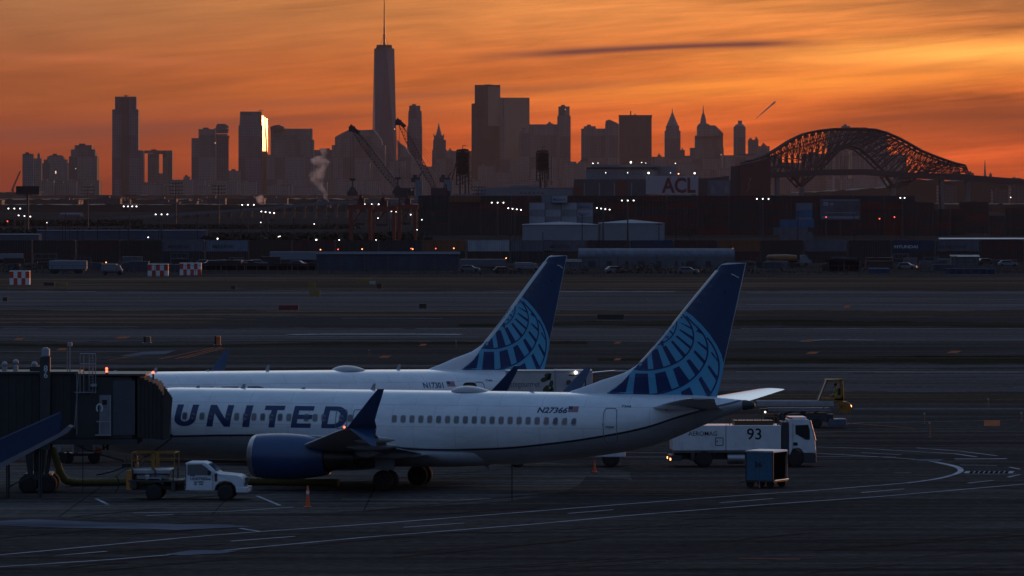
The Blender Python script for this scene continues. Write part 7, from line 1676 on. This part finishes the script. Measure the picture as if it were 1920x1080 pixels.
one_tower()
def slope(t, X, Z, D):
    b = MB(); b.loft([[(X(u), y, Z(v)) for u, v in ((745, 372), (745, 262), (750, 268), (760, 275), (768, 290), (792, 305), (796, 312), (812, 312), (812, 372))] for y in (-2, D)]); b.build('sloping_roof', TS, t)
tower('low mass with a roof sloping down right below the tallest tower', 13300, [(746, 811, 330)], TS, extra=slope)
tower('round-shouldered slim tower right of the tallest tower', 14200, [(763, 792, 237, .5), (765, 791, 208, .6), (767, 788, 198)], TG)
def goth(t, X, Z, D):
    spire([(822.5, 7, 256), (822.5, 5.2, 250), (822.5, 2.6, 241), (822.5, .4, 231)], rnd=8)(t, X, Z, D)
    b = MB()
    for u in (813.5, 832): b.lathe((X(u), 2, Z(256)), (0, 0, 1), [(0, 1.6), (6, 1.2), (9, .1)], 6)
    b.build('pinnacle', TS, t)
tower('gothic tower with a sharp pyramid spire and corner pinnacles', 14100, [(810, 838, 281), (812, 836, 262), (813.5, 832, 254)], TS, extra=goth)
tower('low shoulder block right of the gothic spire tower', 13900, [(836, 884, 283), (840, 848, 281)], TS)
def bronze(t, X, Z, D):
    b = MB(); b.q((X(915), -1.2, Z(236)), (X(938), -1.2, Z(236)), (X(938), -1.2, Z(162)), (X(915), -1.2, Z(162))); b.build('bronze_glazing', BRZ, t)
    b = MB(); b.box(X(908), X(922), D * .3, D * .6, Z(159.5), Z(158)); b.build('roof_plant', TD, t)
tower('tall dark tower with a narrower left shoulder and bronze glazed strip', 14300, [(884, 940, 300), (884, 892, 194), (890, 938, 159)], TD, extra=bronze)
def sunface(t, X, Z, D):
    b = MB(); b.q((X(945), -1.2, Z(300)), (X(992), -1.2, Z(300)), (X(992), -1.2, Z(183)), (X(945), -1.2, Z(183))); b.build('bronze_glazing', BRZ, t)
tower('tall flat brownish tower directly right of the dark tall tower', 14200, [(937, 993, 183)], TS, extra=sunface)
tower('short block with rounded top in front of the brownish tower', 13000, [(973, 993, 247), (976, 991, 243)], TS)
tower('wide mid-height block right of the brownish tower', 13400, [(992, 1046, 236), (1026, 1037, 231), (993, 1045, 233)], TS)
tower('slim tall tower with a square cap, right of the wide block', 13700, [(1044, 1070, 295), (1045, 1070, 217), (1047, 1068, 199.5)], TS)
tower('low stepped block at the foot of the slim square-capped tower', 13200, [(1068, 1100, 320), (1078, 1100, 306), (1084, 1100, 303)], TS)
tower('blocky tower with a small left cap, left of the pointed cluster', 13600, [(1090, 1135, 241), (1095, 1117, 236.5)], TS)
def slant(t, X, Z, D):
    b = MB(); b.loft([[(X(u), y, Z(v)) for u, v in ((1135, 233), (1136, 226), (1143, 224), (1147, 226), (1156, 230), (1160, 233))] for y in (-1.5, D)]); b.build('slanted_roof', TS, t)
tower('tower with slanted roof pressed against the wide slab', 13500, [(1135, 1160, 233)], TS, extra=slant)
def slabm(t, X, Z, D):
    b = MB(); b.box(X(1182), X(1184), D * .4, D * .5, Z(216), Z(208)); b.box(X(1190), X(1192), D * .4, D * .5, Z(216), Z(213)); b.build('roof_antenna', TD, t)
    b = MB(); b.box(X(1160), X(1223), -1.6, 0, Z(219), Z(216) + .5); b.build('cornice', TD, t)
tower('broad flat-topped slab with two tiny roof antennas', 13700, [(1161, 1222, 217)], TD, extra=slabm)
tower('low block between the broad slab and the pointed tower', 13400, [(1222, 1250, 294), (1233, 1240, 291)], TS)
tower('slender tower topped by a tall curved pointed roof', 14200, [(1246.5, 1276, 245), (1249, 1273.5, 236)], TS, extra=spire([(1261, 12.2, 236), (1261, 9, 229), (1261, 5, 220), (1261, 2.6, 214), (1261, 1.0, 210), (1261, .3, 203)]))
tower('small low block right of the pointed tower', 13500, [(1276, 1284, 281), (1283, 1296, 292)], TS)
def peak(t, X, Z, D):
    spire([(1319.5, 8.5, 236), (1319.5, 6, 229), (1319.5, 5, 222), (1319.5, 3, 215), (1319.5, 1.3, 211), (1319.5, .3, 197)])(t, X, Z, D)
    b = MB(); b.loft([[(X(u), y, Z(v)) for u, v in ((1308, 255), (1308, 237), (1311, 232), (1328, 232), (1331, 235), (1341, 235), (1356, 250), (1356, 255))] for y in (-4, D)]); b.build('sloping_roof', TS, t)
tower('broad shouldered tower with a lantern peak and thin needle', 14000, [(1295, 1357, 277), (1304, 1356, 254)], TS, extra=peak)
def crownb(t, X, Z, D):
    spire([(1387, 10.8, 238), (1387, 9, 235), (1387, 6, 232.5)], rnd=12)(t, X, Z, D)
    b = MB(); b.box(X(1384), X(1391.5), D * .3, D * .6, Z(233), Z(226)); b.build('roof_lantern', BRZ, t)
tower('slim round-topped tower with a small lit box, left of the arch bridge', 13900, [(1376, 1398, 238)], TS, extra=crownb)
tower('notched block right of the slim round-topped tower', 13700, [(1403, 1422, 262), (1405, 1410, 259), (1416, 1421, 259)], TS)
tower('low block just above the left end of the arch bridge', 13500, [(1422, 1443, 274), (1428, 1437, 271)], TS)
tower('low connecting block below the notched block', 13400, [(1356, 1460, 291)], TS)
tower('wide building seen through the middle of the arch bridge', 13600, [(1552, 1700, 290), (1556, 1664, 246)], TS)
tower('tower whose pale cap shows just over the crown of the arch', 14000, [(1578, 1594, 236)], TS)
tower('building seen through the left half of the arch', 13700, [(1455, 1556, 305), (1505, 1556, 288)], TS)
def strp(t, X, Z, D):
    b = MB(); b.q((X(1590), -1.4, 0), (X(1597), -1.4, 0), (X(1597), -1.4, Z(282)), (X(1590), -1.4, Z(282))); b.build('bronze_glazing', mat('warm_curtain_wall', (.55, .38, .25), .2, metal=1.0, vary=.1, scale=.05), t)
tower('lower block with a warm glazed strip inside the bridge arch', 13000, [(1565, 1645, 286)], TS, extra=strp)
tower('thin church-like spire on the horizon right of the bridge', 12500, [(1844, 1850, 330)], TD, extra=spire([(1847, 2.6, 330), (1847, 1.6, 318), (1847, .3, 299)]), cat='spire')
tower('tiny stub tower right of the thin spire', 12500, [(1855, 1860, 326)], TD)
tower('low block on the right horizon beside the bridge end', 12400, [(1815, 1826, 324)], TD)
LITW = mat('lit_room', (.8, .7, .5), .5, vary=0, emit=(1.0, .62, .35), estr=1.6)
for u, v, w_, h_ in ((104.5, 323, 1.6, 5), (142, 316, 1, 1.5), (403.5, 268, 1, 2), (740, 242, 1, 2), (1352, 290, .8, 1.5), (1060, 205, 1, 1.2)):
    Y = 12900; s_ = F / Y; q = P(u, v, Y); b = MB(); b.box(-w_ / s_ / 2, w_ / s_ / 2, -.5, .5, -h_ / s_ / 2, h_ / s_ / 2); tag(b.build('lit_window', LITW, loc=q), 'tiny warm light shining on a dark skyline tower', 'window light', 'tiny lights on the skyline towers')
# low rise infill under the towers
ri = random.Random(21)
def infill(u0, u1, vlo, vhi, n, Y0, Y1, label, group):
    for k in range(n):
        w = ri.uniform(14, 44); u = ri.uniform(u0, max(u0, u1 - w)); Y = ri.uniform(Y0, Y1); s = F / Y; v = ri.uniform(vlo, vhi); z = H - (v - VH) / s; W = w / s
        t = empty('low_rise', ((u - 960) * Y / F, Y, 0)); b = MB(); b.box(0, W, 0, 30, 0, z); b.box(W * .2, W * .45, 8, 18, z, z + 3); b.build('wall', TS if Y > 9000 else TD, t)
        b = MB(); b.box(-.5, W + .5, -.5, 30.5, z - .1, z + .8); b.build('parapet', TD, t)
        tag(t, label, 'building', group)
infill(323, 1460, 335, 352, 44, 11500, 12800, 'dim hazy low-rise block at the foot of the skyline towers', 'low-rise blocks at the foot of the skyline')
infill(585, 880, 300, 318, 7, 12900, 13100, 'dim hazy mid-rise block at the foot of the skyline towers', 'mid-rise blocks at the foot of the skyline')
infill(885, 1460, 300, 325, 14, 12900, 13100, 'dim hazy mid-rise block at the foot of the skyline towers', 'mid-rise blocks at the foot of the skyline')
infill(60, 186, 335, 350, 5, 12000, 12500, 'dim hazy low-rise block at the foot of the skyline towers', 'low-rise blocks at the foot of the skyline')
infill(210, 330, 340, 352, 5, 12000, 12500, 'dim hazy low-rise block at the foot of the skyline towers', 'low-rise blocks at the foot of the skyline')
infill(-60, 660, 372, 382, 34, 5200, 8000, 'dim flat-roofed building on the plain below the skyline', 'flat-roofed buildings on the plain')
infill(1690, 1960, 345, 362, 12, 6000, 9000, 'dim building on the right plain behind the stepped container stacks', 'dim buildings on the right plain')
infill(1560, 1960, 334, 348, 9, 10000, 12500, 'hazy building far behind the bridge at the right', 'hazy buildings behind the bridge')
shed('far_warehouse', 112, 150, 399, 3900, 30, 1.2, mat('shed_pale', (.24, .24, .27), .6), 'small pale-roofed warehouse on the left plain above the long blue one', None, 0, cat='warehouse')
# tower crane at the far left
def tcrane():
    Y = 11000; t = empty('construction_crane', ((24 - 960) * Y / F, Y, 0)); o = Vector(((24 - 960) * Y / F, Y, 0)); b = MB(); lattice(b, (0, 0, 0), (0, 0, P(24, 353, Y).z), 3, 3, 8, .6); b.build('mast', TD, t)
    b = MB(); lattice(b, P(24, 353, Y) - o, P(38, 321, Y) - o, 3, 2, 10, .5); b.bar(P(24, 353, Y) - o, P(21, 358, Y) - o, 1.2); b.build('jib', TD, t); tag(t, 'thin tower crane jib at the left edge against the orange sky', 'crane')
tcrane()
# far tree line and ridge
def ridge(name, prof, Y, D, m, label=None, kind='structure', z0=0):
    b = MB(); b.loft([[(q.x, Y + d, q.z if i < len(prof) else z0) for i, q in enumerate([P(u, v, Y) for u, v in prof] + [Vector((P(u, v, Y).x, 0, 0)) for u, v in reversed(prof)])] for d in (0, D)])
    o = b.build(name, m); tag(o, label, None, None, kind); return o
rr2 = random.Random(12)
def prof(u0, u1, va, vb, step=9, j=1.6): n = int((u1 - u0) / step); return [(u0 + (u1 - u0) * k / n, va + (vb - va) * k / n + rr2.uniform(-j, j)) for k in range(n + 1)]
HM = mat('far_land', (.04, .04, .035), .95, vary=.4, scale=.01)
ridge('hills', prof(-350, 60, 364, 360, 9, 1.2) + prof(60, 2260, 366, 364, 14, .7), 11300, 300, HM)
ridge('hills', prof(-350, 1500, 374, 372, 8, 1.3) + prof(1500, 1680, 362, 350, 9, 1.3) + prof(1690, 2260, 338, 336, 16, 3.0), 7000, 300, HM)
ridge('hills', prof(-350, 2260, 384, 382, 8, 1.0), 4900, 200, HM)
def treemass(u0, u1, v, Y, label):
    s = F / Y; rs = random.Random(int(u0 + Y)); b = MB(); z = H - (v - VH) / s
    n = int((u1 - u0) / s * s * 2.2)
    for k in range(n):
        x = (rs.uniform(u0, u1) - 960) / s; hh = z * rs.uniform(.65, 1.06); y = rs.uniform(-8, 8)
        for j in range(9):
            c = Vector((x + rs.gauss(0, 1.6), y + rs.gauss(0, 1.5), hh * rs.uniform(.25, 1))); a = Vector((rs.gauss(0, 1), rs.gauss(0, 1), rs.gauss(0, 1))).normalized() * 1.3; d = Vector((rs.gauss(0, 1), rs.gauss(0, 1), rs.gauss(0, 1))).normalized() * 1.3
            b.q(c - a, c + d, c + a)
    tag(b.build('distant_trees', BUSH, loc=(0, Y, 0)), label, 'trees', kind='stuff')
treemass(-20, 260, 414, 2750, 'dark belt of bare trees on the plain at the left'); treemass(240, 660, 424, 2500, 'dark belt of trees under the viaduct'); treemass(400, 790, 440, 1800, 'dark trees and clutter behind the front container row')
treemass(-20, 320, 432, 2000, 'dark trees just behind the long blue warehouse')
# birds-eye speck plane trail: short streak of vapour at the upper right
b = MB(); p0, p1 = P(1418, 222, 15200), P(1451, 193, 15200); n = 14; rs = random.Random(2); rings = []
for k in range(n + 1):
    f = k / n; c = p0.lerp(p1, f); r = (1.0 + 3.6 * f) * (1 + rs.uniform(-.25, .25)); rings.append([c + Vector((math.cos(a) * r, math.sin(a) * r * .8, math.sin(a + .8) * r)) for a in [2 * math.pi * j / 10 for j in range(10)]])
b.loft(rings); o = b.build('vapour_trail', mat('vapour', (.30, .22, .22), 1.0, vary=.3, scale=.05), smooth=60); tag(o, 'short slanting vapour streak in the sky above the arch bridge', 'vapour trail', kind='stuff')
# ------------------------------------------------------------------ smoke
def smoke(name, u0, u1, v0, v1, Y, dens, label, path, rad):
    s = F / Y; p0 = P(u0, v1, Y); p1 = P(u1, v0, Y); b = MB(); dd = 18
    b.box(p0.x, p1.x, Y - dd, Y + dd, p0.z, p1.z); o = b.build(name, None or mat('tmp_smoke_' + name + str(u0), (1, 1, 1), vary=0)); m = o.data.materials[0]; nt = m.node_tree; N = nt.nodes; L = nt.links
    for n_ in list(N): N.remove(n_)
    out = N.new('ShaderNodeOutputMaterial'); pv = N.new('ShaderNodeVolumePrincipled'); L.new(pv.outputs[0], out.inputs['Volume']); pv.inputs['Color'].default_value = (.97, .72, .62, 1); pv.inputs['Anisotropy'].default_value = .62
    def M(op, a, b_=None, c=None, clamp=False):
        n = N.new('ShaderNodeMath'); n.operation = op; n.use_clamp = clamp
        for i, x in enumerate((a, b_, c)):
            if x is None: continue
            if isinstance(x, (int, float)): n.inputs[i].default_value = x
            else: L.new(x, n.inputs[i])
        return n.outputs[0]
    tc = N.new('ShaderNodeTexCoord'); sp = N.new('ShaderNodeSeparateXYZ'); L.new(tc.outputs['Object'], sp.inputs[0])
    nz = N.new('ShaderNodeTexNoise'); nz.inputs['Scale'].default_value = .16; nz.inputs['Detail'].default_value = 5; L.new(tc.outputs['Object'], nz.inputs['Vector'])
    def curve(pts):
        mr = N.new('ShaderNodeMapRange'); mr.inputs['From Min'].default_value = p0.z; mr.inputs['From Max'].default_value = p1.z; L.new(sp.outputs[2], mr.inputs[0])
        fc = N.new('ShaderNodeFloatCurve'); L.new(mr.outputs[0], fc.inputs['Value']); cv = fc.mapping.curves[0]
        while len(cv.points) < len(pts): cv.points.new(.5, .5)
        for q, (a, e) in zip(cv.points, pts): q.location = (a, e)
        fc.mapping.update(); return fc.outputs[0]
    fx = curve([((v1 - v) / (v1 - v0), (u - u0) / (u1 - u0)) for u, v in path]); fr = curve([((v1 - v) / (v1 - v0), r / 30) for v, r in rad])
    cx = M('MULTIPLY_ADD', fx, p1.x - p0.x, p0.x); dx = M('ADD', M('SUBTRACT', sp.outputs[0], cx), M('MULTIPLY', M('SUBTRACT', nz.outputs[0], .5), 13)); dy = M('SUBTRACT', sp.outputs[1], Y)
    r = M('MULTIPLY', fr, 30 / s); dist = M('SQRT', M('ADD', M('MULTIPLY', dx, dx), M('MULTIPLY', dy, dy)))
    a = M('MULTIPLY', M('SUBTRACT', 1.0, M('DIVIDE', dist, r)), 3.0, clamp=True); n2 = M('MULTIPLY', M('SUBTRACT', nz.outputs[0], .40), 5.0, clamp=True)
    L.new(M('MULTIPLY', M('MULTIPLY', a, n2), dens), pv.inputs['Density'])
    tag(o, label, 'smoke', kind='stuff')
smoke('smoke_plume', 566, 636, 278, 376, 3900, .16, 'pale pink smoke plume rising before the skyline', [(614, 376), (606, 357), (596, 338), (596, 325), (602, 313), (604, 304), (598, 298), (606, 290), (608, 278)], [(376, 4), (357, 8), (340, 12), (325, 15), (310, 14), (302, 19), (296, 14), (288, 7), (278, 6)])
smoke('smoke_puff', 478, 502, 366, 384, 3500, .40, 'small pink smoke puff low on the left plain', [(490, 384), (489, 376), (491, 366)], [(384, 4), (376, 9), (366, 4)])
b = MB(); b.lathe(P(606, 374, 3890), (0, 0, 1), [(-6, 6), (-2, 5), (0, 3.5)], 12); tag(b.build('smoke_stack', SHD), 'low dark stack at the foot of the smoke plume', 'chimney')
# small lights of a far road
# ------------------------------------------------------------------ haze
HAZE_DENS = 0.8e-5
hm = bpy.data.materials.new('haze_air'); hm.use_nodes = True; nt2 = hm.node_tree
for n_ in list(nt2.nodes): nt2.nodes.remove(n_)
out = nt2.nodes.new('ShaderNodeOutputMaterial'); pv = nt2.nodes.new('ShaderNodeVolumePrincipled'); nt2.links.new(pv.outputs[0], out.inputs['Volume'])
pv.inputs['Color'].default_value = (.85, .57, .50, 1); pv.inputs['Density'].default_value = HAZE_DENS; pv.inputs['Anisotropy'].default_value = .6
b = MB(); b.box(-2700, 2700, -200, 16600, -1.0, 600); tag(b.build('haze', hm), 'thin reddish morning haze over the whole scene', 'haze', kind='stuff')
print('containers', NC)
